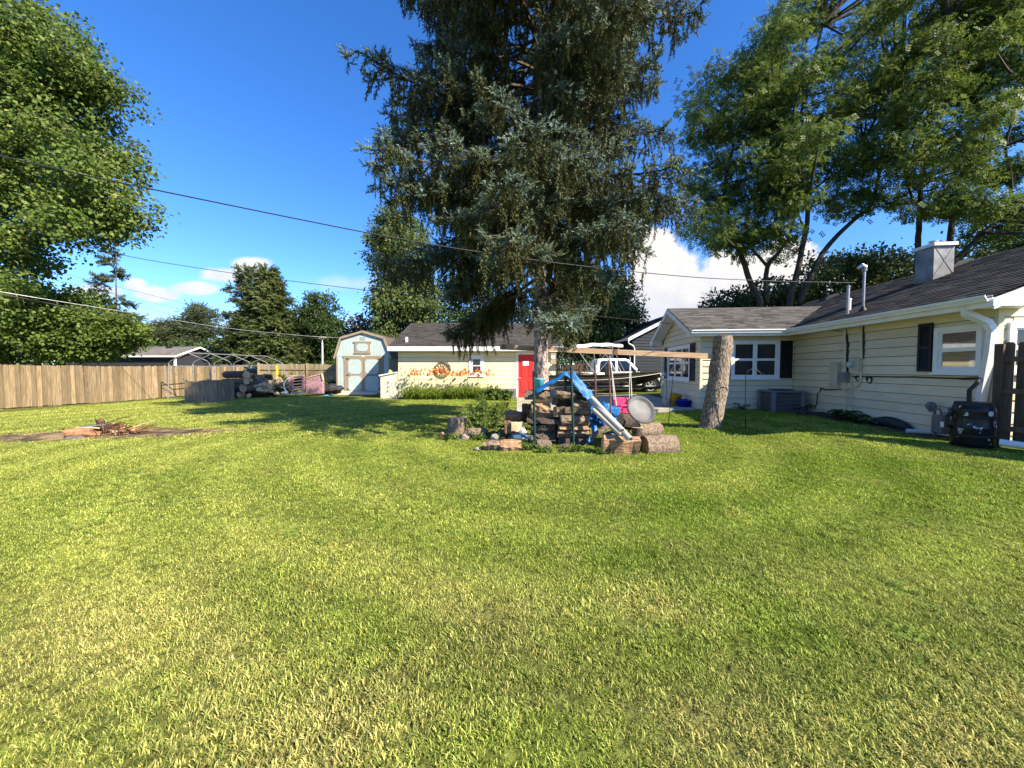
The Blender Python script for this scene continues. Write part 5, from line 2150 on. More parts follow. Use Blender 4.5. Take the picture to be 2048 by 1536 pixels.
def firewood(px0, px1, py0, py1, Y, mat, label, group=None, seed=0, yaw=0.0, depth=1.15, parent=None, name='firewood_log', split=True, roll=0.0):
    """an irregular split log whose long side faces the camera; the rectangle gives its size in the photograph"""
    r = random.Random(seed * 7 + int(px0))
    c = W((px0 + px1) / 2, (py0 + py1) / 2, Y)
    L = (px1 - px0) * Y / F
    h = (py1 - py0) * Y / F * 1.06
    w = h * depth
    if split:                                    # a wedge: two riven faces and a bark arc, turned at random
        pts = [(0, 0)] + [(math.cos(a) * r.uniform(.92, 1.06), math.sin(a) * r.uniform(.92, 1.06)) for a in np.linspace(0, r.uniform(1.3, 2.4), 5)]
        pts = [(x + r.uniform(-.05, .05), y + r.uniform(-.05, .05)) for x, y in pts]
        th = r.uniform(0, 6.283)
        pts = [(x * math.cos(th) - y * math.sin(th), x * math.sin(th) + y * math.cos(th)) for x, y in pts]
        x0, x1 = min(p[0] for p in pts), max(p[0] for p in pts)
        y0, y1 = min(p[1] for p in pts), max(p[1] for p in pts)
        pts = [((x - (x0 + x1) / 2) / (x1 - x0) * 2.1, (y - (y0 + y1) / 2) / (y1 - y0) * 2.2) for x, y in pts]
    else:
        pts = [(math.cos(a) * r.uniform(.85, 1.05), math.sin(a) * r.uniform(.85, 1.05)) for a in np.linspace(0, 6.283, 12)[:-1]]
    n = len(pts)
    ang = [math.atan2(y, x) for x, y in pts]
    rad = [math.hypot(x, y) for x, y in pts]
    yaw += r.uniform(-.10, .10)
    roll += r.uniform(-.05, .05)
    L *= r.uniform(.86, 1.10)
    M = Matrix.Rotation(yaw, 3, 'Z') @ Matrix.Rotation(roll, 3, 'Y')
    mb = MB()
    segs = 6
    P = []
    for i in range(segs + 1):
        t = i / segs - .5
        sc = 1 - .16 * abs(t) * 2 * r.random()
        dy, dz = r.uniform(-.04, .04) * w, r.uniform(-.04, .04) * h
        for a, q in zip(ang, rad):
            q2 = q * sc * (1 + r.uniform(-.10, .10))
            e = r.uniform(-.03, .03) * L if i in (0, segs) else 0
            P.append(c + M @ Vector((t * L + e, math.cos(a) * w / 2 * q2 + dy, math.sin(a) * h / 2 * q2 + dz)))
    Fc = []
    for i in range(segs):
        for k in range(n):
            a, b = i * n + k, i * n + (k + 1) % n
            Fc.append((a, b, b + n, a + n))
    mb.add(P, Fc)
    o = mb.build(name, mat, None, org=c)
    tag(o, label, 'log', group)
    for i in (0, segs):
        q = MB()
        ring = P[i * n:(i + 1) * n]
        out = (M @ Vector((1 if i else -1, 0, 0))) * .004
        q.add([p + out for p in ring] + [sum(ring, Vector()) / n + out * 2], [(k, (k + 1) % n, n) for k in range(n)])
        q.build('cut_end', m_cut, o)
    return o


def round_log(a, b, r, mat, label, group=None, name='log', cat='log', knots=2, n=18, cut=None, taper=1.0, seed=1, amp=.05):
    a, b = Vector(a), Vector(b)
    rr = random.Random(seed)
    segs = 8
    d = (b - a).normalized()
    u = d.orthogonal().normalized()
    w = d.cross(u)
    ph = [rr.uniform(0, 6.28) for _ in range(4)]
    kn = [(rr.uniform(.1, .9), rr.uniform(0, 6.28)) for _ in range(knots)]
    mb = MB()
    P = []
    for i in range(segs + 1):
        t = i / segs
        for k in range(n):
            th = 2 * math.pi * k / n
            q = r * (1 + (taper - 1) * t) * (1 + amp * (math.sin(2 * th + ph[0]) + .6 * math.sin(3 * th + ph[1] + t * 2) + .5 * math.sin(7 * th + ph[2] + t * 5)) + rr.uniform(-amp, amp) * .6)
            for (kt, kth) in kn:
                dd = ((t - kt) * (b - a).length / r) ** 2 + (2 * math.sin((th - kth) / 2)) ** 2
                q += r * .14 * math.exp(-dd * 8)
            P.append(a.lerp(b, t) + (u * math.cos(th) + w * math.sin(th)) * q)
    Fc = []
    for i in range(segs):
        for k in range(n):
            x, y = i * n + k, i * n + (k + 1) % n
            Fc.append((x, y, y + n, x + n))
    mb.add(P, Fc)
    o = mb.build(name, mat, None, org=(a + b) / 2, smooth=True)
    tag(o, label, cat, group)
    for i, s in ((0, -1), (segs, 1)):
        ring = P[i * n:(i + 1) * n]
        q = MB()
        c = sum(ring, Vector()) / n
        inner = [c + (p - c) * .5 + d * (s * .004) for p in ring]
        q.add([p + d * (s * .002) for p in ring] + inner + [c + d * (s * .006)], [(k, (k + 1) % n, n + (k + 1) % n, n + k) for k in range(n)] + [(n + k, n + (k + 1) % n, 2 * n) for k in range(n)])
        q.build('cut_end', cut or m_cut, o)
    return o


def lumpy(c, rad, amp, seed, sub=3, freq=2.0):
    import bmesh
    from mathutils import noise
    b = bmesh.new()
    bmesh.ops.create_icosphere(b, subdivisions=sub, radius=1)
    mb = MB()
    off = Vector((seed * 3.1, seed * 1.7, seed * .9))
    P = []
    for v in b.verts:
        k = 1 + amp * (noise.noise(v.co * freq + off) + .5 * noise.noise(v.co * freq * 2.3 + off))
        P.append(Vector(c) + Vector((v.co.x * rad[0] * k, v.co.y * rad[1] * k, v.co.z * rad[2] * k)))
    b.verts.index_update()
    mb.add(P, [[v.index for v in f.verts] for f in b.faces])
    b.free()
    return mb


def rock(px, py, Y, w, h, mat, label, seed, cat='rock', group=None, name='rock'):
    c = W(px, py, Y)
    s = Y / F
    return tag(lumpy(c, (w * s / 2, w * s / 2 * .9, h * s / 2), .35, seed).build(name, mat, None, smooth=True, org=c), label, cat, group)


# ------------------------------------------------------------------ left firewood stack
ORD = ['bottom', 'second', 'third', 'fourth', 'fifth', 'sixth', 'top']
left_rows = [(1058, 1114, 866, 886, m_log_dark), (1060, 1113, 850, 867, m_log_dark), (1057, 1119, 833, 852, m_log_dark), (1058, 1107, 820, 835, m_log_bark),
             (1060, 1103, 805, 822, m_split), (1070, 1104, 794, 806, m_cut), (1049, 1100, 780, 797, m_log_bark)]
for i, (a, b, c, d, mt_) in enumerate(left_rows):
    firewood(a, b, c, d, 7.75, mt_, ('%s split log of the left firewood stack, counting up from the grass' % ORD[i]) if i not in (5, 6) else ('fresh orange split log near the top of the left firewood stack' if i == 5 else 'bark-faced log topping the left firewood stack under the teal bucket'),
             'firewood in the left stack', seed=i, yaw=random.uniform(-.06, .06), depth=1.5)
firewood(1044, 1062, 806, 832, 8.0, m_log_dark, 'dark upright-set log behind the left end of the left firewood stack', 'firewood in the left stack', 91, depth=1.4)
right_rows = [(1120, 1173, 873, 890, m_log_dark), (1119, 1176, 860, 875, m_log_bark), (1120, 1176, 847, 861, m_split), (1120, 1179, 831, 848, m_log_bark), (1130, 1180, 814, 832, m_log_bark),
              (1144, 1177, 800, 815, m_split), (1112, 1150, 780, 797, m_log_bark)]
for i, (a, b, c, d, mt_) in enumerate(right_rows):
    firewood(a, b, c, d, 7.6, mt_, '%s log of the right firewood stack behind the second green stake' % ORD[i] if i != 5 else 'orange torn split log near the top of the right firewood stack', 'firewood in the right stack', seed=20 + i, yaw=random.uniform(-.08, .08), depth=1.5)
firewood(1107, 1136, 814, 833, 7.7, m_log_bark, 'short grey log wedged between the two firewood stacks', 'firewood in the right stack', 31)
firewood(1136, 1173, 788, 801, 7.85, m_split, 'reddish split log lying across the top of the right stack', 'firewood in the right stack', 32, yaw=.2)
firewood(1112, 1146, 798, 816, 7.9, m_log_dark, 'dark log in the hollow near the top of the right stack', 'firewood in the right stack', 33)
firewood(1100, 1124, 836, 886, 8.1, m_log_dark, 'upright dark log standing between the two firewood stacks', 'firewood in the right stack', 34, depth=.6)
# tumbled pieces at the left foot of the stacks
for i, (a, b, c, d, Y, mt_, lab) in enumerate((
        (1010, 1046, 822, 844, 8.1, m_log_bark, 'bark-faced chunk in the tumble left of the firewood stacks'),
        (1010, 1030, 843, 864, 7.9, m_split, 'short split chunk low in the tumble left of the firewood stacks'),
        (1022, 1050, 844, 862, 7.8, m_cut, 'pale split wedge showing fresh wood left of the firewood stacks'),
        (1030, 1060, 826, 846, 8.2, m_log_dark, 'dark chunk at the back of the tumbled wood'),
        (1000, 1044, 860, 874, 7.9, m_log_dark, 'thin dark log lying under the pale wedge'),
        (935, 974, 856, 876, 8.4, m_log_bark, 'round grey log lying beside the upright stump'),
        (966, 1001, 883, 903, 7.0, m_log_bark, 'left half-buried log edging the grass before the woodpile'),
        (1001, 1041, 881, 904, 7.0, m_split, 'cracked log edging the grass left of the first green stake'),
        (1072, 1103, 881, 900, 7.15, m_log_bark, 'stubby log at the foot of the first green stake'),
        (1117, 1150, 888, 899, 7.2, m_log_dark, 'dark log end low in the grass by the second green stake'))):
    firewood(a, b, c, d, Y, mt_, lab, 'loose firewood round the stacks', 40 + i, yaw=random.uniform(-.2, .2), depth=1.3, split=i != 5)

# logs on the right of the pile
firewood(1206, 1271, 872, 915, 6.75, m_split, 'big split log with its torn orange face to the lawn', None, 60, depth=1.0, yaw=-.05)
c0 = W(1287, 892, 6.85)
round_log(c0, c0 + Vector((.60, .12, -.005)), .185, m_log_bark, 'thick pinkish-barked log nearest the lawn right of the woodpile', 'big logs under the lid', cut=Mt('dark_cut', (.05, .05, .03), .9, .3, 6, .3, col2=(.12, .11, .06)), seed=3)
c0 = W(1272, 860, 7.4)
round_log(c0, c0 + Vector((.50, .16, -.03)), .155, m_log_bark, 'pale barked log lying behind the nearest thick log', 'big logs under the lid', seed=4)
c0 = W(1240, 842, 7.75)
round_log(c0, c0 + Vector((.62, .1, -.08)), .165, m_log_dark, 'mossy dark log propping the round grey lid', 'big logs under the lid', seed=5)
c0 = W(1273, 908, 6.95)
round_log((c0.x, c0.y, 0.0), (c0.x + .02, c0.y + .03, .42), .085, m_log_dark, 'dark narrow log stood upright beside the split orange log', 'big logs under the lid', seed=6)
c0 = W(1195, 872, 7.2)
round_log((c0.x - .12, c0.y, .20), (c0.x + .22, c0.y + .05, .42), .05, m_log_bark, 'thin pale branch poking from the blue tarp heap', None, seed=7, name='branch')
# upright chopping stump
sp = G(913, 868)
sp = Vector((sp.x, sp.y + .1, sp.z))
round_log(sp + Vector((0, 0, -.06)), sp + Vector((.02, 0, .36)), .215, m_log_bark, 'upright cut stump standing alone left of the woodpile', None, name='stump', cat='stump', seed=8, amp=.06, n=28, cut=Mt('grey_cut', (.20, .15, .11), .9, .3, 9, .4, col2=(.32, .26, .2)))

# stones and scraps
m_salmon = plain('salmon_plastic', (.72, .33, .20), .45)
tag(MB().lathe([(.001, -.055), (.03, -.045), (.05, -.02), (.055, 0), (.05, .025), (.03, .047), (.001, .055)], G(884, 873) + Vector((0, 0, .05)), n=16, close=False).build('ball', m_salmon, None, smooth=True, org=G(884, 873)), 'small salmon ball in the grass beside the stump', 'ball')
rock(932, 876, 8.1, 21, 17, Mt('pink_rock', (.30, .22, .20), .9, .3, 6, .3, col2=(.45, .36, .33)), 'pinkish rock at the left end of the woodpile', 1)
rock(917, 883, 8.0, 20, 14, Mt('mossy_rock', (.05, .06, .04), .9, .3, 6, .3), 'dark mossy rock beside the pinkish rock', 2)
rock(989, 874, 7.6, 17, 13, m_stone, 'pale grey stone left of the blue plastic sheet', 3)
rock(984, 886, 7.2, 22, 8, Mt('white_rock', (.50, .50, .50), .8, .2, 6), 'flat whitish stone on the edging logs', 4)
rock(956, 897, 7.0, 14, 6, m_stone, 'small flat stone in the grass before the logs', 5)
rock(1046, 863, 7.5, 14, 9, Mt('white_scrap', (.62, .60, .55), .8, .2, 6), 'pale rounded stone above the blue plastic sheet', 6)
rock(1240, 905, 6.9, 10, 6, m_stone, 'pebble in the shade of the split log', 7)
b_ = lumpy(W(1040, 874, 7.4), (.20, .16, .075), .5, 9, 3, 2.4)
tag(b_.build('plastic_sheet', Mt('navy_plastic', (.03, .06, .10), .35, .3, 5, .2, col2=(.07, .12, .17)), None, smooth=True, org=W(1040, 874, 7.4)), 'crumpled dark blue plastic sheet at the foot of the stacks', 'sheet')

# dark wire rack leaning in the weeds
rk = thing('wire_rack', 'dark wire rack leaning in the feathery plant left of the woodpile', 'rack', W(1000, 850, 8.6))
A0, A1, B1, B0 = W(972, 866, 8.3), W(1017, 817, 8.75), W(1029, 825, 8.6), W(988, 872, 8.15)
q = MB()
for a, b in ((A0, A1), (A1, B1), (B1, B0), (B0, A0)):
    q.tube([a, b], .013, 6)
q.build('frame', m_black, rk)
for k in range(1, 9):
    q = MB()
    q.tube([A0.lerp(A1, k / 9), B0.lerp(B1, k / 9)], .005, 5)
    q.build('bar', m_black, rk)
for k in range(1, 3):
    q = MB()
    q.tube([A0.lerp(B0, k / 3), A1.lerp(B1, k / 3)], .005, 5)
    q.build('bar', m_black, rk)


# ------------------------------------------------------------------ stakes
def tpost(pt, pb, Y, mat, label, r=.022, name='garden_stake', group=None, flat=True):
    a, b = W(*pt, Y), W(*pb, Y)
    b.z = float(hgt(b.x, b.y)) - .1
    root = thing(name, label, 'stake', (b.x, b.y, b.z + .1), group)
    q = MB()
    if flat:
        q.beam(b, a, r * 2, r * .45, up=(0, 1, 0))
        q.beam(b + Vector((0, -r * .6, 0)), a + Vector((0, -r * .6, 0)), r * .5, r * 1.2, up=(0, 1, 0))
    else:
        q.tube([b, a], r, 8)
    q.build('shaft', mat, root)
    if flat:
        q = MB()
        k = .1
        L = (a - b).length
        while k < L:
            q.box(b.lerp(a, k / L) + Vector((0, -r * 1.35, 0)), (.012, .012, .02))
            k += .06
        q.build('studs', mat, root)['kind'] = 'stuff'
    return root


tpost((1067, 741), (1070, 899), 7.15, m_green_st, 'left dark green steel stake standing before the firewood', .024, group='green stakes')
tpost((1142, 734), (1148, 895), 7.2, m_green_st, 'right dark green steel stake in front of the blue tarp', .024, group='green stakes')
tpost((1217, 721), (1226, 876), 7.3, m_rust, 'dark rusty rod leaning by the white pipes', .017, flat=False, group='rusty rods')
tpost((1190, 723), (1193, 800), 8.9, m_rust, 'brown rusty pipe upright behind the tarp heap', .022, flat=False, group='rusty rods')


# ------------------------------------------------------------------ tarps
def sheet(pts, depthv, nu, nv, amp, seed, mat, name, label, thick=.006, freq=5.0, cat='tarp'):
    from mathutils import noise
    pts = [Vector(p) for p in pts]
    seg = [0]
    for a, b in zip(pts[:-1], pts[1:]):
        seg.append(seg[-1] + (b - a).length)
    P = []
    dv = Vector(depthv)
    for j in range(nv + 1):
        for i in range(nu + 1):
            s = seg[-1] * i / nu
            k = max(x for x in range(len(seg) - 1) if seg[x] <= s + 1e-9)
            t = (s - seg[k]) / max(1e-6, seg[k + 1] - seg[k])
            p = pts[k].lerp(pts[k + 1], min(1, t)) + dv * (j / nv)
            n1 = noise.noise(Vector((s * freq, j / nv * dv.length * freq * 1.3, seed)))
            n2 = noise.noise(Vector((s * freq * 2.6 + 5, j / nv * dv.length * freq * 3, seed + 3)))
            P.append(p + Vector((n2 * amp * .5, n1 * amp * .7, n1 * amp + n2 * amp * .6)))
    Fc = []
    for j in range(nv):
        for i in range(nu):
            a = j * (nu + 1) + i
            Fc.append((a, a + 1, a + nu + 2, a + nu + 1))
    mb = MB()
    mb.add(P, Fc)
    o = mb.build(name, mat, None, org=pts[0], smooth=True)
    sd = o.modifiers.new('thick', 'SOLIDIFY')
    sd.thickness = thick
    return tag(o, label, cat)


Yt = 7.55
sheet([W(1076, 783, Yt), W(1090, 772, Yt), W(1110, 761, Yt), W(1131, 746, Yt), W(1137, 750, Yt), W(1150, 760, Yt), W(1168, 776, Yt), W(1178, 790, Yt), W(1182, 806, Yt)], (0.02, .62, -.05), 60, 22, .045, 2, m_tarp, 'tarp', 'bright blue tarp peaked over the firewood like a tent')
sheet([W(1140, 749, Yt - .02), W(1152, 764, Yt - .04), W(1164, 782, Yt - .05), W(1172, 797, Yt - .05)], (.0, .14, .10), 26, 8, .03, 7, m_tarp, 'tarp', 'loose fold of blue tarp hanging at the right of the peak')
sheet([W(1072, 787, Yt - .10), W(1090, 776, Yt - .10), W(1110, 765, Yt - .10), W(1131, 750, Yt - .08), W(1138, 755, Yt - .08), W(1152, 766, Yt - .1), W(1168, 784, Yt - .1), W(1176, 798, Yt - .1)], (0.0, .10, .075), 60, 10, .022, 12, m_tarp, 'tarp', 'front hem of the blue tarp folded down over the firewood')
sheet([W(1134, 752, Yt - .12), W(1148, 770, Yt - .13), W(1163, 787, Yt - .14), W(1176, 806, Yt - .16), W(1183, 820, Yt - .16)], (.15, .06, .085), 40, 12, .040, 21, m_tarp, 'tarp', 'broad crumpled end of the blue tarp falling toward the white pipes')
hp = lumpy(W(1207, 832, 8.15), (.34, .26, .24), .55, 4, 4, 2.2)
tag(hp.build('tarp', m_tarp, None, org=W(1207, 832, 8.15)), 'crumpled heap of blue tarp under the white pipes', 'tarp')
sheet([W(1182, 851, 7.3), W(1184, 865, 7.22), W(1178, 878, 7.15), W(1176, 886, 7.1)], (.11, .05, .0), 16, 8, .03, 9, m_tarp, 'tarp', 'strip of blue tarp spilling onto the grass between logs')
q = lumpy(W(1222, 873, 7.3), (.16, .12, .10), .5, 5, 3, 2.4)
tag(q.build('tarp', Mt('dark_navy_tarp', (.006, .012, .03), .4, .3, 6, .3), None, org=W(1222, 873, 7.3)), 'dark navy bundle under the white pipes', 'tarp')
# poles that carry the tarp
q = MB()
q.beam(W(1131, 752, Yt + .05), W(1131, 752, Yt + .05) + Vector((0, .62, -.04)), .05, .04)
tag(q.build('ridge_pole', m_wood_grey, None, org=W(1131, 752, Yt)), 'grey wooden bar holding up the peak of the tarp', 'pole')
q = MB()
q.tube([W(1131, 756, Yt + .3), Vector((W(1131, 756, Yt + .3).x, Yt + .3, 0))], .03, 8)
tag(q.build('tent_prop', m_wood_grey, None, org=W(1131, 756, Yt + .3)), 'wooden prop standing under the tarp ridge behind the logs', 'pole')

# teal bucket and the pale box
bk = thing('bucket', 'teal plastic bucket on top of the left firewood stack', 'bucket', W(1078, 780, 7.75))
q = MB()
b0 = W(1078, 781, 7.75)
q.lathe([(.001, 0), (.085, 0), (.105, .22), (.112, .225), (.112, .24), (.103, .24), (.083, .012), (.001, .012)], b0, n=22, close=False)
q.build('body', plain('teal_plastic', (.10, .42, .50), .35), bk, smooth=True)
q = MB()
q.tube([b0 + Vector((.11 * math.cos(a), -.03 - .02 * math.sin(a), .23 - .11 * math.sin(a) * .8)) for a in np.linspace(0, math.pi, 12)], .004, 5)
q.build('handle', m_galv, bk)
q = MB()
c = W(1104, 787, 7.85)
q.box(c, (.09, .10, .17), .2)
tag(q.build('plastic_can', plain('pale_blue_plastic', (.36, .46, .58), .4), None, org=c, bevel=.012), 'pale blue plastic can tucked between the firewood stacks', 'can')
q = MB()
c = W(1110, 800, 8.0)
q.lathe([(.001, -.10), (.07, -.10), (.085, .09), (.06, .10), (.001, .10)], c, n=16, close=False)
tag(q.build('pot', plain('grey_plastic', (.22, .24, .27), .5), None, org=c), 'grey plastic pot jammed behind the pale blue can', 'pot')

# white pipes
for i, (pa, pb, Ya, Yb, rad, lab) in enumerate(((( 1180, 800), (1244, 862), 7.45, 6.5, .048, 'upper white plastic pipe sliding off the woodpile'), ((1184, 797), (1261, 879), 7.4, 6.4, .052, 'longer white plastic pipe with its open end nearest the lawn'),
                                               ((1178, 812), (1243, 872), 7.6, 6.7, .040, 'lowest greyish pipe under the two white ones'))):
    a, b = W(*pa, Ya), W(*pb, Yb)
    d = (b - a).normalized()
    q = MB()
    L = (b - a).length
    q.lathe([(rad * .86, 0), (rad, 0), (rad, L), (rad * .86, L), (rad * .86, 0)], a, axis=d, n=18, close=False)
    tag(q.build('pipe', m_pvc, None, smooth=False, org=a), lab, 'pipe', 'pipes on the woodpile')
q = MB()
a, b = W(1249, 864, 6.98), W(1242, 887, 6.85)
q.tube([a, (a + b) / 2 + Vector((-.01, -.02, 0)), b], [.03, .042, .046], 12)
tag(q.build('boot', m_black, None, org=b), 'black rubber boot-like sleeve lying on the split orange log', 'sleeve')
# round grey lid
lc = W(1280.5, 820.5, 7.2)
ld = thing('lid', 'large round grey plastic lid with a notched rim tilted on the logs', 'lid', lc)
ax = Vector((.22, -.78, .50)).normalized()
m_lid = Mt('grey_lid', (.095, .09, .082), .6, .2, 5, .1, col2=(.16, .155, .145))
q = MB()
q.lathe([(.001, .0), (.20, .002), (.225, .012), (.245, .045), (.262, .055), (.285, .052), (.292, .03), (.285, .02), (.26, .03), (.24, -.01), (.001, -.014)], lc, axis=ax, n=48, close=False)
q.build('disc', m_lid, ld, smooth=True)
q = MB()
u = ax.orthogonal().normalized()
w_ = ax.cross(u)
for k in range(56):
    t0 = 2 * math.pi * k / 56
    d = u * math.cos(t0) + w_ * math.sin(t0)
    tt = -u * math.sin(t0) + w_ * math.cos(t0)
    q.box(lc + d * .271 + ax * .058, (.022, .012, .008), M=Matrix((d, tt, ax)).transposed())
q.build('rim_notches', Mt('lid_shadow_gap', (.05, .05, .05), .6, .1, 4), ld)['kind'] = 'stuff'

# ------------------------------------------------------------------ beam, post, swing
PB = G(1428, 857)
PB = Vector((PB.x, PB.y + .2, PB.z))
top = W(1446, 672, PB.y)
post = thing('tree_post', 'thick leaning bare tree trunk cut off as a post in front of the sunroom', 'post', PB)
import mathutils.noise as mnoise
q = MB()
P, n, segs = [], 96, 130
for i in range(segs + 1):
    t = i / segs
    c = PB.lerp(top, t) + Vector((.04 * math.sin(t * 3.0), 0, 0)) + Vector((0, 0, -.05 * (1 - t)))
    r0 = np.interp(t, [0, .06, .3, .75, .95, 1], [.275, .245, .232, .205, .208, .195])
    for k in range(n):
        a = 2 * math.pi * k / n
        v = Vector((math.cos(a) * 2.2, math.sin(a) * 2.2, t * 6))
        r = r0 * (1 + .025 * mnoise.noise(v) + .022 * mnoise.noise(v * 3.1) + .045 * mnoise.noise(Vector((v.x * 6, v.y * 6, v.z * 4.5))) + .03 * mnoise.noise(Vector((v.x * 13, v.y * 13, v.z * 9))))
        for kt, ka in ((.72, .3), (.86, -.6), (.66, 2.6), (.05, -1.3), (.4, -.9)):
            dd = ((t - kt) * 9) ** 2 + (2 * math.sin((a - ka) / 2)) ** 2 * 5
            r += .03 * math.exp(-dd * 2)
        P.append(c + Vector((math.cos(a) * r, math.sin(a) * r, 0)))
q.add(P, [(i * n + k, i * n + (k + 1) % n, (i + 1) * n + (k + 1) % n, (i + 1) * n + k) for i in range(segs) for k in range(n)])
q.build('trunk', m_post_bark, post, smooth=True)
q = MB()
ring = P[segs * n:]
cc = sum(ring, Vector()) / n
q.add(ring + [cc + Vector((0, 0, .05))], [(k, (k + 1) % n, n) for k in range(n)])
q.build('cut_top', m_bark, post)
b0, b1 = W(1000, 694, 9.62), W(1424, 712.5, PB.y + .02)
bm = thing('swing_beam', 'long timber beam running from the spruce trunk to the cut post', 'beam', b0)
q = MB()
q.beam(b0, b1, .09, .125)
q.build('timber', m_timber, bm)
for s in (.02, .55):
    q = MB()
    p = b0.lerp(b1, s)
    q.beam(p + Vector((-.05, -.05, .0)), p + Vector((.05, -.05, .0)), .012, .135)
    q.build('bracket', m_rust, bm)
bd = (b1 - b0)


def beam_at(px, dz=-.065):
    t = (px - 1000) / 424
    return b0.lerp(b1, t) + Vector((0, 0, dz))


# birdhouse-like box under the beam
bh = thing('birdhouse', 'tan box with a pale round disc hanging under the beam beside the trunk', 'birdhouse', W(1106, 716, 9.45))
c = W(1106, 716, 9.5)
q = MB()
q.box(c, (.14, .14, .30))
q.build('box', Mt('tan_board', (.33, .26, .17), .85, .15, 4), bh, bevel=.006)
q = MB()
q.lathe([(.001, 0), (.048, 0), (.048, .012), (.001, .014)], c + Vector((-.01, -.071, .02)), axis=(0, -1, 0), n=18, close=False)
q.build('disc', m_white, bh)
q = MB()
q.prism([(c.x - .10, c.y - .09, c.z + .15), (c.x + .10, c.y - .09, c.z + .15), (c.x + .10, c.y - .09, c.z + .165), (c.x - .10, c.y - .09, c.z + .165)], (0, .18, 0))
q.build('roof', m_trim, bh)

# child's bucket swing
sc = W(1246, 812, 9.5)
sw = thing('baby_swing', 'pink toddler bucket swing hanging on white ropes from the beam', 'swing', sc)
m_pink = plain('pink_plastic', (.72, .045, .15), .35)
q = MB()
prof = []
# tub: high back, lower front with leg holes
wd, dp, ht = .40, .28, .30
q.prism([(sc.x - wd / 2, sc.y + dp / 2, sc.z - .14), (sc.x + wd / 2, sc.y + dp / 2, sc.z - .14), (sc.x + wd / 2 - .02, sc.y + dp / 2 + .02, sc.z + .17), (sc.x + wd / 2 - .06, sc.y + dp / 2 + .02, sc.z + .20), (sc.x - wd / 2 + .06, sc.y + dp / 2 + .02, sc.z + .20), (sc.x - wd / 2 + .02, sc.y + dp / 2 + .02, sc.z + .17)], (0, .025, 0))
for s in (-1, 1):
    q.prism([(sc.x + s * wd / 2, sc.y + dp / 2, sc.z - .15), (sc.x + s * wd / 2, sc.y - dp / 2, sc.z - .13), (sc.x + s * wd / 2, sc.y - dp / 2, sc.z - .02), (sc.x + s * wd / 2, sc.y + .02, sc.z + .08), (sc.x + s * (wd / 2 - .02), sc.y + dp / 2, sc.z + .17)], (-s * .022, 0, 0))
q.bx((sc.x - wd / 2, sc.y - dp / 2, sc.z - .17), (sc.x + wd / 2, sc.y + dp / 2, sc.z - .145))
q.build('seat', m_pink, sw, bevel=.01)
q = MB()
q.tube([(sc.x - wd / 2, sc.y - dp / 2, sc.z - .0), (sc.x - wd / 4, sc.y - dp / 2 - .05, sc.z + .03), (sc.x + wd / 4, sc.y - dp / 2 - .05, sc.z + .03), (sc.x + wd / 2, sc.y - dp / 2, sc.z - .0)], .028, 8)
q.build('safety_bar', m_pink, sw)
q = MB()
q.box((sc.x, sc.y - dp / 2 - .02, sc.z - .075), (.09, .03, .15))
q.build('crotch_strap', m_pink, sw)
m_rope = plain('white_rope', (.62, .60, .56), .8)
for (px, dx, dy) in ((1224, -wd / 2, dp / 2), (1222, -wd / 2, -dp / 2), (1262.5, wd / 2, dp / 2), (1263, wd / 2, -dp / 2)):
    q = MB()
    a = beam_at(px if dx < 0 else 1263)
    e = Vector((sc.x + dx * .96, sc.y + dy * .9, sc.z + (.15 if dy > 0 else -.01)))
    q.tube([a, a.lerp(e, .5) + Vector((random.uniform(-.006, .006), 0, 0)), e], .010, 6)
    q.build('rope', m_rope, sw)
for i, (pa, pb) in enumerate((((1226, 706), (1243, 745)), ((1217, 706), (1230, 740)))):
    q = MB()
    a, e = beam_at(pa[0]), W(*pb, 9.52)
    q.tube([a, (a + e) / 2 + Vector((.01, 0, -.01)), e], .009, 5)
    tag(q.build('rope', m_rope, None, org=a), ('longer' if i == 0 else 'shorter') + ' loose white rope end dangling slantwise from the beam', 'rope')

# ------------------------------------------------------------------ hooks and things by the sunroom
hk = G(1491, 858)
sh = thing('shepherd_hook', 'thin black shepherd hook standing in front of the double window', 'hook', hk)
q = MB()
Yh = hk.y
q.tube([hk + Vector((0, 0, -.1)), W(1491, 790, Yh), W(1491.5, 753, Yh), W(1494, 744, Yh), W(1502, 738.5, Yh), W(1511, 738.5, Yh), W(1519, 744, Yh), W(1523, 750, Yh), W(1526, 749, Yh), W(1526.5, 745, Yh)], .011, 7)
q.build('rod', m_black, sh)
q = MB()
q.tube([hk + Vector((-.10, 0, .02)), hk + Vector((.10, 0, .02))], .008, 5)
q.build('foot_bar', m_black, sh)
st2 = G(1337, 850)
q = MB()
q.tube([st2 + Vector((0, 0, -.05)), W(1340, 815, st2.y), W(1346, 752, st2.y)], [.010, .009, .006], 6)
tag(q.build('garden_stake', m_black, None, org=st2), 'thin dark plant stake leaning in the lawn before the gable windows', 'stake')
lp0 = W(1333, 800, 15.9)
lm = thing('garden_lamp', 'grey stake lamp with a round head against the gable wall corner', 'lamp', lp0)
q = MB()
q.tube([(lp0.x, lp0.y, .2), W(1332, 752, 15.9)], .022, 8)
q.build('stem', m_galv, lm)
q = MB()
q.lathe([(.001, -.12), (.10, -.06), (.12, 0), (.09, .08), (.001, .12)], W(1332, 749, 15.9), n=14, close=False)
q.build('head', m_galv, lm, smooth=True)
tb_ = W(1368, 814, 13.2)
tub = thing('tub', 'deep blue plastic tub on the patio by the sunroom gable', 'tub', (tb_.x, tb_.y, .20))
m_btub = plain('deep_blue_plastic', (.012, .012, .30), .35)
q = MB()
q.lathe([(.001, 0), (.22, 0), (.27, .20), (.29, .205), (.29, .235), (.26, .235), (.21, .02), (.001, .02)], tub.location, n=28, close=False)
q.build('body', m_btub, tub, smooth=True)
q = MB()
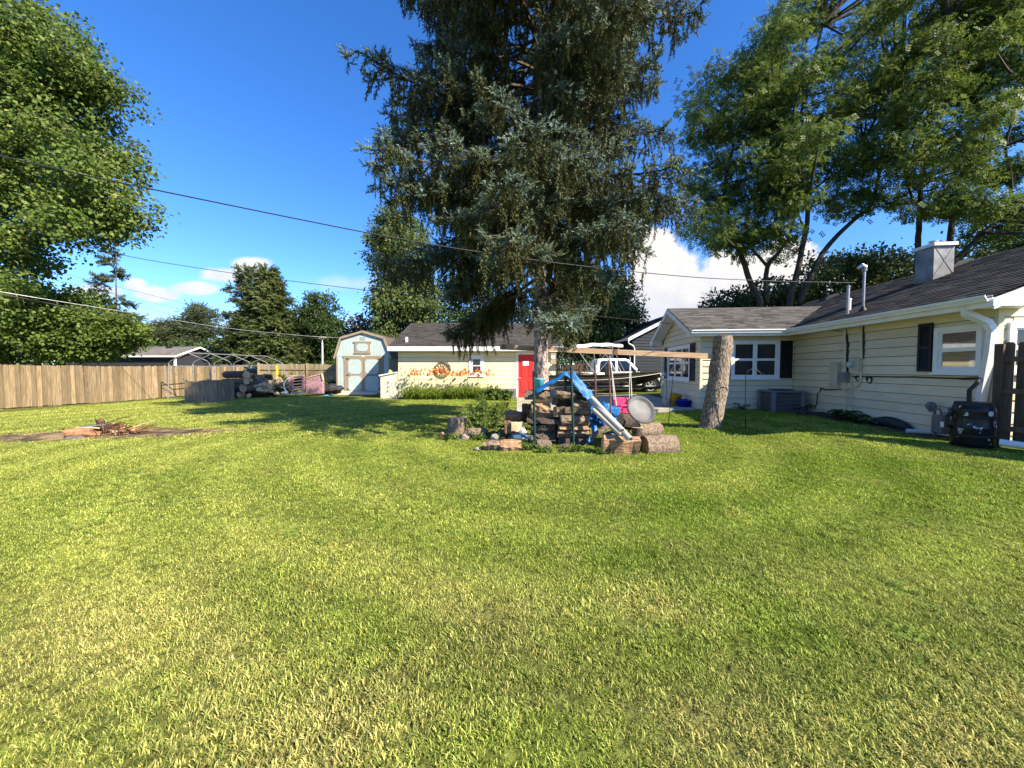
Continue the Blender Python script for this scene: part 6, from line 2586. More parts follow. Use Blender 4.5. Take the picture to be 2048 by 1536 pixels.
for s in (-1, 1):
    q.tube([tub.location + Vector((s * .28, -.06, .20)), tub.location + Vector((s * .33, 0, .18)), tub.location + Vector((s * .28, .06, .20))], .014, 6)
q.build('handles', m_btub, tub)
yb = W(1350, 810, 13.6)
yl = thing('bucket', 'mustard yellow bucket tipped against the blue tub', 'bucket', (yb.x, yb.y, .20))
q = MB()
q.lathe([(.001, 0), (.16, 0), (.20, .34), (.215, .345), (.215, .37), (.19, .37), (.155, .02), (.001, .02)], yl.location + Vector((-.03, 0, .03)), axis=(.10, -.12, 1), n=24, close=False)
q.build('body', plain('mustard_plastic', (.55, .33, .01), .4), yl, smooth=True)
q = MB()
q.tube([yl.location + Vector((.2 * math.cos(a), -.08 - .05 * math.sin(a), .38 - .22 * math.sin(a))) for a in np.linspace(.1, 3.04, 12)], .007, 5)
q.build('handle', m_galv, yl)
rock(1331, 803, 13.6, 13, 18, Mt('straw_doll', (.55, .42, .30), .8, .3, 6), 'small straw-coloured sack slumped left of the yellow bucket', 12, 'sack', name='sack')
rock(1377, 793, 13.75, 14, 10, Mt('pink_sack', (.52, .36, .33), .8, .2, 6), 'faded pink bundle behind the blue tub', 13, 'bundle', name='bundle')
wcn = W(1268, 800, 14.0)
wcan = thing('watering_can', 'small teal watering can on the patio behind the pink swing', 'watering can', (wcn.x, wcn.y, .19))
m_wc = plain('dull_teal', (.12, .25, .28), .45)
q = MB()
q.lathe([(.001, 0), (.13, 0), (.12, .22), (.09, .24), (.001, .24)], wcan.location, n=18, close=False)
q.build('body', m_wc, wcan, smooth=True)
q = MB()
q.tube([wcan.location + Vector((.11, 0, .05)), wcan.location + Vector((.22, 0, .15)), wcan.location + Vector((.27, 0, .24))], [.03, .022, .03], 8)
q.build('spout', m_wc, wcan)
q = MB()
q.tube([wcan.location + Vector((-.10, 0, .05)), wcan.location + Vector((-.20, 0, .14)), wcan.location + Vector((-.12, 0, .30)), wcan.location + Vector((.04, 0, .26))], .013, 6)
q.build('handle', m_wc, wcan)

# ------------------------------------------------------------------ air conditioner and meter group by the wall
HM = HF.to_3x3()
acl = HI @ W(1559, 822, 11.55)
ac = thing('air_conditioner', 'grey outdoor air conditioning unit in the corner by the sunroom', 'air conditioner', H(acl.x, acl.y, .19))
m_ac = Mt('ac_shell', (.16, .17, .18), .5, .1, 4)
m_acd = Mt('ac_grille', (.03, .032, .036), .6, .1, 4)
u0, u1, v0, v1 = acl.x - .40, acl.x + .38, -.95, -.22
q = MB(HF)
q.bx((u0 - .05, v0 - .05, .12), (u1 + .05, v1 + .05, .21))
q.build('base', m_concrete, ac)
q = MB(HF)
q.bx((u0, v0, .212), (u1, v1, .79))
q.build('core', m_acd, ac)
for (x, y) in ((u0, v0), (u1, v0), (u0, v1), (u1, v1)):
    q = MB(HF)
    q.bx((x - .05, y - .05, .212), (x + .05, y + .05, .80))
    q.build('corner_post', m_ac, ac, bevel=.012)
for side in range(4):
    q = MB(HF)
    for k in range(14):
        z = .25 + k * .038
        if side == 0:
            q.bx((u0 + .055, v0 - .014, z), (u1 - .055, v0 - .004, z + .014))
        elif side == 1:
            q.bx((u0 - .014, v0 + .055, z), (u0 - .004, v1 - .055, z + .014))
        elif side == 2:
            q.bx((u1 + .004, v0 + .055, z), (u1 + .014, v1 - .055, z + .014))
        else:
            q.bx((u0 + .055, v1 + .004, z), (u1 - .055, v1 + .014, z + .014))
    q.build('louvres', m_ac, ac)['kind'] = 'stuff'
q = MB(HF)
q.bx((u0 - .06, v0 - .06, .80), (u1 + .06, v1 + .06, .845))
q.build('top_panel', m_ac, ac, bevel=.015)
q = MB(HF)
for r in (.09, .17, .25, .31):
    q.tube([Vector(((u0 + u1) / 2 + r * math.cos(a), (v0 + v1) / 2 + r * math.sin(a), .875)) for a in np.linspace(0, 6.283, 28)], .007, 4, cap=False)
for a in np.linspace(0, math.pi, 7)[:-1]:
    d = Vector((math.cos(a), math.sin(a), 0)) * .32
    c = Vector(((u0 + u1) / 2, (v0 + v1) / 2, .868))
    q.tube([c - d, c + d], .006, 4)
q.build('fan_guard', m_acd, ac)

gm = thing('gas_meter', 'grey gas meter with its regulator and pipes at the foot of the side wall', 'gas meter', wallhit(1880, 868, .3))
m_gm = Mt('meter_grey', (.13, .14, .14), .55, .1, 5)
a, b = wl(1874, 865, .22), wl(1897, 831, .22)
q = MB(HF)
q.bx((U1 - .34, min(a.y, b.y), a.z), (U1 - .14, max(a.y, b.y), b.z))
q.build('body', m_gm, gm, bevel=.03)
a, b = wl(1880, 854, .35), wl(1887, 844, .35)
q = MB(HF)
q.bx((U1 - .347, min(a.y, b.y), a.z), (U1 - .341, max(a.y, b.y), b.z))
q.build('label_plate', m_white, gm)
o_ = .22
q = MB()
q.tube([wallhit(1869, 872, o_), wallhit(1869, 820, o_)], .022, 8)
q.tube([wallhit(1869, 818, o_), wallhit(1878, 818, o_), wallhit(1882, 823, o_), wallhit(1882, 832, o_)], .016, 8)
q.tube([wallhit(1882, 826, o_), wallhit(1899, 826, o_)], .012, 6)
q.tube([wallhit(1898, 832, o_), wallhit(1898, 817, o_), wallhit(1913, 817, o_)], .018, 8)
q.build('pipework', m_gm, gm)
q = MB()
p = wallhit(1862, 812, o_)
q.lathe([(.02, -.05), (.075, -.03), (.085, 0), (.075, .03), (.03, .06), (.03, .10)], p, axis=(-.9, -.3, .15), n=16)
q.lathe([(.035, -.08), (.045, 0), (.03, .09)], p + Vector((0, 0, -.03)), n=12)
q.build('regulator', m_gm, gm)

# black bin splashed with old white paint
m_bb = Mt('black_plastic_white_paint', (.008, .008, .011), .35, .2, 7, .1, col2=(.50, .54, .56), lo=.59, hi=.62, detail=7)
c = wl(1953, 885, .45)
bb0 = H(U1 - .52, c.y, 0)
bb0.z = float(hgt(bb0.x, bb0.y)) + .02
rb = thing('rain_barrel', 'black plastic barrel splashed with white paint under the downspout', 'barrel', bb0)
q = MB()
q.lathe([(.001, 0), (.235, 0), (.25, .05), (.25, .30), (.258, .32), (.25, .34), (.245, .56), (.253, .58), (.235, .66), (.20, .69), (.001, .70)], bb0, n=32, close=False)
q.build('body', m_bb, rb, smooth=True)
q = MB()
q.lathe([(.205, .66), (.22, .665), (.22, .72), (.205, .73), (.001, .735)], bb0, n=28, close=False)
q.build('lid', m_black, rb)
for s in (.16, .47):
    q = MB()
    q.lathe([(.252, s), (.260, s + .01), (.260, s + .03), (.252, s + .04)], bb0, n=32, close=False)
    q.build('hoop', m_black, rb)
q = MB()
dd = -EU
q.tube([bb0 + dd * .23 + EV * .08 + Vector((0, 0, .55)), bb0 + dd * .30 + EV * .09 + Vector((0, 0, .50)), bb0 + dd * .30 + EV * .09 + Vector((0, 0, .34)), bb0 + dd * .24 + EV * .08 + Vector((0, 0, .28))], .020, 8)
q.build('handle', m_black, rb)
q = MB()
e = wallhit(1958, 758, .16)
q.tube([bb0 + Vector((-.02, .05, .73)), bb0 + Vector((-.02, .05, .92)), bb0.lerp(e, .4) + Vector((0, 0, .58)), e], .03, 10)
q.build('inlet_hose', m_black, rb)
q = MB()
pa = bb0 + Vector((.05, -.32, .12))
q.tube([pa, pa + Vector((.25, -.35, -.03)), pa + Vector((.8, -.95, -.06))], .055, 12)
tag(q.build('drain_pipe', m_trim, None, org=pa), 'white drain pipe lying on the ground before the dark fence', 'pipe')
q = MB()
pa = wallhit(1813, 857, .42)
pa.z = float(hgt(pa.x, pa.y)) + .06
d = (EU * .9 + EV * -.35).normalized()
q.lathe([(.034, 0), (.042, 0), (.042, .45), (.034, .45), (.034, 0)], pa, axis=d, n=14, close=False)
tag(q.build('drain_outlet', m_trim, None, org=pa), 'short white pipe end poking from the planting strip', 'pipe')
# dark edging hump along the wall
q = MB()
pts = []
for k in range(15):
    t = k / 14
    p = wallhit(1738 + 85 * t, 835 + 14 * t, .10)
    p.z = float(hgt(p.x, p.y)) + .05 + .09 * math.sin(math.pi * t)
    pts.append(p)
q.tube(pts, [.05 + .06 * math.sin(math.pi * k / 14) for k in range(15)], 8)
tag(q.build('mat_roll', Mt('dark_slate_rubber', (.03, .035, .038), .7, .2, 5), None, org=pts[0], smooth=True), 'dark rolled landscape mat lying against the side wall', 'mat')


# ------------------------------------------------------------------ plants
def strap(V, Fc, base, az, L, w, arch, segs=5, fold=.15, start=.25):
    d = np.array([math.cos(az), math.sin(az), 0])
    s = np.array([-math.sin(az), math.cos(az), 0])
    o = len(V)
    for i in range(segs + 1):
        t = i / segs
        p = np.array(base) + d * L * (start * t + arch * t * t * .6) + np.array([0, 0, L * (t - arch * .75 * t ** 2.4)])
        ww = w * (1 - t ** 2.2) * (0.7 + .6 * t) / 2 + .0008
        V += [p - s * ww, p + s * ww]
    for i in range(segs):
        a = o + 2 * i
        Fc += [(a, a + 1, a + 3, a + 2)]


m_lily = leafmat('daylily_leaf', [(0, (.09, .16, .02)), (.5, (.21, .30, .035)), (1, (.38, .42, .08))], trans=.35, big=.2)
m_lilyf = leafmat('daylily_petal', [(0, (.62, .17, .03)), (1, (.80, .33, .10))], trans=.3, big=.1, tcol=1.1)
lx = np.linspace(gx(815, 18.9), gx(975, 18.9), 11)
for i, x in enumerate(lx):
    g_ = np.random.default_rng(500 + i)
    y = 18.95 + g_.uniform(-.15, .15)
    base = gz(x, y)
    lab = ('leftmost clump of orange daylilies beside the cream bin', 'second clump of orange daylilies from the cream bin', 'third clump of orange daylilies from the cream bin', 'fourth clump of daylilies, left of the wagon wheel',
           'fifth clump of daylilies, directly under the wagon wheel', 'sixth clump of daylilies, just right of the wagon wheel', 'seventh clump of daylilies, between the wheel and the tiny window', 'tallest clump of daylilies, just left of the tiny window',
           'clump of daylilies directly under the tiny window', 'second clump of daylilies from the right end of the row', 'rightmost clump of orange daylilies near the grey cover')[i]
    root = thing('daylily', lab, 'flower', base, 'daylilies along the garage wall')
    V, Fc = [], []
    hh_ = 1.22 + (.25 if i == 7 else 0)
    for k in range(105):
        strap(V, Fc, np.array(base) + np.array([g_.uniform(-.2, .2), g_.uniform(-.2, .2), -.02]), g_.uniform(0, 6.283), hh_ * g_.uniform(.65, 1.15), .034, g_.uniform(.6, 1.15), start=.22)
    np_obj('foliage', np.array(V), np.array(Fc), [m_lily], root)['kind'] = 'stuff'
    sb_ = MB()
    fv, ff = [], []
    for k in range(8):
        a = np.array(base) + np.array([g_.uniform(-.2, .2), g_.uniform(-.15, .15), 0])
        tp = a + np.array([g_.uniform(-.22, .22), g_.uniform(-.2, .1), g_.uniform(1.12, 1.45)])
        sb_.tube([a, (a + tp) / 2 + np.array([.02, 0, .03]), tp], [.006, .005, .004], 4, cap=False)
        for m in range(g_.integers(1, 4)):
            ctr = tp + g_.normal(0, .05, 3)
            ax_ = norm(np.array([g_.uniform(-1, 1), g_.uniform(-1.2, .2), .5]))
            uu = norm(np.cross(ax_, [0.1, 0.2, 1]))
            vv = np.cross(ax_, uu)
            for pz in range(6):
                th = pz * math.pi / 3
                d = uu * math.cos(th) + vv * math.sin(th)
                t_ = -uu * math.sin(th) + vv * math.cos(th)
                o = len(fv)
                fv += [ctr, ctr + ax_ * .05 + d * .035 - t_ * .018, ctr + ax_ * .07 + d * .085, ctr + ax_ * .05 + d * .035 + t_ * .018]
                ff += [(o, o + 1, o + 2, o + 3)]
    sb_.build('stem', m_lily, root)['kind'] = 'stuff'
    np_obj('flower', np.array(fv), np.array(ff), [m_lilyf], root)['kind'] = 'stuff'

m_weed = leafmat('weed_leaf', [(0, (.05, .09, .018)), (.6, (.10, .16, .03)), (1, (.20, .25, .06))], trans=.35, big=.2)
m_fern = leafmat('asparagus_fern', [(0, (.10, .16, .03)), (.6, (.17, .24, .05)), (1, (.28, .33, .10))], trans=.3, big=.2)


def leafy(name, label, base, rad, nst, lsize, mat, leafk, cat='plant', group=None, lean=.5, per=14, sd=1, hfac=1.0, stem=.006):
    """stems that fan out from one foot with leaves along them"""
    g_ = np.random.default_rng(sd)
    base = np.array(base)
    root = thing(name, label, cat, base, group)
    sb_ = MB()
    pos, dirs = [], []
    for k in range(nst):
        az = g_.uniform(0, 6.283)
        q_ = g_.uniform(0, 1) ** .6
        tip = base + np.array([math.cos(az) * rad[0] * q_, math.sin(az) * rad[1] * q_, rad[2] * g_.uniform(.55, 1.0) * (1 - .4 * q_ ** 2) * hfac])
        f0 = base + np.array([math.cos(az) * rad[0] * .15, math.sin(az) * rad[1] * .15, -.02])
        md = (f0 + tip) / 2 + np.array([0, 0, rad[2] * .12])
        sb_.tube([f0, md, tip], [stem, stem * .7, stem * .3], 4, cap=False)
        for t in g_.uniform(.25, 1.0, per):
            p = f0 * (1 - t) ** 2 + 2 * md * t * (1 - t) + tip * t * t
            pos.append(p + g_.normal(0, .02, 3) * lsize * 5)
            dirs.append(norm(np.array([math.cos(az), math.sin(az), .4]) * .5 + g_.normal(0, .8, 3)))
    sb_.build('stem', mat, root)['kind'] = 'stuff'
    pos, dirs = np.array(pos), np.array(dirs)
    tv, tf = leafk
    Ms = frames(dirs, np.tile([0, 0, 1.0], (len(pos), 1)) + g_.normal(0, .4, (len(pos), 3))) * (lsize * g_.uniform(.6, 1.35, len(pos)))[:, None, None]
    V, Fc = scatter(tv, tf, Ms, pos)
    np_obj('foliage', V, Fc, [mat], root)['kind'] = 'stuff'
    return root


T_ND = leaf_tmpl('needles', 77)
leafy('asparagus_plant', 'tall feathery green plant billowing behind the stump and wire rack', gz(*W(972, 850, 9.6).xy), (.62, .4, .88), 30, .15, m_fern, T_ND, per=26, sd=3)
leafy('asparagus_plant', 'smaller feathery plant leaning toward the lawn beside the stump', gz(*W(945, 862, 9.2).xy), (.36, .25, .5), 22, .15, m_fern, T_ND, per=26, sd=4)
leafy('shrub', 'low dark leafy shrub in front of the grey cover', gz(*W(985, 800, 17.8).xy), (.62, .4, .72), 40, .15, m_weed, T_OVAL, cat='shrub', per=26, sd=5)
leafy('shrub', 'dark leafy shrub right of the first by the red door', gz(*W(1012, 800, 17.6).xy), (.42, .3, .55), 28, .14, m_weed, T_OVAL, cat='shrub', per=24, sd=6)
leafy('shrub', 'fresh green bush in front of the back fence beside the pink panel', gz(*W(578, 770, 22.8).xy), (.85, .5, 1.35), 60, .20, m_weed, T_OVAL, cat='shrub', per=34, sd=7)
leafy('shrub', 'scrubby bush between the dark mound and the shed', gz(*W(655, 770, 24.0).xy), (.7, .4, .95), 40, .18, m_weed, T_OVAL, cat='shrub', per=24, sd=8)
for i, (px, py, rx, hz, lab) in enumerate(((1058, 901, .20, .20, 'leafy weed growing at the foot of the left green stake'), (1088, 906, .14, .13, 'low yellowish weed right of the left green stake'), (1152, 903, .16, .17, 'weed tuft at the foot of the right green stake'),
                                          (1000, 884, .26, .14, 'trailing weeds over the edging logs'), (1205, 908, .28, .15, 'broad weeds in the shade beside the split log'), (952, 880, .25, .17, 'weeds round the pinkish rock'), (1130, 905, .2, .1, 'short weeds before the right stack'),
                                          (1256, 880, .12, .22, 'pale-leaved weed between the upright log and the thick log'), (900, 878, .28, .10, 'clover-like weeds at the base of the stump'))):
    p = G(px, py)
    leafy('weed', lab, p, (rx, rx * .8, hz), 16, .055, m_weed, T_OVAL, per=12, sd=20 + i, group='weeds round the woodpile')


def hosta(label, base, r, n, sd, mat):
    g_ = np.random.default_rng(sd)
    root = thing('hosta', label, 'plant', base, 'hostas along the side wall')
    V, Fc = [], []
    for k in range(n):
        az = k * 2.4 + g_.uniform(-.3, .3)
        L = r * g_.uniform(.7, 1.25)
        d, s = np.array([math.cos(az), math.sin(az), 0]), np.array([-math.sin(az), math.cos(az), 0])
        o = len(V)
        up_ = g_.uniform(.35, .95)
        for t, w in ((0, .02), (.35, .05), (.55, .24), (.75, .26), (.92, .12), (1.02, .005)):
            p = np.array(base) + d * L * t + np.array([0, 0, L * up_ * math.sin(min(1, t * 1.1) * 2.2) * .8])
            V += [p - s * w * L + np.array([0, 0, .06 * L * (w > .1)]), p, p + s * w * L + np.array([0, 0, .06 * L * (w > .1)])]
        for i in range(5):
            a = o + 3 * i
            Fc += [(a, a + 1, a + 4, a + 3), (a + 1, a + 2, a + 5, a + 4)]
    np_obj('foliage', np.array(V), np.array(Fc), [mat], root)
    return root


m_hosta = leafmat('hosta_leaf', [(0, (.025, .055, .015)), (.6, (.05, .095, .025)), (1, (.13, .17, .07))], trans=.2, big=.2)
for lab, px, py, r, n, sd in (('large hosta under the breaker panel', 1690, 838, .34, 26, 1), ('pale-edged hosta nearest the lawn below the meter', 1706, 842, .26, 20, 2), ('small hosta at the right end of the planting strip clump', 1733, 842, .22, 16, 3), ('dark low hosta beside the air conditioner', 1600, 828, .28, 18, 4), ('dark little hosta under the double window', 1484, 824, .24, 16, 5)):
    p = wallhit(px, py, .32) if px > 1590 else W(px, py, 11.85)
    hosta(lab, Vector((p.x, p.y, float(hgt(p.x, p.y)))), r, n, sd, m_hosta)
# sticks and edging by the air conditioner
for i in range(5):
    p = wallhit(1610 + i * 14, 826 + i * 3, .42 + .05 * (i % 2))
    z = float(hgt(p.x, p.y)) + .05
    q = MB()
    q.tube([(p.x, p.y, z), (p.x + .25, p.y - .35, z + .03), (p.x + .3, p.y - .8, z - .02)], [.025, .02, .012], 5)
    tag(q.build('stick', m_bark_dark, None, org=(p.x, p.y, z)), 'dark stick lying in the planting strip between the air conditioner and hostas', 'stick', 'sticks in the planting strip')
# ------------------------------------------------------------------ far left corner: canopy frame, pen, logs, discarded furniture
CA = Vector((-16.75, 18.7, 0))
cd, cw_ = Vector((.12, .99, 0)).normalized(), Vector((.99, -.12, 0)).normalized()
cf = thing('canopy_frame', 'bare white tube frame of a carport canopy standing along the fence', 'frame', CA)
m_tube = Mt('white_tube', (.26, .26, .25), .45, .1, 6, 0, .2)
BAY, WID = 1.25, 2.4


def cpt(k, w, z):
    p = CA + cd * (BAY * k) + cw_ * w
    return Vector((p.x, p.y, z))


for k in range(5):
    q = MB()
    q.tube([cpt(k, .12, 1.55), cpt(k, .10, 1.74), cpt(k, .22, 1.86), cpt(k, WID / 2 - .06, 2.22), cpt(k, WID / 2, 2.24), cpt(k, WID / 2 + .06, 2.22), cpt(k, WID - .22, 1.86), cpt(k, WID - .10, 1.74), cpt(k, WID - .12 + .02, 1.55)], .021, 8)
    q.build('arch', m_tube, cf)
    for w in (.0, WID):
        q = MB()
        q.tube([cpt(k, w, .0), cpt(k, w + (.10 if w == 0 else -.08), 1.6)], .023, 8)
        q.build('leg', m_tube, cf)
for w, z, nm in ((WID / 2, 2.25, 'ridge_tube'), (.10, 1.62, 'eave_rail'), (WID - .10, 1.66, 'eave_rail')):
    q = MB()
    q.tube([cpt(0, w, z), cpt(4, w, z)], .020, 8)
    q.build(nm, m_tube, cf)
q = MB()
q.tube([cpt(0, 0, .12), cpt(1.1, 0, .12)], .022, 6)
q.build('ground_rail', m_tube, cf)
for k in (.0, 3.0):
    q = MB()
    q.tube([cpt(k, .1, 1.5), cpt(k + 1, .0, .6)], .016, 6)
    q.build('brace', m_tube, cf)

pen = thing('compost_pen', 'weathered grey board bin open at the top in front of the canopy frame', 'bin', W(402, 805, 17.0))
pc = W(402, 800, 17.0)
pc.z = 0
for i in range(8):
    q = MB()
    x = pc.x - .71 + .178 * i
    q.bx((x, pc.y, -.03), (x + .174, pc.y + .03, .90 + .03 * math.sin(i * 1.7) + .02 * i / 7))
    q.build('board', m_wood_grey, pen)
for s in (-.72, .70):
    for i in range(5):
        q = MB()
        q.bx((pc.x + s, pc.y + .035 + .2 * i, -.03), (pc.x + s + .03, pc.y + .23 + .2 * i, .92 + .02 * math.sin(i * 2.1)))
        q.build('board', m_wood_grey, pen)
for i in range(8):
    q = MB()
    x = pc.x - .71 + .178 * i
    q.bx((x, pc.y + 1.04, -.03), (x + .174, pc.y + 1.07, .96))
    q.build('board', m_wood_grey, pen)
q = MB()
q.bx((pc.x - .70, pc.y + .04, .0), (pc.x + .69, pc.y + 1.03, .55))
q.build('compost', Mt('compost', (.06, .045, .03), .95, .4, 12, .6), pen)

# long logs stacked with their sides to the camera
Yl = 19.0
for i, (a, b, c, d, mt_, lab) in enumerate(((437, 472, 784, 797, m_log_dark, 'bottom left log of the distant log stack'), (452, 482, 781, 796, m_log_dark, 'bottom right log of the distant log stack'),
                                           (437, 486, 768, 784, m_log_dark, 'wide second log of the distant stack with a pale end'), (449, 493, 757, 769, m_log_bark, 'smooth grey third log of the distant stack'),
                                           (452, 493, 742, 756.5, m_log_dark, 'dark top log of the distant stack'))):
    A_, B_ = W(a, (c + d) / 2, Yl + .3), W(b, (c + d) / 2, Yl - .1)
    round_log(A_, B_, (d - c) / 2 * Yl / F * 1.05, mt_, lab, 'long logs in the distant stack', seed=60 + i, n=14)
A_ = W(470, 737, Yl + .3)
for i, (px, py, r, Y) in enumerate(((493, 742, 5, 19.3), (497, 752, 5, 19.4), (499, 760, 4, 19.5), (501, 766, 3.6, 19.3), (487, 778, 7, 18.85), (471, 789, 4, 18.9), (498, 791, 4.5, 18.9), (508, 757, 8, 19.8), (515, 764, 5, 19.6), (527, 751, 3.5, 20), (528, 756, 3.5, 20.2), (533, 763, 4, 19.9),
                                    (509, 771, 5, 19.4), (518, 779, 5, 19.2), (549, 768, 3.5, 20.3), (554, 757, 4, 20.6), (560, 758, 4, 20.7), (563, 762, 3.5, 20.6), (557, 762, 4, 20.5), (547, 767, 4, 20.3), (540, 775, 4.5, 20.1), (560, 769, 4, 20.3))):
    c = W(px, py, Y)
    rr = r * Y / F
    v = Vector((random.uniform(-.5, .5), .45, random.uniform(-.08, .08))).normalized() * (.42 if r < 6 else .5)
    round_log(c, c + v, rr, m_log_bark if i % 3 else m_log_dark, 'round cut log with a pale end in the tumbled pile right of the log stack', 'cut rounds beside the log stack', name='log_round', seed=90 + i, n=12)
for i, (px, py, h_, Y) in enumerate(((497, 738, 12, 19.5), (503, 740, 9, 19.6))):
    c = W(px, py, Y)
    q = MB()
    q.beam(c, c + Vector((.05 + .1 * i, .05, h_ * Y / F)), .10, .07, up=(0, 1, 0))
    tag(q.build('split_offcut', m_cut, None, org=c), ('taller' if i == 0 else 'shorter') + ' pale split offcut stuck upright on the log stack', 'log')
firewood(520, 541, 766, 781, 19.5, m_cut, 'broad tan log chunk lit by the sun in the tumbled pile', None, 120, depth=1.2)
firewood(519, 545, 779, 786, 19.2, m_cut, 'flat tan slab lying under the broad log chunk', None, 121, depth=2)
# heap under the rounds so that they rest on something
for i, (px, py, w, h_, Y, lab) in enumerate(((516, 780, 50, 30, 20.3, 'low earthy heap of bark under the tumbled rounds'), (553, 779, 34, 22, 21.0, 'leafy heap under the right end of the cut rounds'))):
    rock(px, py, Y, w, h_, m_log_dark if i == 0 else Mt('leafy_heap', (.05, .06, .02), .95, .4, 12, .6, col2=(.10, .10, .04)), lab, 30 + i, 'heap', name='bark_heap')
q = MB()
c = W(444, 790, 18.6)
q.prism([W(434, 776, 18.6), W(447, 773, 18.6), W(446, 781, 18.55), W(440, 794, 18.5), W(435, 790, 18.55)], (.1, .3, 0))
tag(q.build('wheelbarrow_tray', Mt('navy_metal', (.012, .014, .03), .5, .2, 5), None, org=c), 'dark navy tray leaning between the grey bin and the log stack', 'tray')
q = MB()
q.tube([W(438.5, 791, 18.45), W(443.5, 781, 18.45)], .025, 6)
tag(q.build('handle_bar', m_white, None, org=W(440, 788, 18.45)), 'short white bar lying on the dark navy tray', 'bar')

ypx = W(554.5, 757, 24.0)
q = MB()
q.bx((ypx.x - .05, ypx.y - .04, .0), (ypx.x + .05, ypx.y + .04, 1.72))
tag(q.build('yellow_post', plain('yellow_paint', (.75, .55, .02), .5), None, org=(ypx.x, ypx.y, 0)), 'bright yellow post standing at the end of the canopy frame', 'post')

# discarded pink furniture
m_pinkf = Mt('pink_floral_fabric', (.24, .11, .12), .9, .3, 12, .2, col2=(.44, .27, .27))
YF = 21.0
sf_ = thing('sofa_back', 'faded pink patterned sofa back propped upright before the fence', 'furniture', W(628, 790, YF))
q = MB()
q.prism([W(610, 760, YF), W(611, 755, YF), W(643, 747, YF), W(645.5, 760, YF), W(645.5, 788, YF), W(612, 788, YF)], (0, .22, 0))
q.build('panel', m_pinkf, sf_, bevel=.03)
q = MB()
q.beam(W(643.5, 747, YF - .02), W(646, 760, YF - .02), .05, .09, up=(0, 1, 0))
q.beam(W(610.5, 756, YF - .02), W(643, 747.5, YF - .02), .05, .04, up=(0, 1, 0))
q.build('wood_trim', m_cut, sf_)
fr_ = thing('armchair_frame', 'overturned armchair frame with torn pink arms beside the sofa back', 'furniture', W(594, 788, YF - .4))
q = MB()
for (a, b) in (((579.5, 752), (580.5, 782)), ((585, 752), (586, 782)), ((607, 752), (606, 781))):
    q.beam(W(*b, YF - .4), W(*a, YF - .4), .11, .12, up=(0, 1, 0))
q.build('arm', m_pinkf, fr_)
q = MB()
q.beam(W(580, 752, YF - .4), W(608, 751, YF - .4), .09, .08)
q.beam(W(586, 779, YF - .4), W(607, 777, YF - .4), .09, .07)
for k in range(4):
    q.beam(W(589, 757 + 6 * k, YF - .3), W(603, 755 + 6 * k, YF - .3), .3, .06)
q.build('springs', m_cut, fr_)
q = MB()
q.prism([W(586, 753, YF - .1), W(606, 753, YF - .1), W(605, 780, YF - .1), W(587, 780, YF - .1)], (0, .06, 0))
q.build('dust_cover', m_black, fr_)
q = MB()
q.tube([W(579, 760, YF - .7) + Vector((.0, .3 * math.sin(a) * .3, 0)) + Vector((-.34 * math.cos(a) * .9, 0, .36 * math.sin(a) - .25)) for a in np.linspace(-1.4, 1.5, 14)], .03, 8)
tag(q.build('hoop', m_trim, None, org=W(570, 775, YF - .7)), 'pale bent hoop lying left of the overturned armchair', 'hoop')
q = MB()
q.beam(W(583, 787, YF - .8), W(612, 783.5, YF - .8), .14, .09)
tag(q.build('plank', Mt('pinkish_plank', (.45, .33, .28), .9, .2, 4), None, org=W(598, 785, YF - .8)), 'pinkish plank on the ground before the overturned armchair', 'plank')
md = lumpy(W(660, 778, 22.2), (.70, .5, .27), .45, 15, 4, 2.2)
tag(md.build('covered_mound', Mt('dark_cover', (.025, .027, .03), .6, .3, 5, .2), None, org=W(660, 775, 22.2), smooth=True), 'low mound under a dark cover between the sofa back and the shed', 'mound')
for i, (px, py, w, h_, col, lab, nm) in enumerate(((570, 786, 13, 7, (.60, .62, .62), 'crumpled white bag near the hoop', 'bag'), (553, 787, 11, 7, (.45, .38, .22), 'straw-coloured sack left of the white bag', 'sack'), (664, 790, 7, 4, (.65, .66, .62), 'small white scrap by the shed ramp', 'scrap'),
                                                   (652, 791, 14, 3, (.10, .45, .60), 'thin turquoise scrap in the grass by the shed', 'scrap'), (597, 790.5, 7, 3, (.25, .60, .55), 'mint green scrap in the grass before the plank', 'scrap'))):
    rock(px, py, 20.2, w, h_, Mt('scrap_%s' % nm, col, .7, .2, 6), lab, 40 + i, nm, name=nm)
# brush twigs on top of the sofa
bt = MB()
for i in range(46):
    a = W(random.uniform(600, 640), 756, YF + .5)
    bt.tube([a, a + Vector((random.uniform(-.5, .5), random.uniform(-.2, .2), random.uniform(.2, .75)))], [.010, .004], 3)
tag(bt.build('brush_heap', m_bark, None, org=W(620, 756, YF + .5)), 'tangle of grey brush twigs behind the sofa back', 'brush')

# ------------------------------------------------------------------ burn pile on a bare patch
bp_c = W(190, 868, 8.75)
fp = MB()
ctr = Vector((-9.1, 8.8, 0))
N_ = 96
ring, prev = [], None
for rr_, lift in ((0, .012), (.5, .012), (1, .006)):
    row = []
    for k in range(N_):
        a = 2 * math.pi * k / N_
        e = 1 + .12 * math.sin(3 * a + 1) + .08 * math.sin(5 * a) + .07 * math.sin(9 * a + 2) + .06 * math.sin(23 * a) + .05 * math.sin(37 * a + 1)
        x, y = ctr.x + math.cos(a) * 3.1 * rr_ * e, ctr.y + math.sin(a) * 1.0 * rr_ * e + math.cos(a) * rr_ * .42
        row.append(Vector((x, y, float(hgt(x, y)) + lift)))
    ring.append(row)
P = ring[0] + ring[1] + ring[2]
fp.add(P, [(r * N_ + k, r * N_ + (k + 1) % N_, (r + 1) * N_ + (k + 1) % N_, (r + 1) * N_ + k) for r in range(2) for k in range(N_)])


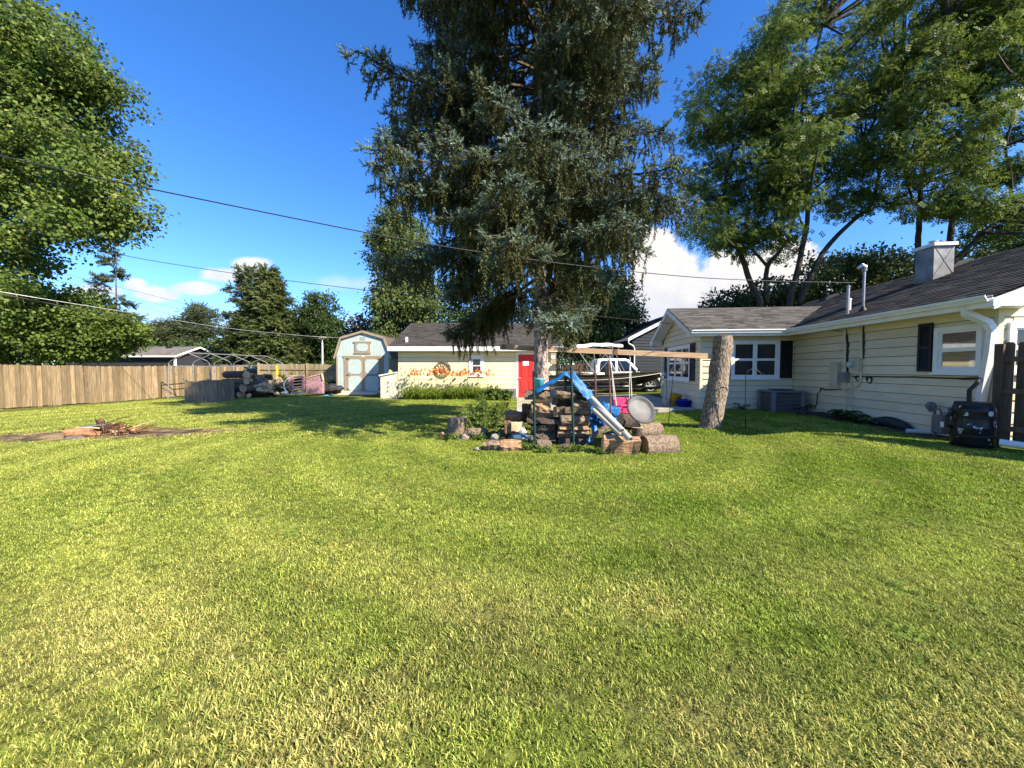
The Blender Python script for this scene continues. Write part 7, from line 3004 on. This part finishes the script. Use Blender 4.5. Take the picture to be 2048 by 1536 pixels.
def scorch_mat():
    m = Mt('scorched_earth', (.05, .033, .02), .95, .4, 2.6, .6, col2=(.30, .205, .095), lo=.40, hi=.60, detail=10)
    N, L = m.node_tree.nodes, m.node_tree.links
    ge, mp = N.new('ShaderNodeNewGeometry'), N.new('ShaderNodeMapping')
    mp.vector_type = 'TEXTURE'
    mp.inputs['Location'].default_value = (ctr.x, ctr.y, 0)
    mp.inputs['Rotation'].default_value = (0, 0, math.atan2(.42, 3.1))
    mp.inputs['Scale'].default_value = (3.3, 1.0, 50)
    L.new(ge.outputs['Position'], mp.inputs[0])
    ln = N.new('ShaderNodeVectorMath')
    ln.operation = 'LENGTH'
    L.new(mp.outputs[0], ln.inputs[0])
    nz = N.new('ShaderNodeTexNoise')
    nz.inputs['Scale'].default_value = 3.5
    nz.inputs['Detail'].default_value = 8
    L.new(ge.outputs['Position'], nz.inputs['Vector'])
    ad = N.new('ShaderNodeMath')
    ad.operation = 'MULTIPLY_ADD'
    ad.inputs[1].default_value = 1.3
    L.new(nz.outputs['Fac'], ad.inputs[0])
    L.new(ln.outputs['Value'], ad.inputs[2])
    mr = N.new('ShaderNodeMapRange')
    mr.inputs['From Min'].default_value, mr.inputs['From Max'].default_value = 1.35, 1.8
    L.new(ad.outputs[0], mr.inputs['Value'])
    tr, mx = N.new('ShaderNodeBsdfTransparent'), N.new('ShaderNodeMixShader')
    L.new(mr.outputs[0], mx.inputs[0])
    L.new(N['Principled BSDF'].outputs[0], mx.inputs[1])
    L.new(tr.outputs[0], mx.inputs[2])
    L.new(mx.outputs[0], N['Material Output'].inputs[0])
    return m


tag(fp.build('bare_patch', scorch_mat(), None), kind='structure')
PADS.append((ctr.x - .1, ctr.y - .05, 2.4, .70, math.atan2(.42, 2.75)))
m_char_w = Mt('charred_wood', (.02, .016, .014), .95, .4, 9, .5, col2=(.16, .075, .035), objrand=.3)
m_burn = Mt('burnt_orange_wood', (.16, .065, .028), .9, .4, 6, .5, col2=(.40, .21, .10), stretch=(.5, 3, 3))
a, b = W(131, 866, 8.35), W(214, 857, 8.7)
lg = round_log(a, a.lerp(b, .62) + Vector((0, .03, -.03)), .095, m_burn, 'reddish half-burnt log at the left of the burn pile', None, seed=200, cut=m_char_w, amp=.12)
round_log(a.lerp(b, .42) + Vector((0, .16, .02)), b + Vector((.25, .1, .02)), .085, m_char_w, 'blackened log lying behind the reddish half-burnt one', None, seed=201, cut=m_burn, amp=.12)
round_log(a.lerp(b, .6) + Vector((0, -.12, -.06)), b + Vector((.1, -.2, -.10)), .06, m_burn, 'thin orange burnt branch at the front of the burn pile', None, seed=202, cut=m_char_w, amp=.12)
q = MB()
q.beam(W(165, 853, 8.6), W(215, 848, 8.75), .2, .03)
tag(q.build('metal_sheet', m_galv, None, org=W(190, 850, 8.65)), 'pale strip of sheet metal resting on the burnt log', 'sheet')
wp = W(203, 842, 8.7)
rock(201, 845, 8.7, 13, 17, m_char_w, 'charred knob of wood on top of the burn pile', 61, 'wood', name='charred_wood')
for i in range(80):
    g_ = random.Random(i + 900)
    px = 200 + 85 * g_.random() ** 1.5
    py = g_.uniform(846 + (px - 200) * .12, 874)
    if i > 62:
        px, py = g_.uniform(128, 205), g_.uniform(852, 878)
    p = W(px, py, 8.75 + g_.uniform(-.3, .35))
    d = Vector((g_.uniform(.3, .8) * g_.choice((-1, 1, 1)), g_.uniform(-.3, .4), g_.uniform(-.30, .28))) * g_.uniform(.35, .75)
    z0 = max(.03, p.z + d.z)
    e = Vector((p.x + d.x, p.y + d.y, z0))
    q = MB()
    rd = g_.uniform(.008, .022)
    q.tube([Vector((p.x, p.y, max(.03, p.z))), (p + e) / 2 + Vector((0, 0, .02)), e], [rd, rd * .9, rd * .6], 5)
    if i % 8 == 3:
        lab = None
    tag(q.build('stick', (m_char_w, m_burn, m_rust, m_cut, m_char_w)[i % 5], None, org=p), ('charred black stick in the tangle of the burn pile', 'burnt orange stick in the tangle of the burn pile', 'rust brown stick in the tangle of the burn pile', 'pale bare stick in the tangle of the burn pile', 'charred black stick in the tangle of the burn pile')[i % 5], 'stick', ('charred sticks', 'orange sticks', 'rust brown sticks', 'pale sticks', 'charred sticks')[i % 5] + ' of the burn pile')
gr_ = thing('fire_grate', 'rusty metal grate standing askew at the front of the burn pile', 'grate', W(225, 872, 8.45))
for k in range(7):
    q = MB()
    a = W(207 + 6 * k, 874 - .6 * k, 8.4)
    q.tube([a, a + Vector((random.uniform(-.05, .05), .12, .17 + .05 * math.sin(k)))], .009, 5)
    q.build('bar', m_char_w, gr_)
q = MB()
q.tube([W(205, 858, 8.52), W(248, 852, 8.6)], .010, 5)
q.tube([W(206, 875, 8.4), W(250, 869, 8.45)], .010, 5)
q.build('frame', m_char_w, gr_)
rock(148, 876, 8.25, 30, 8, Mt('grey_ash', (.13, .12, .115), .95, .3, 8, .4), 'low heap of grey ash at the left foot of the burn pile', 62, 'ash', name='ash_heap')

# ------------------------------------------------------------------ pickup behind the boat
TY = 21.0
tz = .13                                           # driveway height
truck = thing('pickup_truck', 'white crew cab pickup parked behind the boat facing right', 'truck', (gx(1230, TY), TY + .9, tz))
m_tw = Mt('truck_white', (.72, .72, .70), .3, .04, 2, 0, 0, .5)
m_tg = glassmat('truck_glass', (.012, .014, .017))
m_tire = Mt('tyre_rubber', (.015, .015, .015), .85, .2, 20, .2)
m_alloy = Mt('alloy_rim', (.55, .55, .56), .35, .1, 6, 0, .6)
TX = gx(1302, TY)                                  # front wheel centre
Yn, Yf = TY, TY + 1.85


def tprism(name, pts, y0, y1, mat, parent, inset=0.0, bev=.03):
    m = MB()
    A_ = [Vector((TX + x, y0, tz + z)) for x, z in pts]
    B_ = [Vector((TX + x, y1, tz + z)) for x, z in pts]
    n = len(pts)
    m.add(A_ + B_, [tuple(range(n)), tuple(range(2 * n - 1, n - 1, -1))] + [(i, (i + 1) % n, n + (i + 1) % n, n + i) for i in range(n)])
    return m.build(name, mat, parent, bevel=bev)


def arch(cx, r, n=9, z0=.47):
    return [(cx + r * math.cos(a), z0 + r * math.sin(a) * .98) for a in np.linspace(0, math.pi, n)]


FX, RX = 0.0, -3.75
body = [(.98, .45), (.98, .95), (.90, 1.10), (-.62, 1.17), (-4.85, 1.17), (-4.9, .55), (-4.82, .45)] + [(RX - .49, .45)] + arch(RX, .49)[::-1][1:-1] + [(RX + .49, .45)] + [(FX - .49, .45)] + arch(FX, .49)[::-1][1:-1] + [(FX + .49, .45)]
tprism('body', body, Yn, Yf, m_tw, truck, bev=.04)
# greenhouse, tapered
m = MB()
gl = [(-.55, 1.172), (-1.18, 1.86), (-1.35, 1.92), (-2.75, 1.92), (-2.90, 1.86), (-3.02, 1.172)]
A_ = [Vector((TX + x, Yn + .04 + (z - 1.17) * .16, tz + z)) for x, z in gl]
B_ = [Vector((TX + x, Yf - .04 - (z - 1.17) * .16, tz + z)) for x, z in gl]
n = len(gl)
m.add(A_ + B_, [tuple(range(n)), tuple(range(2 * n - 1, n - 1, -1))] + [(i, (i + 1) % n, n + (i + 1) % n, n + i) for i in range(n)])
cab = m.build('cab', m_tw, truck, bevel=.05)


def cabwin(name, pts):
    m = MB()
    P = [Vector((TX + x, Yn + .034 + (z - 1.17) * .16, tz + z)) for x, z in pts]
    m.prism(P, (0, .02, 0))
    return m.build(name, m_tg, truck)


cabwin('window', [(-.78, 1.22), (-1.28, 1.78), (-1.78, 1.80), (-1.78, 1.22)])
cabwin('window', [(-1.92, 1.22), (-1.92, 1.80), (-2.62, 1.80), (-2.74, 1.72), (-2.80, 1.22)])
m = MB()
m.prism([Vector((TX - .60, Yn + .16, tz + 1.235)), Vector((TX - .60, Yf - .16, tz + 1.235)), Vector((TX - 1.14, Yf - .24, tz + 1.83)), Vector((TX - 1.14, Yn + .24, tz + 1.83))], (.02, 0, .02))
m.build('windscreen', m_tg, truck)
for x in (-.66, -1.85, -2.92):
    m = MB()
    m.bx((TX + x - .006, Yn - .004, tz + .55), (TX + x + .006, Yn + .004, tz + 1.15))
    m.build('door_seam', m_black, truck)
for x in (-1.62, -2.70):
    m = MB()
    m.bx((TX + x, Yn - .025, tz + 1.02), (TX + x + .16, Yn - .002, tz + 1.05))
    m.build('door_handle', m_alloy, truck)
m = MB()
m.box((TX - .72, Yn - .12, tz + 1.30), (.10, .20, .19))
m.build('wing_mirror', m_black, truck, bevel=.02)
m = MB()
m.bx((TX + .80, Yn + .03, tz + .83), (TX + .992, Yn + .35, tz + 1.02))
m.build('headlight', m_white, truck, bevel=.02)
m = MB()
m.bx((TX + .94, Yn, tz + .42), (TX + 1.10, Yf, tz + .66))
m.build('bumper', m_alloy, truck, bevel=.03)
m = MB()
m.bx((TX - 3.2, Yn + .02, tz + .42), (TX - .55, Yn + .10, tz + .48))
m.build('running_board', m_black, truck)
for cx in (FX, RX):
    for yy, sgn in ((Yn + .02, -1), (Yf - .02, 1)):
        m = MB()
        c = Vector((TX + cx, yy, tz + .42))
        m.lathe([(.27, .0), (.37, .0), (.42, .05), (.42, .20), (.37, .25), (.27, .25), (.27, 0)], c, axis=(0, -sgn * -1 if sgn > 0 else 1, 0) if False else (0, 1 if sgn < 0 else -1, 0), n=30, close=False)
        w = m.build('wheel', m_tire, truck, smooth=False)
        m = MB()
        ax_ = Vector((0, 1 if sgn < 0 else -1, 0))
        m.lathe([(.272, .0), (.255, .0), (.25, .03), (.23, .05)], c, axis=ax_, n=26, close=False)
        m.lathe([(.001, .03), (.06, .03), (.07, .06)], c, axis=ax_, n=14, close=False)
        for k in range(6):
            a = 2 * math.pi * k / 6
            d = Vector((math.cos(a), 0, math.sin(a)))
            m.beam(c + d * .04 + ax_ * .045, c + d * .25 + ax_ * .03, .075, .03, up=ax_)
        m.build('rim', m_alloy, w)
        m = MB()
        m.lathe([(.001, .09), (.26, .09)], c, axis=ax_, n=20, close=False)
        m.build('brake_disc', m_black, w)

# ------------------------------------------------------------------ bass boat on its trailer
BYc = 19.55
boat = thing('boat', 'dark green and black fishing boat on a trailer in front of the pickup', 'boat', (gx(1210, BYc), BYc, tz))
XS, XB = gx(1098, BYc), gx(1321, BYc)
LB = XB - XS
m_hull = Mt('black_hull', (.012, .011, .010), .22, .2, 4, 0, 0, .5)
m_olive = Mt('olive_band', (.075, .065, .035), .3, .2, 3, 0, .3, .5)


def sect(t):
    """half width, keel z, chine z, band z, sheer z at station t (0 stern, 1 bow)"""
    b = .95 * (1 - max(0, t - .45) ** 2.0 / .302 * .97)
    keel = .42 + .50 * max(0, (t - .6) / .4) ** 2.0
    sheer = 1.02 + .06 * t + .24 * max(0, t - .4) ** 1.2
    band = sheer - .24 * (1 - .7 * t ** 3)
    chine = min(keel + .16 + .2 * t, band - .03)
    return b, keel, chine, band, sheer


NS = 26
rings = []
for i in range(NS + 1):
    t = i / NS
    b, k, ch_, bd_, sh_ = sect(t)
    x = XS + LB * t
    rings.append([(x, 0, k), (x, b * .72, ch_), (x, b * .92, bd_), (x, b, sh_)])


def hull_part(idx0, idx1, name, mat, off=0):
    m = MB()
    for s in (-1, 1):
        P = []
        for r in rings:
            for j in range(idx0, idx1 + 1):
                x, y, z = r[j]
                P.append((x, BYc + s * (y + off), tz + z))
        w = idx1 - idx0 + 1
        m.add(P, [(i * w + j, i * w + j + 1, (i + 1) * w + j + 1, (i + 1) * w + j) for i in range(NS) for j in range(w - 1)])
    return m


m = hull_part(0, 2, 'hull', m_hull)
P0 = rings[0]
m.add([(x, BYc - y, tz + z) for x, y, z in P0] + [(x, BYc + y, tz + z) for x, y, z in P0[::-1]], [tuple(range(8))])
m.build('hull', m_hull, boat, smooth=False)
hull_part(2, 3, 'side_band', m_olive).build('side_band', m_olive, boat)
m = MB()
for s in (-1, 1):
    m.tube([(r[3][0], BYc + s * (r[3][1] + .012), tz + r[3][2]) for r in rings], .022, 6)
m.build('gunwale', m_black, boat)
m = MB()
for s in (-1, 1):
    m.tube([(r[2][0], BYc + s * (r[2][1] + .012), tz + r[2][2]) for r in rings], .010, 5)
m.build('pinstripe', m_trim, boat)
m = MB()
P = []
for r in rings:
    P += [(r[3][0], BYc - r[3][1] + .02, tz + r[3][2] - .05), (r[3][0], BYc + r[3][1] - .02, tz + r[3][2] - .05)]
m.add(P, [(2 * i, 2 * i + 1, 2 * i + 3, 2 * i + 2) for i in range(NS)])
m.build('deck', Mt('boat_deck', (.10, .09, .07), .9, .2, 6), boat)
for px, mt_ in ((1168, Mt('tan_vinyl', (.24, .15, .09), .5, .15, 4)), (1199, m_trim)):
    c = W(px, 750, BYc - .35)
    m = MB()
    m.box((c.x, c.y, tz + 1.10), (.42, .45, .14))
    s_ = m.build('seat', mt_, boat, bevel=.03)
    m = MB()
    m.box((c.x - .20, c.y, tz + 1.32), (.10, .42, .42))
    m.build('backrest', mt_, s_, bevel=.03)
m = MB()
cx = gx(1203, BYc)
m.prism([(cx, BYc - .5, tz + 1.06), (cx + .45, BYc - .5, tz + 1.06), (cx + .3, BYc - .5, tz + 1.38), (cx + .05, BYc - .5, tz + 1.42)], (0, .9, 0))
m.build('console', m_black, boat, bevel=.02)
# bimini canopy
m = MB()
xb0, xb1 = gx(1143, BYc), gx(1235, BYc)
P, nu, nv = [], 14, 8
for i in range(nu + 1):
    for j in range(nv + 1):
        s, t = i / nu, j / nv
        x = xb0 + (xb1 - xb0) * s
        z = tz + 2.36 + .14 * math.sin(math.pi * (.15 + .75 * s)) + .10 * math.sin(math.pi * t) + .02 * math.sin(s * 19) + .10 * s
        P.append((x, BYc - .95 + 1.9 * t, z))
m.add(P, [(i * (nv + 1) + j, (i + 1) * (nv + 1) + j, (i + 1) * (nv + 1) + j + 1, i * (nv + 1) + j + 1) for i in range(nu) for j in range(nv)])
m.add([(xb0 + (xb1 - xb0) * s, BYc - .95, tz + 2.36 + .14 * math.sin(math.pi * (.15 + .75 * s)) + .02 * math.sin(s * 19) + .10 * s - d) for s in np.linspace(0, 1, 15) for d in (0, .11)], [(2 * i, 2 * i + 1, 2 * i + 3, 2 * i + 2) for i in range(14)])
bo = m.build('canopy', m_white, boat)
bo.modifiers.new('thick', 'SOLIDIFY').thickness = .02
m = MB()
for y in (BYc - .95, BYc + .95):
    base = Vector((gx(1183, BYc), y, tz + 1.05))
    for px, z in ((1145, 2.38), (1178, 2.5), (1232, 2.5)):
        m.tube([base + Vector((.02, 0, 0)), Vector((gx(px, BYc), y, tz + z))], .018, 6)
    m.tube([(gx(1240, BYc), y, tz + 1.12), (gx(1212, BYc), y, tz + 2.48)], .016, 6)
m.build('canopy_pole', m_tube, boat)
m = MB()
m.prism([(XS - .32, BYc - .16, tz + .85), (XS - .02, BYc - .16, tz + .95), (XS - .05, BYc - .16, tz + 1.45), (XS - .38, BYc - .16, tz + 1.42)], (0, .32, 0))
om = m.build('outboard_motor', m_black, boat, bevel=.03)
m = MB()
m.bx((XS - .25, BYc - .05, tz + .35), (XS - .12, BYc + .05, tz + .85))
m.build('lower_unit', m_black, om)
trl = thing('boat_trailer', 'black boat trailer with silver wheels carrying the fishing boat', 'trailer', (gx(1200, BYc), BYc, tz))
m = MB()
for s in (-.62, .62):
    m.beam((XS + .2, BYc + s, tz + .36), (XS + LB * .80, BYc + s * .7, tz + .36), .07, .10)
m.beam((XS + LB * .78, BYc - .45, tz + .36), (XB + .55, BYc, tz + .42), .07, .10)
m.beam((XS + LB * .78, BYc + .45, tz + .36), (XB + .55, BYc, tz + .42), .07, .10)
for t in (.1, .45, .75):
    m.beam((XS + LB * t, BYc - .6, tz + .35), (XS + LB * t, BYc + .6, tz + .35), .07, .07)
m.build('frame', m_black, trl)
m = MB()
m.beam((XB - .05, BYc, tz + .42), (XB + .05, BYc, tz + 1.0), .08, .06)
m.build('winch_post', m_black, trl)
for s in (-.95, .95):
    c = Vector((XS + LB * .28, BYc + s, tz + .31))
    ax_ = Vector((0, -1 if s < 0 else 1, 0))
    m = MB()
    m.lathe([(.19, -.09), (.28, -.09), (.31, -.05), (.31, .05), (.28, .09), (.19, .09), (.19, -.09)], c, axis=ax_, n=26, close=False)
    w = m.build('wheel', m_tire, trl)
    m = MB()
    m.lathe([(.001, .07), (.06, .08), (.08, .04), (.15, .05), (.195, .085)], c, axis=ax_, n=20, close=False)
    m.build('rim', m_alloy, w)
    m = MB()
    m.tube([c + Vector((.40 * math.cos(a), 0, .40 * math.sin(a))) for a in np.linspace(.1, 3.04, 12)], .04, 6)
    m.build('mudguard', m_black, trl)
m = MB()
for s in (-.35, .35):
    m.beam((XS + .3, BYc + s, tz + .46), (XS + LB * .7, BYc + s * .8, tz + .50), .07, .05)
m.build('bunk', m_trim, trl)

# ------------------------------------------------------------------ overhead wires
def wire(pts, r, mat, label, group='overhead wires', sag=0.0, name='overhead_wire'):
    P = [W(a, b, Y) for a, b, Y in pts]
    Q = []
    for i in range(len(P) - 1):
        for k in range(10):
            t = k / 10
            Q.append(P[i].lerp(P[i + 1], t))
    Q.append(P[-1])
    q = MB()
    # smooth with neighbours so that the line hangs in one curve
    for _ in range(12):
        Q = [Q[0]] + [(Q[i - 1] + Q[i] * 2 + Q[i + 1]) / 4 for i in range(1, len(Q) - 1)] + [Q[-1]]
    q.tube(Q, r, 5)
    tag(q.build(name, mat, None, org=Q[len(Q) // 2]), label, 'wire', group)


mp = MAST
mpx = 1709
YW = lambda px: 6.09 / (1 - .415 * (px - 1024) / F)
wire([(px, py, YW(px)) for px, py in ((-420, 205), (0, 312), (185, 354), (370, 392), (555, 430), (740, 467), (910, 497), (1080, 522), (1240, 541), (1400, 556), (1560, 563))] + [(mpx, 565.5, mp.y)], .008, m_wire, 'twisted service cable sloping down from the left to the mast on the house roof')
wire([(-300, 348, 13.5), (0, 444, 14), (240, 512, 14.5), (500, 552, 15), (760, 584, 15.2), (1080, 622, 15.2), (1220, 635, 15), (1340, 647, 14.5)], .011, m_wire, 'thin wire crossing behind the spruce to the gable peak of the sunroom')
wire([(-300, 536, 13.5), (0, 588, 15), (240, 634, 18), (450, 664, 23), (643, 678, 30.5)], .019, m_wire, 'thick dark cable running low across the leafy trees to the thin pole')
wire([(-300, 528, 13.4), (0, 584, 14.9), (240, 622, 17.9), (450, 657, 23), (643, 675, 30.5), (760, 676, 30)], .011, m_wire_l, 'pale bare wire just above the thick dark cable')
for i, (a, b, c) in enumerate((((130, 548), (320, 594), (480, 640)), ((230, 589), (380, 622), (500, 656)), ((240, 604), (380, 638), (480, 660)))):
    wire([(a[0] - 300, a[1] - 75, 52), (*a, 52), (*b, 52), (*c, 52), (700, 690, 52)], .018, m_wire, ('highest', 'middle', 'lowest')[i] + ' of three faint distant wires behind the cedar')
up_ = W(644.5, 735, 30.5)
po = thing('utility_pole', 'thin pale pole standing beyond the fence left of the shed', 'pole', (up_.x, up_.y, 0))
q = MB()
q.tube([(up_.x, up_.y, -.2), W(644.5, 674, 30.5)], [.09, .07], 10)
q.build('shaft', Mt('pale_pole', (.42, .42, .40), .8, .1, 4), po)
q = MB()
t_ = W(644.5, 677, 30.5)
q.box(t_ + Vector((0, -.05, 0)), (.5, .05, .06))
q.build('crossarm', m_wood_grey, po)
m_clover = leafmat('clover_leaf', [(0, (.11, .19, .025)), (.6, (.16, .25, .035)), (1, (.25, .32, .06))], trans=.3, big=.2)
make_grass()
make_clover()
